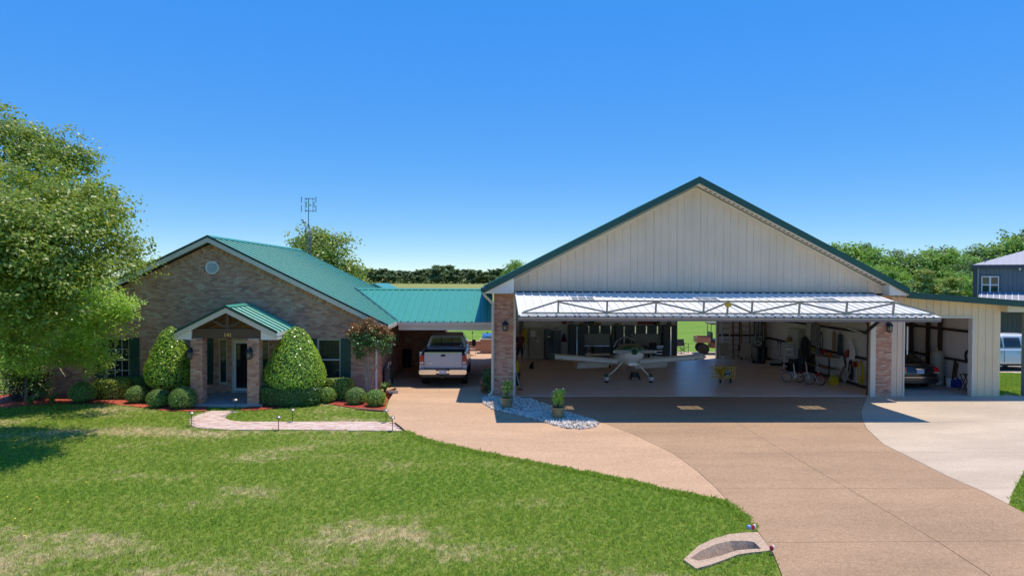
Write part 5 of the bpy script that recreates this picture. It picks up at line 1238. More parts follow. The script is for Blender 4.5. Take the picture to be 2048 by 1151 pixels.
def plate(parent,x,y,z,body,w_=.31,h=.155):
    p=MB().box(x-w_/2,x+w_/2,y-.012,y,z-h/2,z+h/2).build('license_plate',M['plate_white'],parent,bevel=.003)
    text('plate_number',body,.075,M['plate_text'],p,(x,y-.014,z-.01),(math.pi/2,0,0),.001)
# ---- silver pickup under the carport
tk=thing('pickup_truck','silver pickup truck parked tail out under the carport','truck',(-2.10,28.85,.03))
S_=M['paint_silver']
m=MB()    # lower body side shells with flared bed
for sx in (-1,1):
    for (y0,y1) in ((.16,.80),(1.70,2.28)): m.box(min(sx*.93,sx*1.0),max(sx*.93,sx*1.0),y0,y1,.62,1.42)
    m.box(min(sx*.93,sx*1.0),max(sx*.93,sx*1.0),.80,1.70,.98,1.42)
    m.box(min(sx*.90,sx*1.015),max(sx*.90,sx*1.015),.14,2.30,1.42,1.47)
m.box(-.93,.93,2.22,2.28,.62,1.42)
m.build('bed_side',S_,tk,bevel=.015,smooth=True)
MB().box(-.925,.925,.2,2.2,.74,.80).build('bed_floor',M['bed_liner'],tk)
m=MB(); m.box(-.925,-.90,.22,2.2,.80,1.40); m.box(.90,.925,.22,2.2,.80,1.40); m.box(-.90,.90,2.18,2.21,.80,1.40); m.build('bed_lining',M['bed_liner'],tk)
tg=MB().box(-.80,.80,.135,.20,.80,1.44); tgo=tg.build('tailgate',S_,tk,bevel=.02,smooth=True)
MB().box(-.79,.79,.12,.205,1.445,1.475).build('tailgate_cap',M['chrome'],tgo,bevel=.008)
m=MB(); m.box(-.62,.62,.128,.136,.93,1.27); m.build('tailgate_panel',S_,tgo,bevel=.003)
m=MB(); m.lathe([(.001,-.02),(.10,-.018),(.11,0)],20,(0,.13,1.33),'y'); m.v=[(x,y,1.30+max(0,(z-1.33))*.9+ (0 if z>1.33 else 0)) for x,y,z in m.v]; m.build('tailgate_handle',M['black_plastic'],tgo)
text('tailgate_badge','F-250',.085,M['chrome'],tgo,(-.56,.131,1.0),(math.pi/2,0,0),.004); text('trim_badge','LT',.07,M['chrome'],tgo,(.60,.131,1.0),(math.pi/2,0,0),.004)
for sx in (-1,1):
    m=MB(); m.prism([(sx*.805,.96),(sx*1.005,.96),(sx*.985,1.34),(sx*.825,1.34)],.10,.22); tl=m.build('taillight',M['tail_red'],tk,bevel=.01)
    MB().box(min(sx*.83,sx*.97),max(sx*.83,sx*.97),.094,.10,1.0,1.07).build('reverse_lens',M['white_plastic'],tl)
    m=MB(); m.box(min(sx*.81,sx*1.0),max(sx*.81,sx*1.0),.13,.22,.72,.955); m.build('corner_post',S_,tk,bevel=.01)
    wheel(tk,(sx*.86,1.22,.40),.40,.27,side=sx); wheel(tk,(sx*.86,5.0,.40),.40,.27,side=sx)
m=MB(); m.loft([rrect(.16+0*k,.0,.01,0) for k in range(2)]) if False else None
m=MB()
for (x0,x1) in ((-1.0,-.26),(.26,1.0)): m.box(x0,x1,-.10,.12,.56,.76)
m.box(-.26,.26,-.06,.12,.60,.72); bmp=m.build('rear_bumper',M['chrome'],tk,bevel=.03,smooth=True)
MB().box(-.98,.98,-.11,.06,.765,.785).build('bumper_pad',M['black_plastic'],bmp)
MB().box(-.9,.9,.0,.3,.44,.555).build('bumper_valance',M['black_plastic'],bmp)
m=MB(); m.box(-.045,.045,-.16,.5,.42,.50); m.build('hitch',M['black_metal'],tk); plate(tk,0,-.065,.665,'EBD 1887')
m=MB(); R=[rrect(.985,.58,1.43,2.34,.10),rrect(1.0,.52,1.45,2.6,.10),rrect(1.0,.50,1.44,4.3,.10),rrect(.99,.50,1.38,4.7,.12),rrect(.97,.50,1.30,5.6,.16),rrect(.92,.55,1.22,6.05,.18)]; m.loft(R); m.build('cab_body',S_,tk,smooth=True)
m=MB(); R=[rrect(.90,1.44,2.00,2.37,.10,top=.74),rrect(.91,1.44,2.07,2.75,.12,top=.76),rrect(.91,1.44,2.09,3.5,.12,top=.76),rrect(.90,1.44,2.04,4.1,.12,top=.74),rrect(.88,1.43,1.52,4.85,.03,top=.84)]; m.loft(R); cab=m.build('cab_roof',S_,tk,smooth=True)
def inset(x0b,x1b,zb,x0t,x1t,zt,y): return [(x0b,y,zb),(x1b,y,zb),(x1t,y-0,zt),(x0t,y,zt)]
m=MB(); m.prism([(-.76,1.52),(.76,1.52),(.64,1.93),(-.64,1.93)],2.335,2.40); rw=m.build('rear_window',M['tint_glass'],tk,bevel=.015)
m=MB(); P=[(-.79,2.33,1.49),(.79,2.33,1.49),(.67,2.33,1.965),(-.67,2.33,1.965)]; m.tube(P,.018,6,closed=True); m.build('window_seal',M['rubber'],rw)
for x_ in (-.24,.24): MB().box(x_-.012,x_+.012,2.32,2.336,1.52,1.93).build('window_divider',M['rubber'],rw)
m=MB(); m.ball((.66,2.332,1.57),(.035,.004,.035),12,6); m.build('sticker',M['white_plastic'],rw)
for sx in (-1,1):
    m=MB(); m.add([(sx*.905,2.72,1.50),(sx*.912,3.95,1.50),(sx*.80,3.75,1.97),(sx*.80,2.78,1.97)],[(0,1,2,3)]); m.v=[(x*1.012,y,z) for x,y,z in m.v]; m.build('side_window',M['tint_glass'],tk,fix=False)
    m=MB(); m.bar((sx*.95,4.25,1.50),(sx*1.14,4.2,1.52),.03,.05); m.bar((sx*.95,4.25,1.42),(sx*1.14,4.2,1.42),.03,.05); ar=m.build('mirror_arm',M['black_plastic'],tk)
    MB().box(min(sx*1.10,sx*1.28),max(sx*1.10,sx*1.28),4.14,4.26,1.34,1.66).build('side_mirror',M['black_plastic'],ar,bevel=.03)
# ---- black sedan in the shed
sd=thing('sedan','black sedan backed into the lean-to bay, only its tail showing','car',(18.07,28.3,.04)); K=M['paint_black']
m=MB(); R=[rrect(.74,.42,.80,.0,.14),rrect(.84,.30,.98,.12,.14,top=.80),rrect(.87,.24,1.02,.5,.14,top=.82),rrect(.88,.22,1.0,1.4,.14,top=.84),rrect(.885,.22,.99,3.0,.14,top=.84),rrect(.86,.24,.92,3.9,.16,top=.80),rrect(.78,.30,.72,4.55,.2,top=.70)]; m.loft(R); m.build('body',K,sd,smooth=True)
m=MB(); R=[rrect(.74,.98,1.02,.62,.02,top=.70),rrect(.74,.98,1.28,1.05,.10,top=.58),rrect(.75,.98,1.42,1.6,.10,top=.58),rrect(.75,.98,1.43,2.4,.10,top=.58),rrect(.74,.96,1.05,3.4,.03,top=.68)]; m.loft(R); gh=m.build('cabin',K,sd,smooth=True)
m=MB(); m.add([(-.66,.70,1.04),(.66,.70,1.04),(.53,1.48,1.39),(-.53,1.48,1.39)],[(0,1,2,3)]); m.v=[(x,y-.03,z+.03) for x,y,z in m.v]; m.build('rear_window',M['tint_glass'],sd,fix=False)
m=MB(); m.box(-.62,.62,.08,.20,1.035,1.06); m.build('spoiler',K,sd,bevel=.008)
for sx in (-1,1):
    m=MB(); m.prism([(sx*.56,.72),(sx*.84,.70),(sx*.80,.93),(sx*.60,.95)],-.005,.18); t_=m.build('taillight',M['tail_red'],sd,bevel=.02)
    for q in (.62,.70,.78): MB().box(sx*q-.03,sx*q+.03,-.012,-.004,.705,.735).build('reverse_lens',M['white_plastic'],t_)
    wheel(sd,(sx*.77,.95,.31),.31,.20); wheel(sd,(sx*.77,3.65,.31),.31,.20)
m=MB(); R=[rrect(.70,.28,.58,-.07,.12),rrect(.85,.26,.60,.05,.12)]; m.loft(R); bp_=m.build('rear_bumper',K,sd,smooth=True); MB().box(-.72,.72,-.085,-.065,.52,.535).build('bumper_strip',M['chrome'],bp_)
MB().box(-.20,.20,-.015,.06,.86,.885).build('trunk_chrome',M['chrome'],sd); plate(sd,0,-.012,.76,'BK7 D29')
# ---- white sport utility at the neighbour's
su=thing('white_suv','white sport utility vehicle parked beside the neighbouring building','car',(26.2,35.2,.03)); W_=M['paint_white']
def ringx(x,hy,z0,z1,top,r=.12): return [(x,p[0],p[2]) for p in rrect(hy,z0,z1,0,r,top=top)]
m=MB(); m.loft([ringx(-2.5,.80,.45,.95,.74,.2),ringx(-2.2,.95,.35,1.12,.90),ringx(-1.2,.98,.32,1.16,.93),ringx(1.6,.98,.32,1.16,.93),ringx(2.3,.96,.36,1.14,.92),ringx(2.55,.88,.45,1.08,.86,.15)]); m.build('body',W_,su,smooth=True)
m=MB(); m.loft([ringx(-1.25,.86,1.13,1.18,.84,.03),ringx(-.55,.86,1.13,1.74,.72),ringx(.2,.87,1.13,1.85,.73),ringx(1.8,.87,1.13,1.84,.73),ringx(2.3,.86,1.13,1.55,.75)]); m.build('roof',W_,su,smooth=True)
for (xa,xb,xc,xd) in ((-.95,.02,.0,-.38),(.10,.98,.95,.12),(1.10,2.0,1.85,1.18)):
    m=MB(); m.add([(xa,-.872,1.20),(xb,-.872,1.20),(xc,-.752,1.70),(xd,-.752,1.70)],[(0,1,2,3)]); m.v=[(x,y-.012,z) for x,y,z in m.v]; m.build('side_window',M['tint_glass'],su,fix=False)
for xh in (.06,1.03): MB().box(xh-.03,xh-.022,-.992,-.975,.45,1.12).build('door_gap',M['dark_frame'],su)
for xh in (-.10,.85): m=MB().box(xh-.1,xh+.06,-1.01,-.975,.97,1.0); m.build('door_handle',M['chrome'],su)
for x_ in (-1.65,1.45):
    m=MB(); m.lathe([(.44,-.02),(.44,.05)],24,(x_,-.955,.40),'y'); m.build('wheel_arch',M['black_plastic'],su,smooth=True)
    for y_ in (-.87,.87):
        wt=thing('wheel',None,None,(x_,y_,.38)); wt.parent=su; wt.rotation_euler=(0,0,math.pi/2)
        m=MB(); m.lathe([(.24,-.12),(.35,-.12),(.38,-.08),(.38,.08),(.35,.12),(.24,.12)],24,(0,0,0),'x'); tt=m.build('tyre',M['rubber'],wt,smooth=True)
        m=MB()
        for k in range(6):
            an=k*math.pi/3
            for s in (-1,1): m.bar((s*.125,0,0),(s*.128,.235*math.cos(an),.235*math.sin(an)),.02,.055,up=(1,0,0))
        m.build('rim',M['chrome'],wt)
m=MB().box(-2.0,2.1,-.96,.96,.26,.36); m.build('sill',M['black_plastic'],su)
# ---- utility cart beyond the rear hangar door
uv=thing('utility_cart','brown utility cart with roof parked outside the rear hangar door','cart',(A(1424,705,42.2).x+.35,42.2,.03),-.12)
mat('cart_brown',(.20,.085,.055),.45,var=.15); mat('cart_bed',(.34,.17,.14),.5,var=.12)
m=MB(); m.box(-1.35,-.55,-.60,.60,.72,.76); m.box(-1.38,-1.32,-.62,.62,.70,1.08); m.box(-1.35,-.55,-.64,-.60,.72,1.06); m.box(-1.35,-.55,.60,.64,.72,1.06); m.box(-.58,-.54,-.60,.60,.72,1.06); m.build('cargo_bed',M['cart_bed'],uv)
m=MB(); m.loft([ringx(-.5,.55,.38,.80,.50),ringx(.4,.60,.34,.62,.58),ringx(.7,.60,.34,1.0,.56),ringx(1.3,.52,.42,.92,.46)]); m.build('body',M['cart_brown'],uv,smooth=True)
m=MB(); m.box(-.5,.05,-.55,.55,.80,.90); m.box(-.52,-.40,-.55,.55,.90,1.35); m.build('seat',M['black_plastic'],uv,bevel=.03)
m=MB()
for y_ in (-.58,.58):
    m.tube([(-.52,y_,.7),(-.52,y_,1.85),(.45,y_,1.87),(.85,y_,.95)],.026,6)
m.tube([(-.52,-.58,1.2),(-.52,.58,1.2)],.026,6); m.build('roll_cage',M['black_metal'],uv)
MB().box(-.68,.62,-.68,.68,1.87,1.93).build('roof',mat('cart_roof',(.10,.085,.075),.6),uv,bevel=.02)
MB().torus((.38,-.28,1.08),.16,.015,'x',16,6).build('steering_wheel',M['black_plastic'],uv)
for x_ in (-.95,.95):
    for y_ in (-.58,.58):
        m=MB(); m.lathe([(.16,-.13),(.28,-.13),(.33,-.08),(.33,.08),(.28,.13),(.16,.13)],20,(x_,y_,.33),'y'); wq=m.build('wheel',M['rubber'],uv,smooth=True); MB().lathe([(.16,-.1),(.05,-.11),(.01,-.1)],14,(x_,y_,.33),'y').build('rim',M['grey_plastic'],wq)

# ================================================================= LIGHT AIRCRAFT
ap=thing('light_aircraft','green and white two seat propeller aircraft facing out of the hangar','aircraft',(6.04,30.1,.045))
carpaint('plane_white',(.88,.86,.82)); carpaint('plane_green',(.010,.105,.055)); mat('plane_dark',(.012,.03,.045),.3); mat('prop_grey',(.34,.36,.37),.35)
st_=[(-1.22,.15,.15,1.52),(-1.13,.36,.26,1.47),(-.95,.46,.34,1.43),(-.6,.53,.42,1.37),(-.1,.56,.46,1.27),(.5,.56,.46,1.17),(1.2,.50,.41,1.06),(2.2,.36,.31,.93),(3.4,.21,.22,.80),(4.3,.11,.17,.71),(4.75,.04,.13,.66)]
m=MB(); rings=[]; N=24
for (y,w_,h,z) in st_:
    R=[]
    for k in range(N):
        a=2*math.pi*k/N; c_,s_=math.cos(a),math.sin(a); e=.72; R.append((w_*math.copysign(abs(c_)**e,c_),y,z+h*math.copysign(abs(s_)**e,s_)))
    rings.append(R)
m.loft(rings); n0=0
for i in range(len(rings)-1):
    for k in range(N): m.m[i*N+k]= 1 if 1<=k<=10 else (2 if k in (0,11) else 0)
m.build('fuselage',[M['plane_white'],M['plane_green'],M['plane_dark']],ap,smooth=True)
m=MB()
for sx in (-1,1): m.lathe([(.085,0),(.085,.03),(.06,.035)],16,(sx*.22,-1.165,1.49),'y')
m.build('cooling_inlet',M['black_plastic'],ap)
m=MB(); m.loft([rrect(.20,.88,1.0,-.95,.05),rrect(.24,.86,1.0,-.4,.05)]); m.build('cowl_scoop',M['plane_white'],ap,smooth=True)
MB().lathe([(.15,0),(.13,-.1),(.07,-.22),(.01,-.27)],18,(0,-1.23,1.52),'y').build('spinner',M['plane_green'],ap,smooth=True)
pr_=[]
for sx in (-1,1):
    m=MB(); R=[]
    for u,ch,tw in ((.06,.06,.9),(.25,.15,.75),(.5,.17,.5),(.75,.15,.35),(.87,.12,.28)):
        c_,s_=math.cos(tw),math.sin(tw); pts=[]
        for (a,b) in ((-.5,0),(-.2,.055),(.2,.05),(.5,0),(.2,-.03),(-.2,-.03)): pts.append((sx*u,-1.30+sx*(b*ch*c_-a*ch*s_)*.6,1.52+(a*ch*c_+b*ch*s_)))
        R.append(pts)
    m.loft(R); bl=m.build('propeller_blade',M['prop_grey'],ap,smooth=True)
    m=MB(); m.loft([[(sx*(.87+(.05 if j else 0)),q[1],1.52+(q[2]-1.52)*(1.0 if not j else .7)) for q in R[-1]] for j in (0,1)]); m.build('blade_tip',M['white_paint'],bl)
AF=[(0,0),(.02,.035),(.08,.065),(.25,.088),(.5,.075),(.8,.035),(1,0),(.8,-.022),(.5,-.038),(.25,-.045),(.08,-.036),(.02,-.02)]
def wing(name,sx,x0,x1,y0,ch,z0,z1,mt,ch2=None,inc=.10,parent=None):
    m=MB(); R=[]
    for (x,c_,z) in ((x0,ch,z0),(x1,ch2 or ch,z1)): R.append([(sx*x,y0+u*c_,z+v*c_*1.4-(u-.3)*c_*inc) for u,v in AF])
    m.loft(R); return m.build(name,M[mt],parent or ap,smooth=True)
for sx in (-1,1):
    wg=wing('wing',sx,.5,3.28,-.02,1.46,.86,1.07,'plane_white'); 
    m=MB(); R=[]
    for (x,c_,z,yo) in ((3.28,1.46,1.07,-.02),(3.42,1.36,1.085,.03),(3.52,1.1,1.11,.16)): R.append([(sx*x,yo+u*c_,z+v*c_*(1.4 if x<3.5 else .5)-(u-.3)*c_*.10) for u,v in AF])
    m.loft(R); m.build('wing_tip',M['plane_green' if sx<0 else 'plane_white'],wg,smooth=True)
    m=MB(); 
    for k in range(3): m.box(sx*(3.1-k*.06)-.012,sx*(3.1-k*.06)+.012,-.03,.10,1.055,1.09)
    m.build('tip_marking',M['plane_dark'],wg)
    m=MB(); a,b=sorted((sx*.62,sx*2.10)); m.add([(a,1.30,.72+.0),(b,1.30,.80),(b,1.58,.50),(a,1.58,.42),(a,1.33,.69),(b,1.33,.77),(b,1.61,.52),(a,1.61,.44)],[(0,1,2,3),(7,6,5,4),(0,4,5,1),(1,5,6,2),(2,6,7,3),(3,7,4,0)]); m.build('flap',M['plane_white'],ap)
    m=MB(); m.tube([(sx*.34,-.25,.93),(sx*.62,-.15,.60),(sx*.97,.0,.26)],[.032,.028,.022],8); lg=m.build('landing_gear_leg',M['plane_white'],ap,smooth=True)
    c_=(sx*.99,.03,.24); m=MB(); m.ball(c_,(.115,.36,.17),14,10); 
    nf=[0 if sum(m.v[i][2] for i in f)/len(f)<.27 else 1 for f in m.f]; m.m=nf; wp=m.build('wheel_pant',[M['plane_white'],M['plane_green']],lg,smooth=True)
    m=MB(); m.lathe([(.07,-.05),(.13,-.05),(.145,-.02),(.145,.02),(.13,.05),(.07,.05)],18,(c_[0],.0,.145),'x'); m.build('tyre',M['rubber'],wp,smooth=True)
    wing('stabilizer',sx,.05,1.36,4.0,.72,.76,.78,'plane_white',.46,.05)
    m=MB(); m.tube([(sx*2.4,.35,.93),(sx*2.4,.42,.72)],.012,6); m.build('tie_down',M['aluminium'],wg)
m=MB(); m.add([( s*.035*(1 if i<2 else .6),y,z) for s in(-1,1) for i,(y,z) in enumerate(((3.9,.85),(4.78,.62),(4.86,1.70),(4.48,1.76)))],[(0,1,2,3),(7,6,5,4),(0,4,5,1),(1,5,6,2),(2,6,7,3),(3,7,4,0)]); m.build('fin',M['plane_dark'],ap,bevel=.01)
m=MB(); m.tube([(0,4.6,.60),(0,4.85,.22)],.018,6); m.lathe([(.02,-.03),(.075,-.025),(.075,.025),(.02,.03)],14,(0,4.87,.085),'x'); m.build('tail_wheel',M['rubber'],ap)
# canopy tipped up on its front hinge, with hoop frames
m=MB(); R=[]
for (y,w_,h,z) in ((.0,.46,.10,1.68),(.25,.50,.30,1.66),(.65,.50,.40,1.62),(1.05,.46,.36,1.56),(1.5,.36,.18,1.46)):
    R.append([(w_*math.cos(math.pi*k/12),y,z-.06+h*math.sin(math.pi*k/12)) for k in range(13)])
V=[p for r_ in R for p in r_]; F=[(i*13+k,i*13+k+1,(i+1)*13+k+1,(i+1)*13+k) for i in range(len(R)-1) for k in range(12)]; m.add(V,F); cn=m.build('canopy',glassmat('canopy_glass',(.05,.06,.06),.03,.35),ap,smooth=True,fix=False)
for i,w_ in ((0,.016),(2,.022),(4,.016)):
    m=MB(); m.tube(R[i],w_,6); m.build('canopy_hoop',M['aluminium'],cn,smooth=True)
m=MB(); m.tube([(.30*math.cos(math.pi*k/10),.75,1.5+.50*math.sin(math.pi*k/10)) for k in range(11)],.02,6); m.build('roll_bar',M['aluminium'],ap)
for sx in (-1,1):
    m=MB(); m.box(sx*.24-.2,sx*.24+.2,.95,1.08,1.15,1.72); m.build('seat_back',M['black_plastic'],ap,bevel=.04)

# ---- yellow ride-on biplane
p=G(1447,765,.045); tb=thing('toy_biplane','small yellow ride-on biplane on the hangar floor','toy plane',(p.x,p.y,.045),.12); YP=M['yellow_paint']
for z,nm in ((.70,'upper_wing'),(.24,'lower_wing')): MB().box(-.57,.57,-.14,.14,z,z+.022).build(nm,YP,tb,bevel=.008)
for x_ in (-.48,-.36,.36,.48):
    for y_ in (-.10,.10): MB().bar((x_,y_,.262),(x_,y_,.70),.022,.022).build('wing_strut',YP,tb)
for x_ in (-.14,.14): MB().bar((x_,-.08,.60),(x_*1.1,-.08,.70),.02).build('cabane_strut',YP,tb)
m=MB(); m.loft([[(r_*math.cos(2*math.pi*k/16),y,z+r_*math.sin(2*math.pi*k/16)) for k in range(16)] for (y,r_,z) in ((-.34,.20,.46),(-.2,.215,.46),(.2,.17,.46),(.75,.07,.50))]); m.build('fuselage',YP,tb,smooth=True)
m=MB(); m.cyl((0,-.35,.46),(0,-.343,.46),.165,n=18); en=m.build('engine_face',M['dark_frame'],tb)
m=MB()
for k in range(7): a=k*2*math.pi/7; m.cyl((.05*math.cos(a),-.365,.46+.05*math.sin(a)),(.15*math.cos(a),-.365,.46+.15*math.sin(a)),.026,n=8)
m.build('cylinders',M['aluminium'],en)
m=MB(); m.bar((-.20,-.41,.40),(.20,-.41,.52),.05,.02); m.ball((0,-.42,.46),.035,10,6); m.build('propeller',M['black_metal'],tb)
for x_ in (-.235,.235):
    m=MB(); m.lathe([(.06,-.03),(.09,-.03),(.105,0),(.09,.03),(.06,.03)],18,(x_,-.15,.105),'x'); w1=m.build('wheel',M['rubber'],tb,smooth=True); MB().lathe([(.06,-.028),(.01,-.035)],14,(x_,-.15,.105),'x').build('hub',M['white_plastic'],w1); MB().lathe([(.06,.028),(.01,.035)],14,(x_,-.15,.105),'x').build('hub',M['white_plastic'],w1)
    MB().bar((x_*.9,-.15,.11),(x_*.45,-.1,.28),.025).build('gear_strut',YP,tb)
m=MB(); m.box(-.22,.22,.68,.82,.50,.515); m.build('tailplane',YP,tb); m=MB(); m.box(-.008,.008,.66,.84,.515,.70); m.build('rudder',YP,tb)
# ================================================================= THINGS IN THE HANGAR
FZ=.045; BW=39.30
def bx(px): return A(px,700,38.9).x
def bz(py,px=1240,Y=38.9): return A(px,py,Y).z
def tall_cab(px0,px1,label,hpx):
    x0,x1=bx(px0),bx(px1); t=thing('tall_cabinet',label,'cabinet',((x0+x1)/2,BW-.3,FZ),world=True,group='charcoal storage cabinets')
    z1=bz(650); MB().box(x0,x1,BW-.58,BW-.02,FZ+.06,z1).build('carcass',M['charcoal_cab'],t); MB().box(x0+.03,x1-.03,BW-.54,BW-.02,FZ,FZ+.06).build('plinth',M['black_plastic'],t)
    xm=bx(hpx); 
    for a,b in ((x0,xm),(xm,x1)):
        if b-a>.15: MB().box(a+.006,b-.006,BW-.605,BW-.582,FZ+.07,z1-.01).build('door',M['charcoal_cab'],t,bevel=.004)
    MB().box(xm-.03,xm+.03,BW-.63,BW-.607,bz(714),bz(652)).build('handle',M['chrome'],t)
    return t
tall_cab(1138,1168,'tall charcoal cabinet next to the black fridge',1153); tall_cab(1231,1260,'tall charcoal cabinet standing between the two workbenches',1246.5); tall_cab(1325,1352,'tall charcoal cabinet beside the open rear door',1339.5)
def upper(px0,px1,hs,label):
    x0,x1=bx(px0),bx(px1); z0,z1=bz(667),bz(650.5); t=thing('wall_cabinet',label,'cabinet',((x0+x1)/2,BW-.2,z0),world=True,group='charcoal wall cabinets')
    MB().box(x0+.003,x1-.003,BW-.42,BW-.02,z0,z1).build('carcass',M['charcoal_cab'],t); n_=len(hs); w_=(x1-x0)/n_
    for i,h in enumerate(hs):
        MB().box(x0+i*w_+.008,x0+(i+1)*w_-.008,BW-.443,BW-.422,z0+.008,z1-.008).build('door',M['charcoal_cab'],t,bevel=.004); xh=bx(h); MB().box(xh-.03,xh+.03,BW-.468,BW-.445,z0+.02,z1-.02).build('handle',M['chrome'],t)
upper(1168,1231,(1177,1199,1221),'three door wall cabinet over the left workbench'); upper(1260,1325,(1270,1292,1314),'three door wall cabinet over the right workbench')
def bench(px0,px1,label,drawers):
    x0,x1=bx(px0),bx(px1); t=thing('workbench',label,'workbench',((x0+x1)/2,BW-.3,FZ),world=True,group='workbenches on the rear wall'); zt=bz(690)
    MB().box(x0+.004,x1-.004,BW-.62,BW-.02,zt-.04,zt).build('bench_top',M['chrome'],t); MB().box(x0+.004,x1-.004,BW-.05,BW-.02,zt+.002,bz(667.5)).build('backsplash',M['beige_metal'],t)
    if drawers:
        MB().box(x0+.02,x0+.75,BW-.57,BW-.06,FZ,zt-.042).build('drawer_unit',M['charcoal_cab'],t); MB().box(x1-.75,x1-.02,BW-.57,BW-.06,FZ,zt-.042).build('drawer_unit',M['charcoal_cab'],t)
        for (a,b) in ((x0+.02,x0+.75),(x1-.75,x1-.02)):
            for k in range(4): z=zt-.08-k*.17; MB().box(a+.03,b-.03,BW-.59,BW-.572,z-.06,z-.02).build('drawer_pull',M['chrome'],t)
    else:
        for (a,b) in ((x0+.55,x0+1.15),(x1-.72,x1-.12)): MB().box(a,b,BW-.57,BW-.06,FZ,zt-.042).build('base_cabinet',M['charcoal_cab'],t)
        for x_ in (x0+.06,x1-.06): MB().box(x_-.03,x_+.03,BW-.57,BW-.5,FZ,zt-.042).build('leg',M['charcoal_cab'],t)
bench(1168,1231,'workbench with bright steel top left of the middle cabinet',False); bench(1260,1325,'workbench with drawer stacks behind the office chair',True)
# clutter above the cabinets
zt=bz(650)+.002
def topthing(name,label,cat,px,build,z=None):
    t=thing(name,label,cat,(bx(px),BW-.28,zt if z is None else z)); build(t); return t
def b_fan(t): MB().torus((0,0,.17),.15,.02,'y',20,6).build('guard',M['black_metal'],t); MB().cyl((0,-.04,.17),(0,.06,.17),.05,n=10).build('motor',M['black_metal'],t); MB().box(-.08,.08,-.07,.07,0,.025).build('base',M['black_metal'],t); m=MB(); [m.bar((0,-.02,.17),(.14*math.cos(k*2.09),-.02,.17+.14*math.sin(k*2.09)),.05,.01,up=(0,1,0)) for k in range(3)]; m.build('blade',M['grey_plastic'],t)
topthing('desk_fan','small black desk fan on top of the cabinet by the fridge','fan',1143,b_fan)
def b_basket(t):
    MB().lathe([(.13,0),(.17,.10),(.16,.12)],14).build('basket',M['wood_mid'],t); MB().torus((0,0,.10),.13,.012,'y',18,6).build('handle',M['wood_mid'],t)
topthing('wicker_basket','brown basket on the cabinets left of the wall fan ornament','basket',1166,b_basket); topthing('wicker_basket','brown basket on the upper cabinet above the left workbench','basket',1197,b_basket)
def b_helm(t): MB().ball((0,0,.11),(.15,.18,.15),14,8).build('shell',M['black_metal'],t,smooth=True); MB().box(-.12,.12,-.19,-.10,.05,.13).build('visor',M['tint_glass'],t,bevel=.02)
topthing('helmet','black helmet on the upper cabinet beside the basket','helmet',1184,b_helm); topthing('helmet','black helmet on the cabinets right of the red panel','helmet',1315,b_helm)
def b_cloche(t): MB().lathe([(.14,0),(.13,.12),(.10,.24),(.03,.31)],14).build('hood',M['grey_plastic'],t,smooth=True); MB().ball((0,0,.33),.03,8,6).build('knob',M['black_metal'],t)
topthing('metal_hood','grey domed metal hood on the cabinet next to the rear door','hood',1339,b_cloche)
def b_model(t): MB().cyl((-.18,0,.06),(.2,0,.09),.035,.015,n=8).build('fuselage',M['wood_mid'],t); MB().box(-.05,.06,-.25,.25,.08,.09).build('wing',M['wood_mid'],t); MB().box(.16,.2,-.005,.005,.09,.17).build('fin',M['wood_mid'],t); MB().lathe([(.05,0),(.03,.03)],10).build('stand',M['wood_dark'],t)
topthing('model_plane','wooden model plane on top of the middle tall cabinet','model',1236,b_model)
# wall pieces
p=A(1176,637,39.25); t=thing('bunting_fan','half round pleated fan ornament in red white and blue','ornament',(p.x,39.28,p.z))
for i,(c,r0,r1) in enumerate(((M['reflector_white'],.02,.10),(M['red_paint'],.10,.16),(M['reflector_white'],.16,.22),(M['blue_paint'],.22,.30))):
    m=MB(); n_=20
    for k in range(n_):
        a0,a1=math.pi*(1+k/n_),math.pi*(1+(k+1)/n_); y0,y1=(0,-.03) if k%2 else (-.03,0)
        m.add([(r0*math.cos(a0),y0,r0*math.sin(a0)),(r1*math.cos(a0),y0,r1*math.sin(a0)),(r1*math.cos(a1),y1,r1*math.sin(a1)),(r0*math.cos(a1),y1,r0*math.sin(a1))],[(0,1,2,3)])
    m.build('pleat_ring',c,t,fix=False)
p0,p1=A(1275,648,39.3),A(1308,636,39.3); t=thing('wall_sign','weathered red metal panel on the rear wall above the right workbench','sign',((p0.x+p1.x)/2,39.3,p0.z),world=True)
m=MB(); m.box(p0.x,p1.x,39.29,39.33,p0.z,p1.z+.12); m.build('panel',mat('rust_red',(.26,.045,.03),.6,var=.25,vscale=5),t)
MB().box(p1.x+.002,p1.x+.28,39.30,39.33,p0.z,p1.z+.12).build('side_panel',M['wood_mid'],t); xm=(p0.x+p1.x)/2; MB().box(xm-.012,xm+.012,39.28,39.289,p0.z,p1.z+.12).build('batten',M['wood_dark'],t)
# beige locker, fridge, hanging things at the left
x0,x1=bx(1058),bx(1088); t=thing('storage_locker','beige two door metal locker left of the black fridge','locker',((x0+x1)/2,38.9,FZ),world=True); z1=bz(656)
MB().box(x0,x1,38.7,39.25,FZ+.03,z1).build('body',M['beige_metal'],t); xm=(x0+x1)/2
for a,b in ((x0,xm),(xm,x1)): MB().box(a+.008,b-.006,38.675,38.698,FZ+.06,z1-.03).build('door',M['beige_metal'],t,bevel=.005)
MB().box(xm+.02,xm+.06,38.65,38.674,1.05,1.16).build('handle',M['chrome'],t)
for k,(a,b,c,d,mm) in enumerate(((-.36,-.08,1.35,1.68,'white_plastic'),(.10,.17,1.62,1.68,'black_plastic'),(.20,.27,1.50,1.55,'black_plastic'),(.12,.20,1.38,1.44,'orange_paint'),(.22,.28,1.36,1.42,'wood_mid'),(-.10,-.03,1.25,1.30,'black_plastic'))): MB().box(xm+a,xm+b,38.669,38.6745,c,d).build('note',M[mm],t)
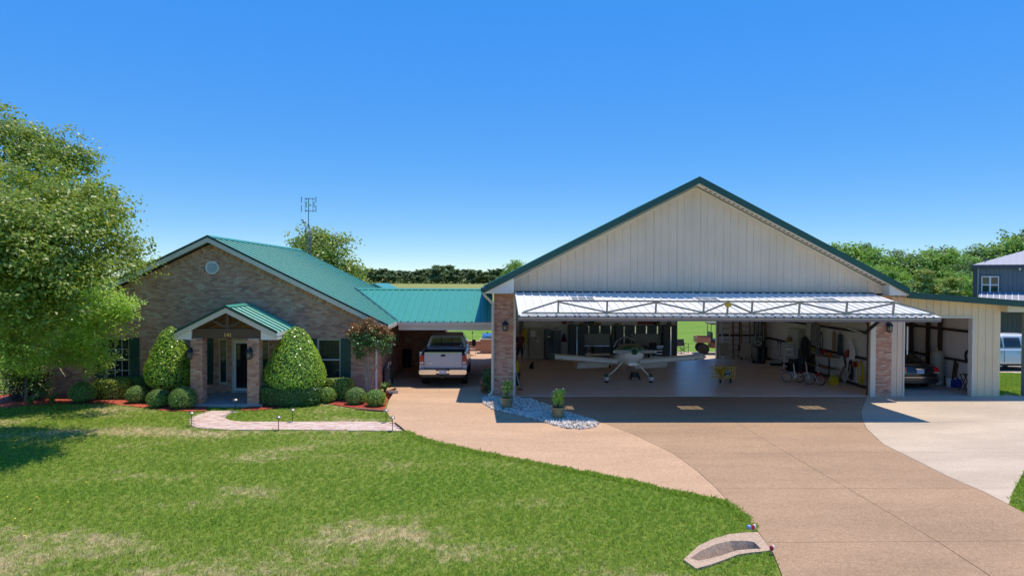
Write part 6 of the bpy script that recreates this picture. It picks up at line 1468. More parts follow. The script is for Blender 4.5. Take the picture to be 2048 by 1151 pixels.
x0,x1=bx(1089.5),bx(1121); t=thing('refrigerator','black side by side refrigerator against the rear wall','refrigerator',((x0+x1)/2,38.8,FZ),world=True); z1=bz(659); xm=x0+(x1-x0)*.44
MB().box(x0,x1,38.58,39.25,FZ+.03,z1).build('body',M['fridge_black'],t)
for a,b in ((x0,xm),(xm,x1)): MB().box(a+.006,b-.006,38.50,38.577,FZ+.10,z1-.01).build('door',M['fridge_black'],t,bevel=.012)
for x_ in (xm-.05,xm+.05): MB().tube([(x_,38.5,.75),(x_,38.44,.8),(x_,38.44,1.6),(x_,38.5,1.65)],.014,6).build('handle',M['black_metal'],t)
d_=MB().box(x0+.10,xm-.10,38.488,38.499,1.08,1.42).build('dispenser',M['black_plastic'],t); MB().box(x0+.13,xm-.13,38.480,38.487,1.33,1.40).build('display',M['white_plastic'],d_)
t=thing('cooler_box','white carton lying on top of the refrigerator','box',(bx(1111),38.85,z1+.001)); MB().box(-.26,.26,-.2,.2,0,.17).build('carton',M['white_plastic'],t,bevel=.008); MB().box(-.262,.262,-.03,.03,.171,.174).build('tape',M['beige_metal'],t); MB().box(-.2,.2,-.203,-.2005,.05,.13).build('print',M['grey_plastic'],t)
g=A(1051,672,38.6); t=thing('yellow_jacket','yellow raincoat hanging beside the beige locker','jacket',(g.x,38.75,1.1),world=True); m=MB(); m.loft([rrect(.10,0,.01,0)]) if False else None
m=MB(); m.loft([[(g.x+w_*math.cos(2*math.pi*k/10),38.75+.09*math.sin(2*math.pi*k/10),z) for k in range(10)] for z,w_ in ((.95,.15),(1.3,.14),(1.7,.13),(1.83,.05))]); m.build('coat',M['yellow_paint'],t,smooth=True); MB().tube([(g.x-.13,38.66,1.7),(g.x-.17,38.65,1.3),(g.x-.16,38.65,1.05)],.05,8).build('sleeve',M['yellow_paint'],t); MB().cyl((g.x,38.75,1.82),(g.x,39.2,1.95),.01,n=6).build('hook',M['black_metal'],t)
g=A(1128,680,39.2); t=thing('red_apron','dark red cloth hung on the wall right of the fridge','cloth',(g.x,39.2,1.0),world=True); m=MB(); m.loft([[(g.x+w_*math.cos(2*math.pi*k/10),39.2+.06*math.sin(2*math.pi*k/10),z) for k in range(10)] for z,w_ in ((1.02,.15),(1.2,.13),(1.45,.05))]); m.build('cloth',mat('maroon_cloth',(.16,.02,.03),.85,var=.2),t,smooth=True); MB().cyl((g.x,39.2,1.45),(g.x,39.32,1.5),.015,n=6).build('hook',M['chrome'],t)
g=A(1128,645,39.2); t=thing('wall_reel','rust coloured hose reel high on the wall right of the fridge','reel',(g.x,39.2,2.0),world=True); MB().cyl((g.x,39.0,2.22),(g.x,39.2,2.22),.13,n=16).build('drum',M['rust_red'],t); MB().torus((g.x,39.0,2.22),.16,.02,'y',18,6).build('flange',M['rust_red'],t); MB().box(g.x-.04,g.x+.04,39.21,39.33,2.05,2.5).build('bracket',M['girt_brown'],t)
x_=bx(1135); MB().box(x_-.03,x_+.03,39.25,39.34,FZ,2.6).build('door_post',M['white_paint'],hg); MB().box(bx(1046)-.02,bx(1046)+.02,39.25,39.34,FZ,3.0).build('wall_trim',M['dark_frame'],hg)
# stools and chairs at the rear
g=G(1176,716,FZ); t=thing('bar_stool','dark wooden bar stool in front of the left workbench','stool',(g.x,g.y-.3,FZ))
MB().box(-.19,.19,-.19,.19,.72,.77).build('seat',M['wood_dark'],t,bevel=.015)
for sx in(-1,1):
    for sy in(-1,1): MB().bar((sx*.15,sy*.15,.72),(sx*.2,sy*.2,0),.035).build('leg',M['wood_dark'],t)
for z,r in((.25,.185),(.48,.17)):
    for a,b in (((-r,-r),(r,-r)),((r,-r),(r,r)),((r,r),(-r,r)),((-r,r),(-r,-r))): MB().bar((*a,z),(*b,z),.022).build('rung',M['wood_dark'],t)
g=G(1202,716,FZ); t=thing('roller_stand','white folding roller stand with red top before the workbench','stand',(g.x,g.y-.4,FZ))
MB().box(-.17,.17,-.04,.04,.74,.79).build('top',M['red_paint'],t); MB().cyl((-.02,0,.05),(-.02,0,.74),.03,n=10).build('post',M['white_plastic'],t); MB().bar((0,0,.62),(.22,-.15,0),.03).build('leg',M['white_plastic'],t); MB().bar((-.04,0,.5),(-.25,.12,0),.03).build('leg',M['white_plastic'],t); MB().bar((-.02,0,.5),(.02,.3,0),.03).build('leg',M['white_plastic'],t)
g=G(1300,722,FZ); t=thing('office_chair','black swivel office chair at the right workbench','chair',(g.x,g.y-.2,FZ),.2)
MB().box(-.25,.25,-.24,.24,.44,.52).build('seat',M['black_plastic'],t,bevel=.04); m=MB(); m.loft([rrect(.22,0,.01,0)]) if False else None
m=MB(); m.box(-.24,.24,-.28,-.20,.60,1.10); m.build('backrest',M['black_plastic'],t,bevel=.04); MB().cyl((0,0,.1),(0,0,.44),.03,n=8).build('column',M['chrome'],t)
for k in range(5): a=k*1.257; MB().bar((0,0,.10),(.28*math.cos(a),.28*math.sin(a),.06),.04).build('base_arm',M['black_plastic'],t); MB().ball((.28*math.cos(a),.28*math.sin(a),.035),.035,8,6).build('caster',M['rubber'],t)
for sx in(-1,1): MB().tube([(sx*.25,.1,.48),(sx*.30,.1,.66),(sx*.30,-.18,.68)],.02,6).build('armrest',M['black_plastic'],t)
g=G(1271,758,FZ); t=thing('step_stool','black plastic step stool under the aircraft','stool',(g.x,g.y+.12,FZ))
MB().box(-.17,.17,-.13,.13,.28,.31).build('top',M['black_plastic'],t,bevel=.01)
for sx in(-1,1):
    for sy in(-1,1): MB().bar((sx*.14,sy*.10,.28),(sx*.21,sy*.15,0),.06,.03).build('leg',M['black_plastic'],t)
MB().box(-.14,.14,-.12,-.10,.10,.28).build('front_panel',M['black_plastic'],t)
# camp chair outside the rear door
p=A(1363,706,42.3); t=thing('camp_chair','black folding camp chair outside the rear door','chair',(p.x,42.3,.03),.3)
m=MB(); m.add([(-.25,.05,.42),(.25,.05,.42),(.25,-.35,.45),(-.25,-.35,.45)],[(0,1,2,3)]); m.build('seat',M['black_plastic'],t,fix=False); m=MB(); m.add([(-.27,.06,.45),(.27,.06,.45),(.28,.22,.86),(-.28,.22,.86)],[(0,1,2,3)]); m.build('backrest',M['black_plastic'],t,fix=False)
for a,b in (((-.27,-.35,.02),(.27,.08,.45)),((.27,-.35,.02),(-.27,.08,.45)),((-.27,.1,.02),(-.28,.22,.88)),((.27,.1,.02),(.28,.22,.88)),((-.27,-.35,.02),(-.27,-.35,.62)),((.27,-.35,.02),(.27,-.35,.62)),((-.27,.1,.02),(.27,-.33,.45)),((.27,.1,.02),(-.27,-.33,.45)),((-.27,-.36,.62),(-.27,.18,.62)),((.27,-.36,.62),(.27,.18,.62))): MB().tube([a,b],.014,6).build('frame_tube',M['black_metal'],t)
# ladders on the rear wall
def ladder(px0,px1,top,mt,label,lean=.25,nr=8,foot=.0):
    xa,xb=A(px0,700,39.1).x,A(px1,700,39.1).x; t=thing('ladder',label,'ladder',((xa+xb)/2,39.1,FZ),world=True,group='ladders on the rear wall')
    for x_ in (xa,xb): MB().bar((x_,39.28-lean,FZ),(x_,39.22,top),.05,.09,up=(0,1,0)).build('rail',M[mt],t)
    for k in range(nr): u=(k+.6)/nr; y_=39.28-lean+(lean-.06)*u; MB().bar((xa,y_,FZ+(top-FZ)*u),(xb,y_,FZ+(top-FZ)*u),.035,.03).build('rung',M['grey_plastic' if mt!='wood_mid' else 'wood_mid'],t)
ladder(1444,1459,3.2,'aluminium','tall aluminium ladder nearest the rear door',.3,10); ladder(1466,1479,3.3,'rust_red','dark red fibreglass ladder between two others',.25,10); ladder(1482,1499,3.1,'wood_mid','orange brown wooden ladder right of the red one',.35,9)
# patio chairs
def patio(px,py,rz,label):
    g=G(px,py,FZ); t=thing('patio_chair',label,'chair',(g.x,g.y+.3,FZ),rz,group='beige sling patio chairs'); mt=M['beige_metal']
    m=MB(); m.add([(-.24,-.25,.42),(.24,-.25,.42),(.24,.22,.38),(-.24,.22,.38)],[(0,1,2,3)]); m.build('seat',mat('sling_beige',(.40,.34,.27),.8) if 'sling_beige' not in M else M['sling_beige'],t,fix=False)
    m=MB(); m.add([(-.24,.22,.38),(.24,.22,.38),(.24,.40,1.05),(-.24,.40,1.05)],[(0,1,2,3)]); m.build('backrest',M['sling_beige'],t,fix=False)
    for sx in(-1,1):
        MB().tube([(sx*.27,-.27,0),(sx*.27,-.26,.62),(sx*.27,.05,.64),(sx*.26,.26,.60)],.016,6).build('arm_frame',mt,t); MB().tube([(sx*.26,-.26,.42),(sx*.26,.22,.38),(sx*.26,.41,1.07)],.016,6).build('side_frame',mt,t); MB().tube([(sx*.27,.32,0),(sx*.26,.20,.40)],.016,6).build('leg',mt,t)
    for z,y_ in((1.07,.41),(.42,-.26)): MB().tube([(-.26,y_,z),(.26,y_,z)],.016,6).build('cross_tube',mt,t)
patio(1458,727,.15,'beige patio chair standing below the aluminium ladder'); patio(1494,729,-.45,'beige patio chair turned towards the black trash can')
g=G(1486,717,FZ); t=thing('black_chair','low black chair between the two beige patio chairs','chair',(g.x,g.y-.15,FZ)); MB().box(-.25,.25,-.22,.22,.38,.43).build('seat',M['black_plastic'],t,bevel=.02); MB().box(-.25,.25,.20,.25,.46,.80).build('backrest',M['black_plastic'],t,bevel=.02)
for sx in(-1,1):
    for sy in(-1,1): MB().bar((sx*.22,sy*.19,.38),(sx*.23,sy*.21,0),.03).build('leg',M['black_metal'],t)
# items in the rear right corner
g=G(1522,727,FZ); t=thing('trash_can','black wheeled trash can in the rear right corner','trash can',(g.x,g.y+.2,FZ),.2)
MB().loft([rrect(.24,-.24,.24,0,.05)]) if False else None
m=MB(); m.loft([[(q[0],q[2],z) for q in rrect(h_,-h_,h_,0,.05)] for z,h_ in ((0,.24),(.85,.30))]); m.build('bin',M['black_plastic'],t,smooth=True); m=MB(); m.loft([[(q[0],q[2],z) for q in rrect(h_,-h_,h_,0,.06)] for z,h_ in ((.86,.32),(.90,.32),(.95,.24))]); m.build('lid',M['black_plastic'],t,smooth=True)
for sx in(-1,1): MB().lathe([(.09,-.03),(.09,.03)],14,(sx*.28,.2,.09),'x').build('wheel',M['rubber'],t)
m=MB(); m.tube([(.02,-.27,.1),(.02,-.3,.9)],.02,6); m.build('stripe',M['grey_plastic'],t)
def wallp(px,py,X): d=ray(px,py); k=X/d.x; return Vector((X,d.y*k,CAM_H+d.z*k))
g=G(1524,722,FZ); t=thing('hand_truck','white frame hand truck with a hose coil behind the trash can','hand truck',(g.x+.1,g.y+.75,FZ))
for sx in(-1,1): MB().tube([(sx*.2,0,.05),(sx*.2,.12,1.35)],.02,6).build('rail',M['white_plastic'],t); MB().lathe([(.1,-.03),(.1,.03)],14,(sx*.26,.08,.1),'x').build('wheel',M['rubber'],t)
MB().tube([(-.2,.12,1.35),(.2,.12,1.35)],.02,6).build('handle',M['white_plastic'],t); MB().box(-.22,.22,-.18,.0,.02,.04).build('toe_plate',M['white_plastic'],t); MB().torus((-.04,.02,.95),.14,.04,'y',18,6).build('hose_coil',M['white_plastic'],t)
for i,(px,w_,z0,z1,mt,lab) in enumerate(((1512,.10,.9,2.35,'charcoal_cab','dark blue ski bag leaning in the rear right corner'),(1520,.07,1.0,2.4,'black_plastic','black rod tube leaning beside the dark ski bag'),(1527,.10,.8,2.35,'black_plastic','black padded bag hanging in the rear corner'),(1533,.08,1.1,2.3,'wood_mid','tan wooden board leaning in the rear corner'))):
    p=A(px,690,38.9); t=thing('long_bag' if i!=3 else 'wooden_board',lab,'bag' if i!=3 else 'board',(p.x,38.95,FZ),world=True)
    if i!=3:
        m=MB(); m.tube([(p.x,38.9,FZ),(p.x+.02,38.98,z1*.5),(p.x,39.12,z1)],[w_*.8,w_,w_*.6],10); m.build('bag',M[mt],t,smooth=True); MB().tube([(p.x-.03,38.83,z1*.5),(p.x-.03,38.95,z1*.9)],.02,6).build('strap',M['white_plastic'],t)
    else: MB().bar((p.x,38.95,FZ),(p.x,39.18,z1),.16,.03,up=(0,1,0)).build('plank',M[mt],t); MB().bar((p.x-.02,38.92,1.2),(p.x-.02,38.93,1.3),.10,.02,up=(0,1,0)).build('cleat',M['wood_dark'],t)
g=G(1554,731,FZ); t=thing('toolbox','tan toolbox with black base on the floor by the right wall','toolbox',(g.x,g.y+.15,FZ),-.1)
MB().box(-.30,.30,-.14,.14,0,.13).build('base',M['black_plastic'],t,bevel=.01); m=MB(); m.loft([[(q[0],q[1]+y,q[2]) for q in rrect(.29,.131,.30,0,.05,top=.24)] for y in(-.13,.13)]); m.build('lid',M['beige_metal'],t); MB().tube([(-.1,0,.30),(-.1,0,.35),(.1,0,.35),(.1,0,.30)],.012,6).build('handle',M['black_plastic'],t)
# pale locker on the right wall
pa,pb=wallp(1576,700,15.45),wallp(1597,700,15.45); t=thing('steel_locker','pale grey steel locker on the right wall behind the step ladder','locker',(15.7,(pa.y+pb.y)/2,FZ),world=True)
y0,y1=sorted((pa.y,pb.y)); MB().box(15.46,15.90,y0,y1,FZ,2.15).build('body',mat('locker_grey',(.50,.49,.46),.5,var=.05),t); MB().box(15.435,15.458,y0+.02,(y0+y1)/2-.005,FZ+.05,2.12).build('door',M['locker_grey'],t); MB().box(15.435,15.458,(y0+y1)/2+.005,y1-.02,FZ+.05,2.12).build('door',M['locker_grey'],t); MB().box(15.42,15.434,(y0+y1)/2-.06,(y0+y1)/2-.03,1.0,1.15).build('handle',M['chrome'],t)
# small tools on the right wall between corner and locker
for px,py,l_,lab in ((1561,690,.75,'long thin dark tool hanging on the right wall near the locker'),(1556,688,.45,'short hanging tool on the girt beside the long thin one')):
    p=wallp(px,py,15.84); t=thing('hanging_tool',lab,'tool',tuple(p),world=True); MB().tube([(p.x,p.y,p.z+.1),(p.x,p.y,p.z+.1-l_)],.015,6).build('shaft',M['black_metal'],t); MB().ball((p.x,p.y,p.z+.12),(.05,.05,.05),8,6).build('head',M['black_plastic'],t)
# step ladder
g=G(1583,741,FZ); t=thing('step_ladder','aluminium folding step ladder with tools on its top','ladder',(g.x,g.y+.25,FZ),-.5)
for sx in(-1,1):
    MB().bar((sx*.26,-.42,0),(sx*.16,0,1.42),.035,.07,up=(0,1,0)).build('front_rail',M['aluminium'],t); MB().bar((sx*.27,.48,0),(sx*.16,.04,1.40),.03,.03).build('rear_rail',M['aluminium'],t); MB().box(sx*.26-.03,sx*.26+.03,-.46,-.38,0,.06).build('foot',M['rubber'],t)
for k in range(4): u=(k+.8)/5; MB().box(-(.26-.1*u),(.26-.1*u),-.42+.42*u-.06,-.42+.42*u+.06,1.42*u-.012,1.42*u+.012).build('tread',M['aluminium'],t)
MB().box(-.19,.19,-.10,.14,1.42,1.46).build('top_cap',M['yellow_paint'],t); 
t2=thing('drill_case','orange brown bag standing on the step ladder top','bag',(g.x,g.y+.27,FZ+1.462),.3); MB().box(-.13,.13,-.09,.09,0,.22).build('bag',M['wood_mid'],t2,bevel=.03); MB().tube([(-.08,0,.22),(-.05,0,.30),(.05,0,.30),(.08,0,.22)],.012,6).build('handle',M['black_plastic'],t2)
# clothes and bags hung from the middle column
p=wallp(1609,668,15.2)
for (px,py0,py1,Xw,w_,mt,lab,nm) in ((1612,672,712,15.1,.26,'black_plastic','big black backpack hanging on the column','backpack'),(1622,640,680,15.3,.20,'locker_grey','pale grey jacket hanging above the backpack','jacket'),(1632,644,690,15.4,.22,'grey_plastic','grey green coat hanging right of the backpack','coat'),(1606,690,742,15.5,.22,'charcoal_cab','dark long coat hanging beside the step ladder','coat'),(1643,664,700,15.7,.04,'black_metal','looped black cable hung right of the coats','cable')):
    a=wallp(px,py0,Xw); b=wallp(px,py1,Xw); t=thing('hanging_'+nm,lab,nm,(a.x,a.y,b.z),world=True)
    if nm=='cable':
        m=MB(); m.tube([(a.x,a.y+.12*math.sin(k*2*math.pi/20),(a.z+b.z)/2+(a.z-b.z)/2*math.cos(k*2*math.pi/20)) for k in range(20)],.022,6,closed=True); m.build('loop',M[mt],t); MB().cyl((a.x,a.y,a.z),(IX1-.1,a.y,a.z+.03),.012,n=6).build('hook',M['chrome'],t); continue
    m=MB(); m.loft([[(a.x+w_*f*math.cos(2*math.pi*k/12),a.y+w_*f*.8*math.sin(2*math.pi*k/12)+.03*math.sin(k*3),b.z+(a.z-b.z)*u) for k in range(12)] for u,f in ((0,.85),(.3,1.05),(.7,1.0),(.9,.75),(1,.25))]); m.build('fabric',M[mt],t,smooth=True)
    MB().tube([(a.x,a.y,a.z-.05),(a.x+.05,a.y,a.z+.15),(15.85,a.y,a.z+.18)],.012,6).build('hanger',M['chrome'],t)
    for sy in(-1,1): MB().tube([(a.x-w_*.5,a.y+sy*w_*.8,b.z+(a.z-b.z)*.85),(a.x-w_*.6,a.y+sy*w_*.95,b.z+(a.z-b.z)*.3)],.05 if nm!='backpack' else .025,8).build('sleeve' if nm!='backpack' else 'strap',M[mt],t)
# bench along the right wall with power tools
ya,yb=wallp(1668,735,15.6).y,wallp(1620,725,15.6).y; t=thing('tool_shelf','low wall shelf crowded with power tools behind the bicycles','shelf',(15.6,(ya+yb)/2,FZ),world=True); zs=1.12
MB().box(15.35,15.90,ya,yb,zs-.03,zs).build('shelf_board',M['wood_mid'],t); MB().box(15.35,15.90,ya,yb,.55,.58).build('shelf_board',M['wood_mid'],t)
for y_ in (ya+.05,yb-.05): MB().box(15.37,15.42,y_-.025,y_+.025,FZ,zs-.03).build('leg',M['girt_brown'],t)
def shelf_item(name,lab,cat,px,build):
    d=ray(px,720); y_=d.y*15.55/d.x; y_=min(max(y_,ya+.1),yb-.1); t=thing(name,lab,cat,(15.58,y_,zs+.001),math.pi/2); build(t)
def b_saw(mt):
    def f(t): MB().box(-.16,.16,-.09,.09,.0,.03).build('base_plate',M['aluminium'],t); MB().cyl((0,-.06,.14),(0,.06,.14),.12,n=16).build('motor_guard',M[mt],t); MB().tube([(.05,0,.2),(.16,0,.26),(.2,0,.12)],.03,8).build('handle',M['black_plastic'],t)
    return f
shelf_item('circular_saw','yellow circular saw at the left end of the tool shelf','saw',1624,b_saw('yellow_paint')); shelf_item('grinder','grey grinder on the shelf between the yellow and red saws','grinder',1633,b_saw('grey_plastic')); shelf_item('chop_saw','red chop saw in the middle of the tool shelf','saw',1645,b_saw('red_paint'))
def b_chain(t): MB().box(-.18,.08,-.08,.08,0,.18).build('engine',M['orange_paint'],t,bevel=.03); MB().box(.08,.5,-.01,.01,.04,.11).build('guide_bar',M['aluminium'],t); MB().tube([(-.15,0,.18),(-.1,0,.27),(.05,0,.24)],.02,6).build('handle',M['black_plastic'],t)
shelf_item('chainsaw','orange chainsaw at the right end of the tool shelf','chainsaw',1656,b_chain)
for k,(px,lab,mt) in enumerate(((1612,'black plastic crate below the hanging coats','black_plastic'),(1626,'second black crate heaped with gear under the tool shelf','black_plastic'))):
    g=G(px,748,FZ); t=thing('gear_crate',lab,'crate',(15.2,g.y+1.2,FZ)); MB().box(-.3,.3,-.25,.25,0,.4).build('crate',M[mt],t,bevel=.02); m=MB(); [m.ball((random.uniform(-.2,.2),random.uniform(-.15,.15),.42+random.uniform(0,.15)),(.12,.1,.09),8,6) for _ in range(7)]; m.build('contents',M['charcoal_cab'],t)
# bicycles
def bicycle(px,py,rz,frame,label,mtR='aluminium'):
    g=G(px,py,FZ); t=thing('folding_bicycle',label,'bicycle',(g.x,g.y,FZ),rz,group='small folding bicycles'); R=.235
    for y_ in (0,.98):
        m=MB(); m.torus((0,y_,R),R-.018,.022,'x',26,6); w_=m.build('wheel',M['rubber'],t,smooth=True); m=MB(); m.torus((0,y_,R),R-.045,.010,'x',26,5); m.build('rim',M[mtR],w_,smooth=True); m=MB(); [m.cyl((0,y_,R),(0,y_+(R-.04)*math.cos(k*math.pi/6),R+(R-.04)*math.sin(k*math.pi/6)),.003,n=4) for k in range(12)]; m.cyl((-.04,y_,R),(.04,y_,R),.02,n=8); m.build('spokes',M['aluminium'],w_)
        m=MB(); m.tube([(0,y_+(R+.03)*math.cos(a),R+(R+.03)*math.sin(a)) for a in [math.radians(q) for q in range(20,165,18)]],.018,6); m.build('mudguard',M[frame],t)
    m=MB(); m.tube([(0,.12,.52),(0,.35,.40),(0,.62,.36)],.028,8); m.tube([(0,.62,.30),(0,.70,.86)],.02,8); m.tube([(0,.64,.30),(.04,.98,R)],.014,6); m.tube([(0,.66,.55),(.04,.98,R)],.012,6); m.build('frame',M[frame],t,smooth=True)
    m=MB(); m.tube([(.045,0,R),(.045,.06,.50),(0,.10,.54)],.015,6); m.tube([(-.045,0,R),(-.045,.06,.50),(0,.10,.54)],.015,6); fk=m.build('fork',M[frame],t); m=MB(); m.tube([(0,.10,.5),(0,.17,.98)],.016,6); m.build('stem',M['aluminium'],t)
    m=MB(); m.tube([(-.26,.22,1.0),(-.1,.17,.99),(.1,.17,.99),(.26,.22,1.0)],.013,6); m.build('handlebar',M['black_metal'],t); m=MB(); m.ball((0,.74,.88),(.07,.13,.03),10,6); m.build('saddle',M['black_plastic'],t,smooth=True); m=MB(); m.lathe([(.07,-.006),(.07,.006)],16,(.05,.62,.29),'x'); m.bar((.07,.62,.29),(.07,.70,.16),.02); m.bar((-.07,.62,.29),(-.07,.54,.42),.02); m.build('crank',M['aluminium'],t)
bicycle(1619,768,.83,'aluminium','silver folding bicycle with pale front wheel by the right wall','white_plastic'); bicycle(1641,770,.62,'red_paint','dark red folding bicycle next to the silver one')
g=G(1655,762,FZ); t=thing('jerry_can','bright yellow fuel can on the floor near the bicycles','fuel can',G(1669,769,FZ)+Vector((0,.1,0)))
m=MB(); m.loft([[(q[0],y,q[2]) for q in rrect(.20,0,.36,0,.06,top=.15)] for y in(-.12,.12)]); m.build('can',M['yellow_paint'],t,smooth=True,bevel=.015); m=MB(); m.tube([(-.12,0,.36),(-.1,0,.43),(.08,0,.43),(.10,0,.36)],.02,8); m.build('handle',M['yellow_paint'],t); MB().cyl((.13,0,.35),(.17,0,.43),.03,n=10).build('cap',M['black_plastic'],t); m=MB(); [m.box(x_-.01,x_+.01,-.128,-.12,.05,.28) for x_ in(-.08,0,.08)]; m.build('rib',M['yellow_paint'],t)
# boards and black panels leaning on the right wall
for (px,py,h,w_,mt,lab,nm) in ((1676,764,.75,.20,'wood_mid','short brown plank leaning behind the yellow fuel can','plank'),(1685,768,.80,.28,'beige_metal','wide tan board leaning right of the fuel can','board'),(1696,764,1.25,.14,'black_plastic','tall black folded panel leaning on the right wall','panel')):
    g=G(px,py,FZ); t=thing('leaning_'+nm if nm!='panel' else 'folded_screen',lab,nm if nm!='panel' else 'screen',(g.x,g.y,FZ),world=True); MB().bar((g.x,g.y,FZ),(15.86,g.y+.05,h),w_,.03,up=(1,0,0)).build('board',M[mt],t); MB().bar((g.x-.02,g.y-.02,FZ+.1),(g.x+.02,g.y-.02,FZ+.16),w_*.9,.012,up=(1,0,0)).build('edge_strip',M['wood_dark' if mt!='black_plastic' else 'grey_plastic'],t)
# hung on the right wall: bag, cloth, red items, hoses
def wallhang(name,lab,cat,px,py0,py1,wid,mt,shape='bag',X=15.80):
    a,b=wallp(px,py0,X),wallp(px,py1,X); t=thing(name,lab,cat,(a.x,a.y,b.z),world=True); H_=a.z-b.z
    if shape=='bag':
        m=MB(); m.loft([[(a.x+.06*math.cos(2*math.pi*k/12),a.y+wid*f*math.sin(2*math.pi*k/12),b.z+H_*u) for k in range(12)] for u,f in ((0,.9),(.15,1),(.8,.9),(1,.75))]); m.build('bag',M[mt],t,smooth=True); MB().tube([(a.x,a.y-wid*.4,a.z-.02),(a.x,a.y,a.z+.10),(a.x,a.y+wid*.4,a.z-.02)],.012,6).build('strap',M['black_plastic'],t)
    elif shape=='cloth':
        m=MB(); m.loft([[(a.x-.03+.05*math.cos(2*math.pi*k/14)*(1+.4*math.sin(k*2.3)),a.y+wid*f*math.sin(2*math.pi*k/14)+o_,b.z+H_*u) for k in range(14)] for u,f,o_ in ((0,.85,.05),(.35,1.0,-.02),(.65,.75,-.0),(.85,.35,.1),(1,.30,.13))]); m.build('cloth',M[mt],t,smooth=True); MB().cyl((a.x,a.y+.12,a.z),(a.x+.1,a.y+.12,a.z+.03),.012,n=6).build('hook',M['chrome'],t)
    elif shape=='disc':
        m=MB(); m.lathe([(.02,-.09),(wid,-.07),(wid,.05),(.02,.07)],18,(a.x-.02,a.y,(a.z+b.z)/2),'x'); m.build('reel',M[mt],t,smooth=True); MB().cyl((a.x-.12,a.y,(a.z+b.z)/2),(a.x+.1,a.y,(a.z+b.z)/2),.03,n=8).build('axle',M['black_metal'],t)
    else:
        for j in range(5):
            m=MB(); m.tube([(a.x-.02-.012*j,a.y+wid*(1-.09*j)*math.sin(k*2*math.pi/28)*(.55+.45*(1-math.cos(k*2*math.pi/28))/2),a.z-H_*(1-.06*j)*(1-math.cos(k*2*math.pi/28))/2) for k in range(28)],.02,6,closed=True); m.build('loop',M[mt],t,smooth=True)
        MB().cyl((a.x-.08,a.y,a.z-.02),(a.x+.1,a.y,a.z+.02),.016,n=6).build('hook',M['chrome'],t)
wallhang('garment_bag','dark navy garment bag hanging on the right wall','bag',1680,668,711,.22,'charcoal_cab'); wallhang('white_cloth','bright white cloth hanging on the right wall','cloth',1706,679,719,.24,'white_paint','cloth',15.72); wallhang('cord_reel','red round cord reel hanging left of the white cloth','reel',1696,699,713,.17,'red_paint','disc',15.78); wallhang('cord_reel','small dark red reel hanging under the white cloth','reel',1711,722,734,.13,'red_paint','disc',15.74)
wallhang('garden_hose','yellow hose coiled on a hook near the front of the right wall','hose',1722,722,768,.34,'yellow_paint','hose',15.78); wallhang('air_hose','thin black air hose coiled between the black panel and yellow hose','hose',1703,720,760,.22,'black_metal','hose',15.80)
wallhang('wrench_rack','row of tan wrenches hanging left of the navy garment bag','tools',1668,664,700,.09,'wood_mid','bag',15.84)
p=wallp(1703,664,15.7); t=thing('wall_tube','pale tube lying along the upper girt of the right wall','tube',tuple(p),world=True); MB().cyl((15.7,p.y-.8,p.z+.02),(15.72,p.y+.8,p.z+.22),.05,n=10).build('tube',M['white_plastic'],t); MB().box(15.75,15.92,p.y-.02,p.y+.02,p.z,p.z+.1).build('bracket',M['girt_brown'],t)  # plain white plastic tube on a bracket, emits nothing
# left front corner: yellow sprayer and white pole
g=G(1031,770,FZ); t=thing('garden_sprayer','yellow and black sprayer against the left door jamb','sprayer',(g.x+.06,g.y+.1,FZ)); MB().lathe([(.10,0),(.12,.05),(.12,.35),(.06,.45),(.03,.5)],14,(0,0,.55)).build('tank',M['yellow_paint'],t,smooth=True); MB().box(-.12,.12,-.12,.12,0,.54).build('stand',M['black_plastic'],t,bevel=.02); MB().tube([(.05,-.1,.9),(.12,-.15,.5),(.1,-.16,.2)],.012,6).build('hose',M['black_plastic'],t)
g=G(1036,779,FZ); t=thing('push_broom','white handled push broom leaning at the left jamb','broom',(g.x+.03,g.y,FZ)); MB().cyl((.06,-.02,.03),(-.16,.1,.95),.016,n=8).build('handle',M['white_plastic'],t); MB().box(-.02,.14,-.12,.08,.0,.06).build('head',M['rust_red'],t)
# ================================================================= PERSON AND CAT
def skin_body(name,verts,edges,rad,mats,parent,levels=2):
    me=bpy.data.meshes.new(name); me.from_pydata(verts,edges,[]); o=bpy.data.objects.new(name,me); COL.objects.link(o); o.parent=parent
    md=o.modifiers.new('skin','SKIN'); sb=o.modifiers.new('sub','SUBSURF'); sb.levels=levels; sb.render_levels=levels
    for i,r in enumerate(rad): me.skin_vertices[0].data[i].radius=(r if isinstance(r,tuple) else (r,r))
    me.skin_vertices[0].data[0].use_root=True
    dg=bpy.context.evaluated_depsgraph_get(); nm=bpy.data.meshes.new_from_object(o.evaluated_get(dg)); o.modifiers.clear(); o.data=nm; nm.name=name
    nm.materials.clear()
    for m_ in mats: nm.materials.append(m_)
    nm.polygons.foreach_set('use_smooth',[True]*len(nm.polygons)); return o
mat('skin',(.45,.24,.16),.5); mat('shirt_maroon',(.17,.045,.06),.85,var=.15); mat('shorts_navy',(.02,.024,.04),.85); mat('sock_white',(.6,.6,.58),.8); mat('hair_grey',(.16,.14,.13),.8)
g=G(1040,728,FZ); ps=thing('person','standing person in maroon shirt and dark shorts at the left of the hangar','person',(g.x,g.y+.1,FZ),.35)
V=[(0,0,.95),(0,.01,1.15),(0,.0,1.38),(0,0,1.50),(0,-.01,1.60),(0,-.02,1.70), (.10,0,.90),(.12,-.01,.50),(.13,.03,.10),(.14,-.14,.04), (-.10,0,.90),(-.13,.02,.50),(-.14,.06,.10),(-.16,-.11,.04), (.20,0,1.42),(.26,.03,1.14),(.25,-.07,.90),(-.20,0,1.42),(-.27,.03,1.14),(-.25,-.07,.90)]
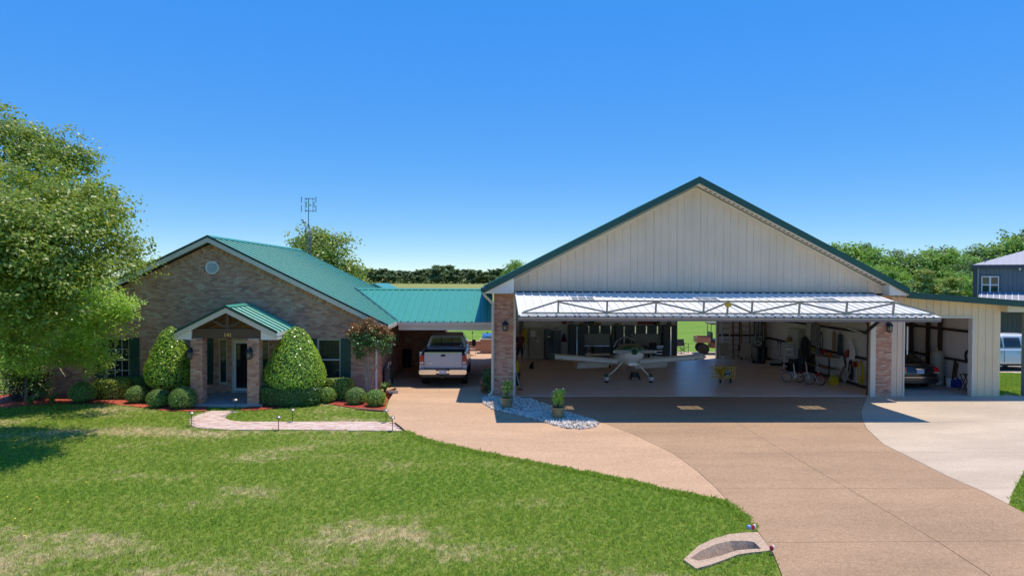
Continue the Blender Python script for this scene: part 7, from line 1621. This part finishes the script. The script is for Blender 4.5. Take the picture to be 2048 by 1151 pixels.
E=[(0,1),(1,2),(2,3),(3,4),(4,5),(0,6),(6,7),(7,8),(8,9),(0,10),(10,11),(11,12),(12,13),(2,14),(14,15),(15,16),(2,17),(17,18),(18,19)]
Rr=[(.17,.12),(.16,.115),(.18,.12),(.06,.06),(.075,.09),(.07,.085),(.10,.10),(.065,.065),(.045,.045),(.045,.03),(.10,.10),(.065,.065),(.045,.045),(.045,.03),(.07,.065),(.05,.05),(.036,.036),(.07,.065),(.05,.05),(.036,.036)]
bd=skin_body('body',V,E,Rr,[M['skin'],M['shirt_maroon'],M['shorts_navy'],M['sock_white']],ps)
for f in bd.data.polygons:
    c=f.center; z=c.z
    f.material_index= 1 if (.93<z<1.49 and (abs(c.x)<.21 or z>1.2)) else (2 if .52<z<=.93 and abs(c.x)<.235 else (3 if z<.15 else 0))
m=MB(); m.ball((0,.005,1.715),(.088,.105,.10),14,9); m.v=[(x,y,z) for x,y,z in m.v]; hr=m.build('hair',M['hair_grey'],ps,smooth=True)
m=MB(); m.ball((0,-.105,1.645),(.014,.022,.022),8,6); m.build('nose',M['skin'],ps,smooth=True)
m=MB(); [m.ball((s*.032,-.098,1.675),(.012,.008,.008),8,6) for s in(-1,1)]; m.build('eyes',M['black_plastic'],ps); m=MB(); m.box(-.025,.025,-.104,-.098,1.598,1.606); m.build('mouth',M['rust_red'],ps); m=MB(); [m.ball((s*.086,-.01,1.655),(.012,.02,.032),8,6) for s in(-1,1)]; m.build('ears',M['skin'],ps,smooth=True)
for s in (-1,1):
    hx,hy,hz=s*.25,-.07,.90; hd=MB(); hd.loft([[(hx+w_*math.cos(2*math.pi*k/8),hy-d_+.022*math.sin(2*math.pi*k/8),z) for k in range(8)] for z,w_,d_ in ((hz+.01,.026,0),(hz-.04,.036,.01),(hz-.085,.034,.02))])
    for j,(dx,L_) in enumerate(((-.026,.055),(-.009,.068),(.009,.064),(.026,.05))): hd.tube([(hx+dx,hy-.02,hz-.08),(hx+dx*1.05,hy-.035,hz-.08-L_*.55),(hx+dx*1.0,hy-.03,hz-.08-L_)],[.0088,.008,.006],6)
    hd.tube([(hx-s*.03,hy-.015,hz-.03),(hx-s*.052,hy-.035,hz-.06),(hx-s*.052,hy-.045,hz-.09)],[.0105,.0095,.007],6); hd.build('hand',M['skin'],ps,smooth=True)
g=G(1064,737,FZ); ct=thing('cat','black cat with pricked ears sitting on the hangar floor','cat',(g.x,g.y,FZ),.5)
V=[(0,.10,.09),(0,.05,.17),(0,-.02,.24),(0,-.05,.30),(0,-.09,.325),(.045,-.08,.10),(.04,-.09,.015),(-.045,-.08,.10),(-.04,-.09,.015),(.07,.06,.05),(.07,-.04,.02),(-.07,.06,.05),(-.07,-.04,.02),(.0,.17,.03),(.10,.19,.02)]
E=[(0,1),(1,2),(2,3),(3,4),(2,5),(5,6),(2,7),(7,8),(0,9),(9,10),(0,11),(11,12),(0,13),(13,14)]
skin_body('body',V,E,[.09,.085,.065,.055,.035,.025,.02,.025,.02,.05,.025,.05,.025,.02,.015],[M['black_plastic']],ct)
m=MB(); [m.lathe([(.025,0),(.004,.055)],8,(s*.03,-.045,.335)) for s in(-1,1)]; m.build('ears',M['black_plastic'],ct); m=MB(); m.ball((0,-.075,.19),(.03,.02,.05),8,6); m.build('chest_patch',M['white_paint'],ct,smooth=True)
# ================================================================= SHED CONTENTS
g=Vector((19.75,29.75,.04)); t=thing('pressure_tank','tall beige cylindrical water tank against the shed wall','tank',tuple(g))
MB().lathe([(.27,0),(.27,.05),(.28,.06),(.28,1.32),(.25,1.43),(.16,1.50),(.04,1.52)],28).build('tank_body',mat('tank_beige',(.36,.34,.28),.45,var=.06),t,smooth=True); MB().cyl((0,0,1.51),(0,0,1.60),.03,n=8).build('valve',M['brass'],t); MB().tube([(.0,-.28,.12),(-.1,-.4,.10),(-.3,-.42,.08)],.02,6).build('outlet_pipe',M['white_plastic'],t)
def shedg(px,py): return G(px,py,.04)
g=shedg(1885,769); t=thing('water_pump','small pump with coiled hose beside the beige tank','pump',(g.x,g.y,.04)); MB().cyl((-.15,0,.12),(.12,0,.12),.09,n=14).build('motor',M['grey_plastic'],t); MB().box(-.16,.16,-.1,.1,0,.03).build('base',M['black_metal'],t); MB().cyl((.12,0,.10),(.2,0,.10),.07,n=12).build('pump_head',M['white_plastic'],t)
for k in range(3): MB().torus((.05,.16+.03*k,.22),.20,.018,'y',22,6).build('hose_loop',M['black_metal'],t)
g=shedg(1902,773); t=thing('bucket','white plastic bucket on the shed floor','bucket',(g.x,g.y+.1,.04)); MB().lathe([(.12,0),(.15,.33),(.16,.34),(.16,.36),(.14,.36),(.13,.2)],20).build('pail',M['white_plastic'],t,smooth=True); MB().tube([(.155*math.cos(a),-.0+.1*math.sin(a)*0-.02,.34+.10*math.sin(a)) for a in [k*math.pi/10 for k in range(11)]],.005,5).build('handle',M['chrome'],t)
for px,lab in ((1915,'dark blue water jug next to the white bucket'),(1927,'second dark blue water jug nearer the door jamb')):
    g=shedg(px,775); t=thing('water_jug',lab,'jug',(g.x,g.y+.12,.04),.1,group='blue water jugs'); m=MB(); m.loft([[(q[0],y,q[2]) for q in rrect(.14,0,.36,0,.05,top=.12)] for y in(-.14,.14)]); m.build('container',M['blue_paint'],t,bevel=.02,smooth=True); MB().cyl((-.07,-.05,.355),(-.07,-.05,.41),.03,n=10).build('cap',M['white_plastic'],t); MB().tube([(.0,0,.36),(.02,0,.42),(.09,0,.42),(.10,0,.36)],.014,6).build('handle',M['blue_paint'],t)
g=shedg(1938,782); t=thing('wooden_stool','dark wooden folding stool at the shed door jamb','stool',(g.x+.02,g.y+.25,.04),.4)
MB().box(-.16,.16,-.14,.14,.66,.69).build('seat',M['wood_dark'],t)
for sx in(-1,1): MB().bar((sx*.14,-.14,.66),(sx*.14,.18,0),.03).build('leg',M['wood_dark'],t); MB().bar((sx*.14,.14,.66),(sx*.14,-.18,0),.03).build('leg',M['wood_dark'],t)
MB().bar((-.14,.1,.2),(.14,.1,.2),.025).build('rung',M['wood_dark'],t)
p=wallp(1846,712,SX1-.25) if False else Vector((19.2,31.5,1.1)); 
d=ray(1848,712); k=31.6/d.y; p=Vector((d.x*k,31.6,CAM_H+d.z*k)); t=thing('blue_sign','small blue framed panel leaning on the shed wall past the car','sign',(p.x,31.6,.04),world=True); MB().box(p.x-.20,p.x+.20,31.6,31.63,p.z-.3,p.z+.3).build('panel',mat('panel_blue',(.03,.10,.22),.5),t); m=MB(); m.box(p.x-.24,p.x-.20,31.59,31.64,.04,p.z+.34); m.box(p.x+.20,p.x+.24,31.59,31.64,.04,p.z+.34); m.box(p.x-.20,p.x+.20,31.59,31.64,p.z+.30,p.z+.34); m.build('frame',M['white_plastic'],t)
d=ray(1941,712); k=(SX1-.2)/d.x; p=Vector((SX1-.2,d.y*k,CAM_H+d.z*k)); t=thing('hose_wheel','dark round hose wheel hung on the shed wall near the jamb','hose reel',tuple(p),world=True)
for r in (.20,.24,.28): MB().torus((p.x-.05,p.y,p.z),r,.022,'x',26,6).build('hose_ring',M['black_metal'],t)
MB().cyl((p.x-.08,p.y,p.z),(p.x+.08,p.y,p.z),.05,n=10).build('hub',M['red_steel'],t)
d=ray(1911,738); k=(SX1-.2)/d.x; p=Vector((SX1-.2,d.y*k,0)); t=thing('timber_post','short brown timbers leaning on the shed wall','timber',(p.x,p.y,.04),world=True)
for o_ in (-.06,.07): MB().bar((p.x-.12,p.y+o_,.04),(p.x+.04,p.y+o_,1.15+o_),.10,.05,up=(1,0,0)).build('timber',M['wood_dark'],t)
t=thing('paper_strip','white perforated strips hung inside the shed by the left jamb','strips',(16.6,27.6,1.6),world=True)
for px in (1808,1815):
    d=ray(px,675); k=27.6/d.y; x_=d.x*k; MB().box(x_-.025,x_+.025,27.6,27.61,1.6+(.3 if px==1808 else 0),2.75).build('strip',M['white_plastic'],t)

# ================================================================= CARPORT CONTENTS
g=G(811,735,.03); t=thing('wheelie_bin','black rubbish bin against the brick wing wall','trash can',(g.x,35.5,.03))
m=MB(); m.lathe([(.24,0),(.29,.78),(.30,.80),(.30,.82)],20); m.build('bin',M['black_plastic'],t,smooth=True); MB().lathe([(.32,.825),(.32,.86),(.2,.93),(.03,.95)],20).build('lid',M['black_plastic'],t,smooth=True); [MB().tube([(s*.30,-.06,.66),(s*.36,0,.66),(s*.30,.06,.66)],.015,6).build('handle',M['black_plastic'],t) for s in(-1,1)]
d=ray(775,745); k=(HX1+.35)/d.x; t=thing('garden_cart','folded dark grey garden cart against the house side wall','cart',(HX1+.2,29.3,.03))
MB().box(-.10,.10,-.45,.45,.15,.85).build('tray',mat('cart_grey',(.06,.07,.09),.5),t,bevel=.04)
for y_ in (-.3,.3): MB().lathe([(.15,-.04),(.15,.04)],16,(.12,y_,.15),'x').build('wheel',M['rubber'],t)
MB().tube([(.05,-.3,.85),(.08,-.3,1.02),(.08,.3,1.02),(.05,.3,.85)],.015,6).build('handle',M['aluminium'],t)
for k,y_ in enumerate((31.4,33.6)):
    MB().box(HX1+.015,HX1+.10,y_-.18,y_+.18,1.45,2.0).build('meter_box',M['grey_plastic'],house,bevel=.01)
# low brick planter wall and patio pieces behind
t=thing('garden_wall','low brown brick garden wall behind the carport patio','wall',(-1.2,43.6,0),world=True)
wl2=MB().box(-3.2,.2,43.5,43.85,0,.60).build('core',M['mortar'],t); place_bricks(brick_face(brick_rects(lambda a,b:[(-3.2,.2)],.03,.60),(0,43.5,0),0),wl2,40); MB().box(-3.25,.25,43.45,43.9,.605,.66).build('coping',M['agg_warm'],t)
x_=A(985,690,42.8).x; t=thing('grill_island','brick barbecue island with steel top at the end of the patio','grill',(x_-.1,42.4,.03),world=True); MB().box(x_-.75,x_+.6,42.0,42.8,.03,.85).build('brick_base',M['brick'],t); MB().box(x_-.80,x_+.65,41.95,42.85,.852,.90).build('counter',M['concrete'],t); MB().lathe([(.32,-.28),(.32,.28)],18,(x_-.35,42.4,.92),'x').build('hood',M['chrome'],t,smooth=True)
for px,lab in ((945,'thin black garden light standing on the low brick wall'),(975,'second thin black garden light at the right end of the low wall')):
    p=A(px,684,43.6); t=thing('garden_torch',lab,'garden light',(p.x,43.65,.66)); MB().cyl((0,0,0),(0,0,.50),.012,n=6).build('stake',M['black_metal'],t); MB().lathe([(.05,.48),(.06,.52),(.02,.58)],10).build('shade',M['black_metal'],t)
g=A(934,714,40.4); t=thing('patio_chaise','white framed patio lounge chair beyond the pickup','chair',(g.x,41.2,.03),.5); MB().box(-.3,.3,-.6,.5,.34,.38).build('seat',M['wood_mid'],t); MB().obox((0,.72,.60),(.6,.05,.6),(-.6,0,0)).build('backrest',M['wood_mid'],t); [MB().bar((sx*.28,y_,.34),(sx*.28,y_,0),.03).build('leg',M['white_plastic'],t) for sx in(-1,1) for y_ in(-.5,.45)]
g=G(970,800,.03)
t=thing('clay_pots','stacked red clay pots beside the hangar downspout','pots',(A(967,780,27.6).x,27.65,.03)); MB().lathe([(.10,0),(.14,.24),(.16,.25),(.16,.30),(.13,.30)],16).build('pot',M['terracotta'],t,smooth=True); MB().lathe([(.09,.20),(.13,.42),(.15,.43),(.15,.48),(.12,.48)],16).build('pot',M['terracotta'],t,smooth=True)
b_=A(977,770,27.5); t=thing('corner_shrub','dark leafy plant growing at the left hangar corner','plant',(-.22,27.45,0),world=True); quads('foliage',crown_leaves([((-.22,27.45,.45),(.18,.2,.4),1),((-.2,27.4,.85),(.13,.15,.2),.6)],70,12,.09,.05,.06,shell=.1),M['leaf_dark'],t); MB().tube([(-.22,27.45,0),(-.2,27.45,.8)],.015,6).build('stem',M['bark'],t)
g=G(966,797,.03); t=thing('splash_stone','flat grey splash stone at the foot of the hangar downspout','stone',(-.32,26.55,.03)); MB().loft([[(.22*math.cos(2*math.pi*k/10)*(1+.1*math.sin(k*3)),.13*math.sin(2*math.pi*k/10),z) for k in range(10)] for z in (0,.05)]).build('slab',M['concrete'],t,bevel=.01)

# ================================================================= PATH LIGHTS
def path_light(px,py,label,first=[None]):
    g=G(px,py)
    if first[0] is None:
        t=thing('path_light',label,'path light',(g.x,g.y,0),group='solar lights along the path'); first[0]=t
        MB().cyl((0,0,-.05),(0,0,.36),.011,n=8).build('stake',M['black_metal'],t); MB().lathe([(.03,.35),(.055,.38),(.05,.41)],14).build('lens',M['clear_glass'],t,smooth=True); MB().lathe([(.085,.40),(.085,.415),(.06,.445),(.02,.46)],16).build('cap',mat('light_cap',(.30,.27,.24),.4,metal=.5),t,smooth=True); MB().box(-.028,.028,-.028,.028,.455,.463).build('solar_cell',M['charcoal_cab'],t)
    else: dup(first[0],(g.x,g.y,0),random.random(),label)
for a in ((383,852,'solar light at the left bend of the brick path'),(471,823,'solar light beside the right porch pillar foot'),(557,861,'solar light on the near side of the path, mid length'),(585,845,'solar light on the far side of the path in the grass'),(772,846,'solar light at the far side of the path end by the drive'),(785,862,'solar light at the near corner of the path and drive')): path_light(*a)
g0,g1=G(790,848),G(812,866); t=thing('path_edging_pipe','dark thin edging bar lying across the path end','bar',(g0.x,g0.y,.03),world=True); MB().tube([(g0.x,g0.y,.05),((g0.x+g1.x)/2,(g0.y+g1.y)/2,.06),(g1.x,g1.y,.05)],.018,6).build('bar',M['black_metal'],t)
mat('dandelion',(.80,.62,.02),.6); random.seed(5)
for k,(px,py) in enumerate(((14,1000),(73,1000),(136,1010),(60,1025),(30,1044),(49,1079),(172,970),(700,1060))):
    g=G(px,py); t=thing('dandelion','small yellow dandelion in the left part of the lawn' if k<7 else 'lone yellow dandelion in the middle of the lawn','flower',(g.x,g.y,0),group='dandelions in the lawn'); MB().cyl((0,0,0),(0,0,.07),.004,n=5).build('stalk',M['blade_green'],t); MB().ball((0,0,.075),(.022,.022,.012),8,5).build('bloom',M['dandelion'],t)

# ================================================================= ANTENNA MAST behind the house
AY=41.6; c=A(617,500,AY); t=thing('antenna_mast','lattice radio mast with dipole array behind the house roof','antenna',(c.x,AY,0),world=True); X0=c.x; ga=mat('galvanised',(.20,.22,.24),.45,metal=.6)
def az(py): return A(617,py,AY).z
zt=az(462); legs=[(X0-.16,AY-.1),(X0+.16,AY-.1),(X0,AY+.16)]
for x_,y_ in legs: MB().cyl((x_,y_,0),(x_,y_,zt),.022,n=6).build('mast_leg',ga,t)
m=MB(); z=3.0; k=0
while z<zt-.1:
    for i in range(3):
        a,b=legs[i],legs[(i+1)%3]; m.cyl((*a,z),(*b,z+.28),.008,n=4); m.cyl((*b,z),(*a,z),.007,n=4)
    z+=.28
m.build('lattice_bracing',ga,t)
zj=az(446)
for x_,y_ in legs: MB().cyl((x_,y_,zt),(X0,AY,zj),.02,n=6).build('apex_leg',ga,t)
MB().cyl((X0,AY,zj-.3),(X0,AY,az(396)),.026,n=8).build('top_pole',ga,t)
ar=MB(); s_=AY/FPX
for py in (397,422): ar.bar((X0-6.5*s_*1.0,AY,az(py)),(X0+8.5*s_,AY,az(py)),.03)
for q in (-6.5,8.5): ar.bar((X0+q*s_,AY,az(395)),(X0+q*s_,AY,az(425)),.018)
ar.build('array_frame',ga,t)
for q in (-14,14.5):
    for a,b in ((393,405),(410,424)): MB().cyl((X0+q*s_,AY,az(a)),(X0+q*s_,AY,az(b)),.022,n=6).build('dipole_rod',ga,t)
for q in (-6.5,8.5):
    for py in (398,405,409,413,421): m=MB(); m.bar((X0+q*s_,AY,az(py)),(X0+(q+2.2)*s_,AY,az(py)),.018); m.ball((X0+(q+2.3)*s_,AY,az(py)),.04,8,6); m.build('dipole_clamp',M['black_metal'],t)
MB().ball((X0+3.5*s_,AY,az(410)),(.05,.05,.05),8,6).build('sensor',M['black_metal'],t)
for px,py in ((600,522),): pass
m=MB(); m.cyl((X0-6.5*s_,AY,az(475)),(X0-6.5*s_,AY,az(446)),.016,n=6); m.bar((X0-6.5*s_,AY,az(470)),(X0,AY,az(474)),.02); m.build('side_arm',ga,t); MB().ball((X0-9*s_,AY,az(444)),(.13,.1,.09),10,6).build('camera_head',M['beige_metal'],t); MB().box(X0-15*s_,X0-10*s_,AY-.03,AY+.03,az(441),az(439)).build('weather_vane',ga,t)
m=MB(); m.lathe([(.02,0),(.22,.05),(.24,.07)],14,(X0+.32,AY-.1,az(467))); m.build('dish_cover',M['white_plastic'],t,smooth=True); MB().bar((X0+.1,AY-.1,az(467)),(X0+.32,AY-.1,az(467)),.03).build('dish_arm',ga,t)

# ================================================================= NEIGHBOURING BUILDING
NY=47.0; nl=A(1946,600,NY).x; ne=A(1946,530,NY).z; mat('grey_siding',(.135,.165,.185),.5,var=.06,vscale=.6); mat('grey_roof',(.33,.34,.39),.4,var=.05); mat('slate_trim',(.06,.065,.085),.5)
nbld=thing('neighbour_building','blue grey metal building with white framed window beyond the shed','building',(nl,NY,0),world=True)
x=nl
while x<nl+14: siding_panel(nbld,x,min(x+.914,nl+14),NY,0,lambda q:ne-.05,'grey_siding',name='wall_panel'); x+=.914
MB().box(nl,nl+.05,NY+.04,NY+13,0,ne-.05).build('side_wall',M['grey_siding'],nbld); MB().box(nl+.051,nl+14,NY+.08,NY+.14,0,ne-.1).build('inner_wall',M['slate_trim'],nbld)
m=MB(); rx=nl+8; rz=ne+2.3; m.add([(nl-.15,NY-.25,ne),(nl+16,NY-.25,ne),(nl+16,NY+13,ne),(nl-.15,NY+13,ne),(rx,NY+6,rz),(nl+12,NY+6,rz)],[(0,1,5,4),(1,2,5),(2,3,4,5),(3,0,4),(3,2,1,0)]); nr=m.build('hip_roof',M['grey_roof'],nbld,fix=False)
m=MB()
for k in range(36):
    xb=nl-.15+k*.45; u=1.0; f_=min(1,(xb-(nl-.15))/(rx-nl+.15)) if xb<rx else 1
    m.bar((xb,NY-.25,ne+.02),(xb,NY-.25+6.25*f_,ne+2.3*f_+.02),.05,.03)
m.build('roof_seam',M['grey_roof'],nr); MB().box(nl-.18,nl+16,NY-.30,NY-.22,ne-.22,ne+.02).build('fascia',M['slate_trim'],nr)
w0,w1=A(1963,552,NY),A(1997,586,NY); m=MB(); f=.07
m.box(w0.x,w1.x,NY-.07,NY-.03,w1.z,w1.z+f); m.box(w0.x,w1.x,NY-.07,NY-.03,w0.z-f,w0.z); m.box(w0.x,w0.x+f,NY-.07,NY-.03,w1.z+f,w0.z-f); m.box(w1.x-f,w1.x,NY-.07,NY-.03,w1.z+f,w0.z-f)
xm,zm=(w0.x+w1.x)/2,(w0.z+w1.z)/2; m.box(xm-.06,xm+.06,NY-.07,NY-.03,w1.z+f,w0.z-f); m.box(w0.x+f,xm-.06,NY-.065,NY-.035,zm-.035,zm+.035); m.box(xm+.06,w1.x-f,NY-.065,NY-.035,zm-.035,zm+.035)
nw=m.build('window',M['white_paint'],nbld)
for a,b in ((w0.x+f,xm-.06),(xm+.06,w1.x-f)):
    for c_,d in ((w1.z+f,zm-.035),(zm+.035,w0.z-f)): MB().box(a,b,NY-.05,NY-.04,c_,d).build('pane',M['tint_glass'],nw)
m=MB(); m.box(w0.x-.08,w0.x,NY-.06,NY-.032,w1.z-.08,w0.z+.08); m.box(w1.x,w1.x+.08,NY-.06,NY-.032,w1.z-.08,w0.z+.08); m.box(w0.x,w1.x,NY-.06,NY-.032,w0.z,w0.z+.08); m.box(w0.x,w1.x,NY-.06,NY-.032,w1.z-.08,w1.z); m.build('window_trim',M['slate_trim'],nw)
MB().cyl((nl+.35,NY-.12,0),(nl+.35,NY-.12,ne-.1),.06,n=8).build('downspout',mat('grey_light',(.28,.29,.31),.5),nbld); MB().box(nl-.03,nl+.22,NY-.06,NY-.033,0,ne-.1).build('corner_trim',M['slate_trim'],nbld)
p=A(2037,535,NY); MB().ball((p.x,NY-.15,p.z),(.10,.12,.22),10,8).build('flood_light',M['white_plastic'],nbld,smooth=True); MB().cyl((A(1970,525,NY).x,NY+.4,ne),(A(1970,525,NY).x,NY+.4,ne+.55),.04,n=8).build('vent_pipe',M['slate_trim'],nr)
# its lower lean-to roof
lz=A(2000,592,NY-2).z; x0=A(1950,592,NY).x+.3
m=MB(); m.add([(x0,NY-.05,lz+.25),(nl+14,NY-.05,lz+.25),(nl+14,NY-5,lz-.65),(x0,NY-5,lz-.65)],[(0,1,2,3)]); m.add([(a,b,c-.1) for a,b,c in m.v],[(3,2,1,0)]); pr2=m.build('porch_roof',M['grey_roof'],nbld,fix=False)
m=MB()
for k in range(30): xx=x0+.2+k*.42; m.bar((xx,NY-.05,lz+.27),(xx,NY-5,lz-.63),.05,.03)
m.build('roof_seam',M['white_paint'],pr2)
m=MB(); m.box(x0,nl+14,NY-5.05,NY-4.95,lz-.9,lz-.62); m.build('porch_fascia',M['slate_trim'],pr2)
for xx in (x0+.3,x0+7): MB().box(xx-.07,xx+.07,NY-4.95,NY-4.8,0,lz-.75).build('porch_post',M['slate_trim'],nbld)

nbld.rotation_euler=(0,0,math.radians(-38)); nbld.scale=(.81,.81,1)
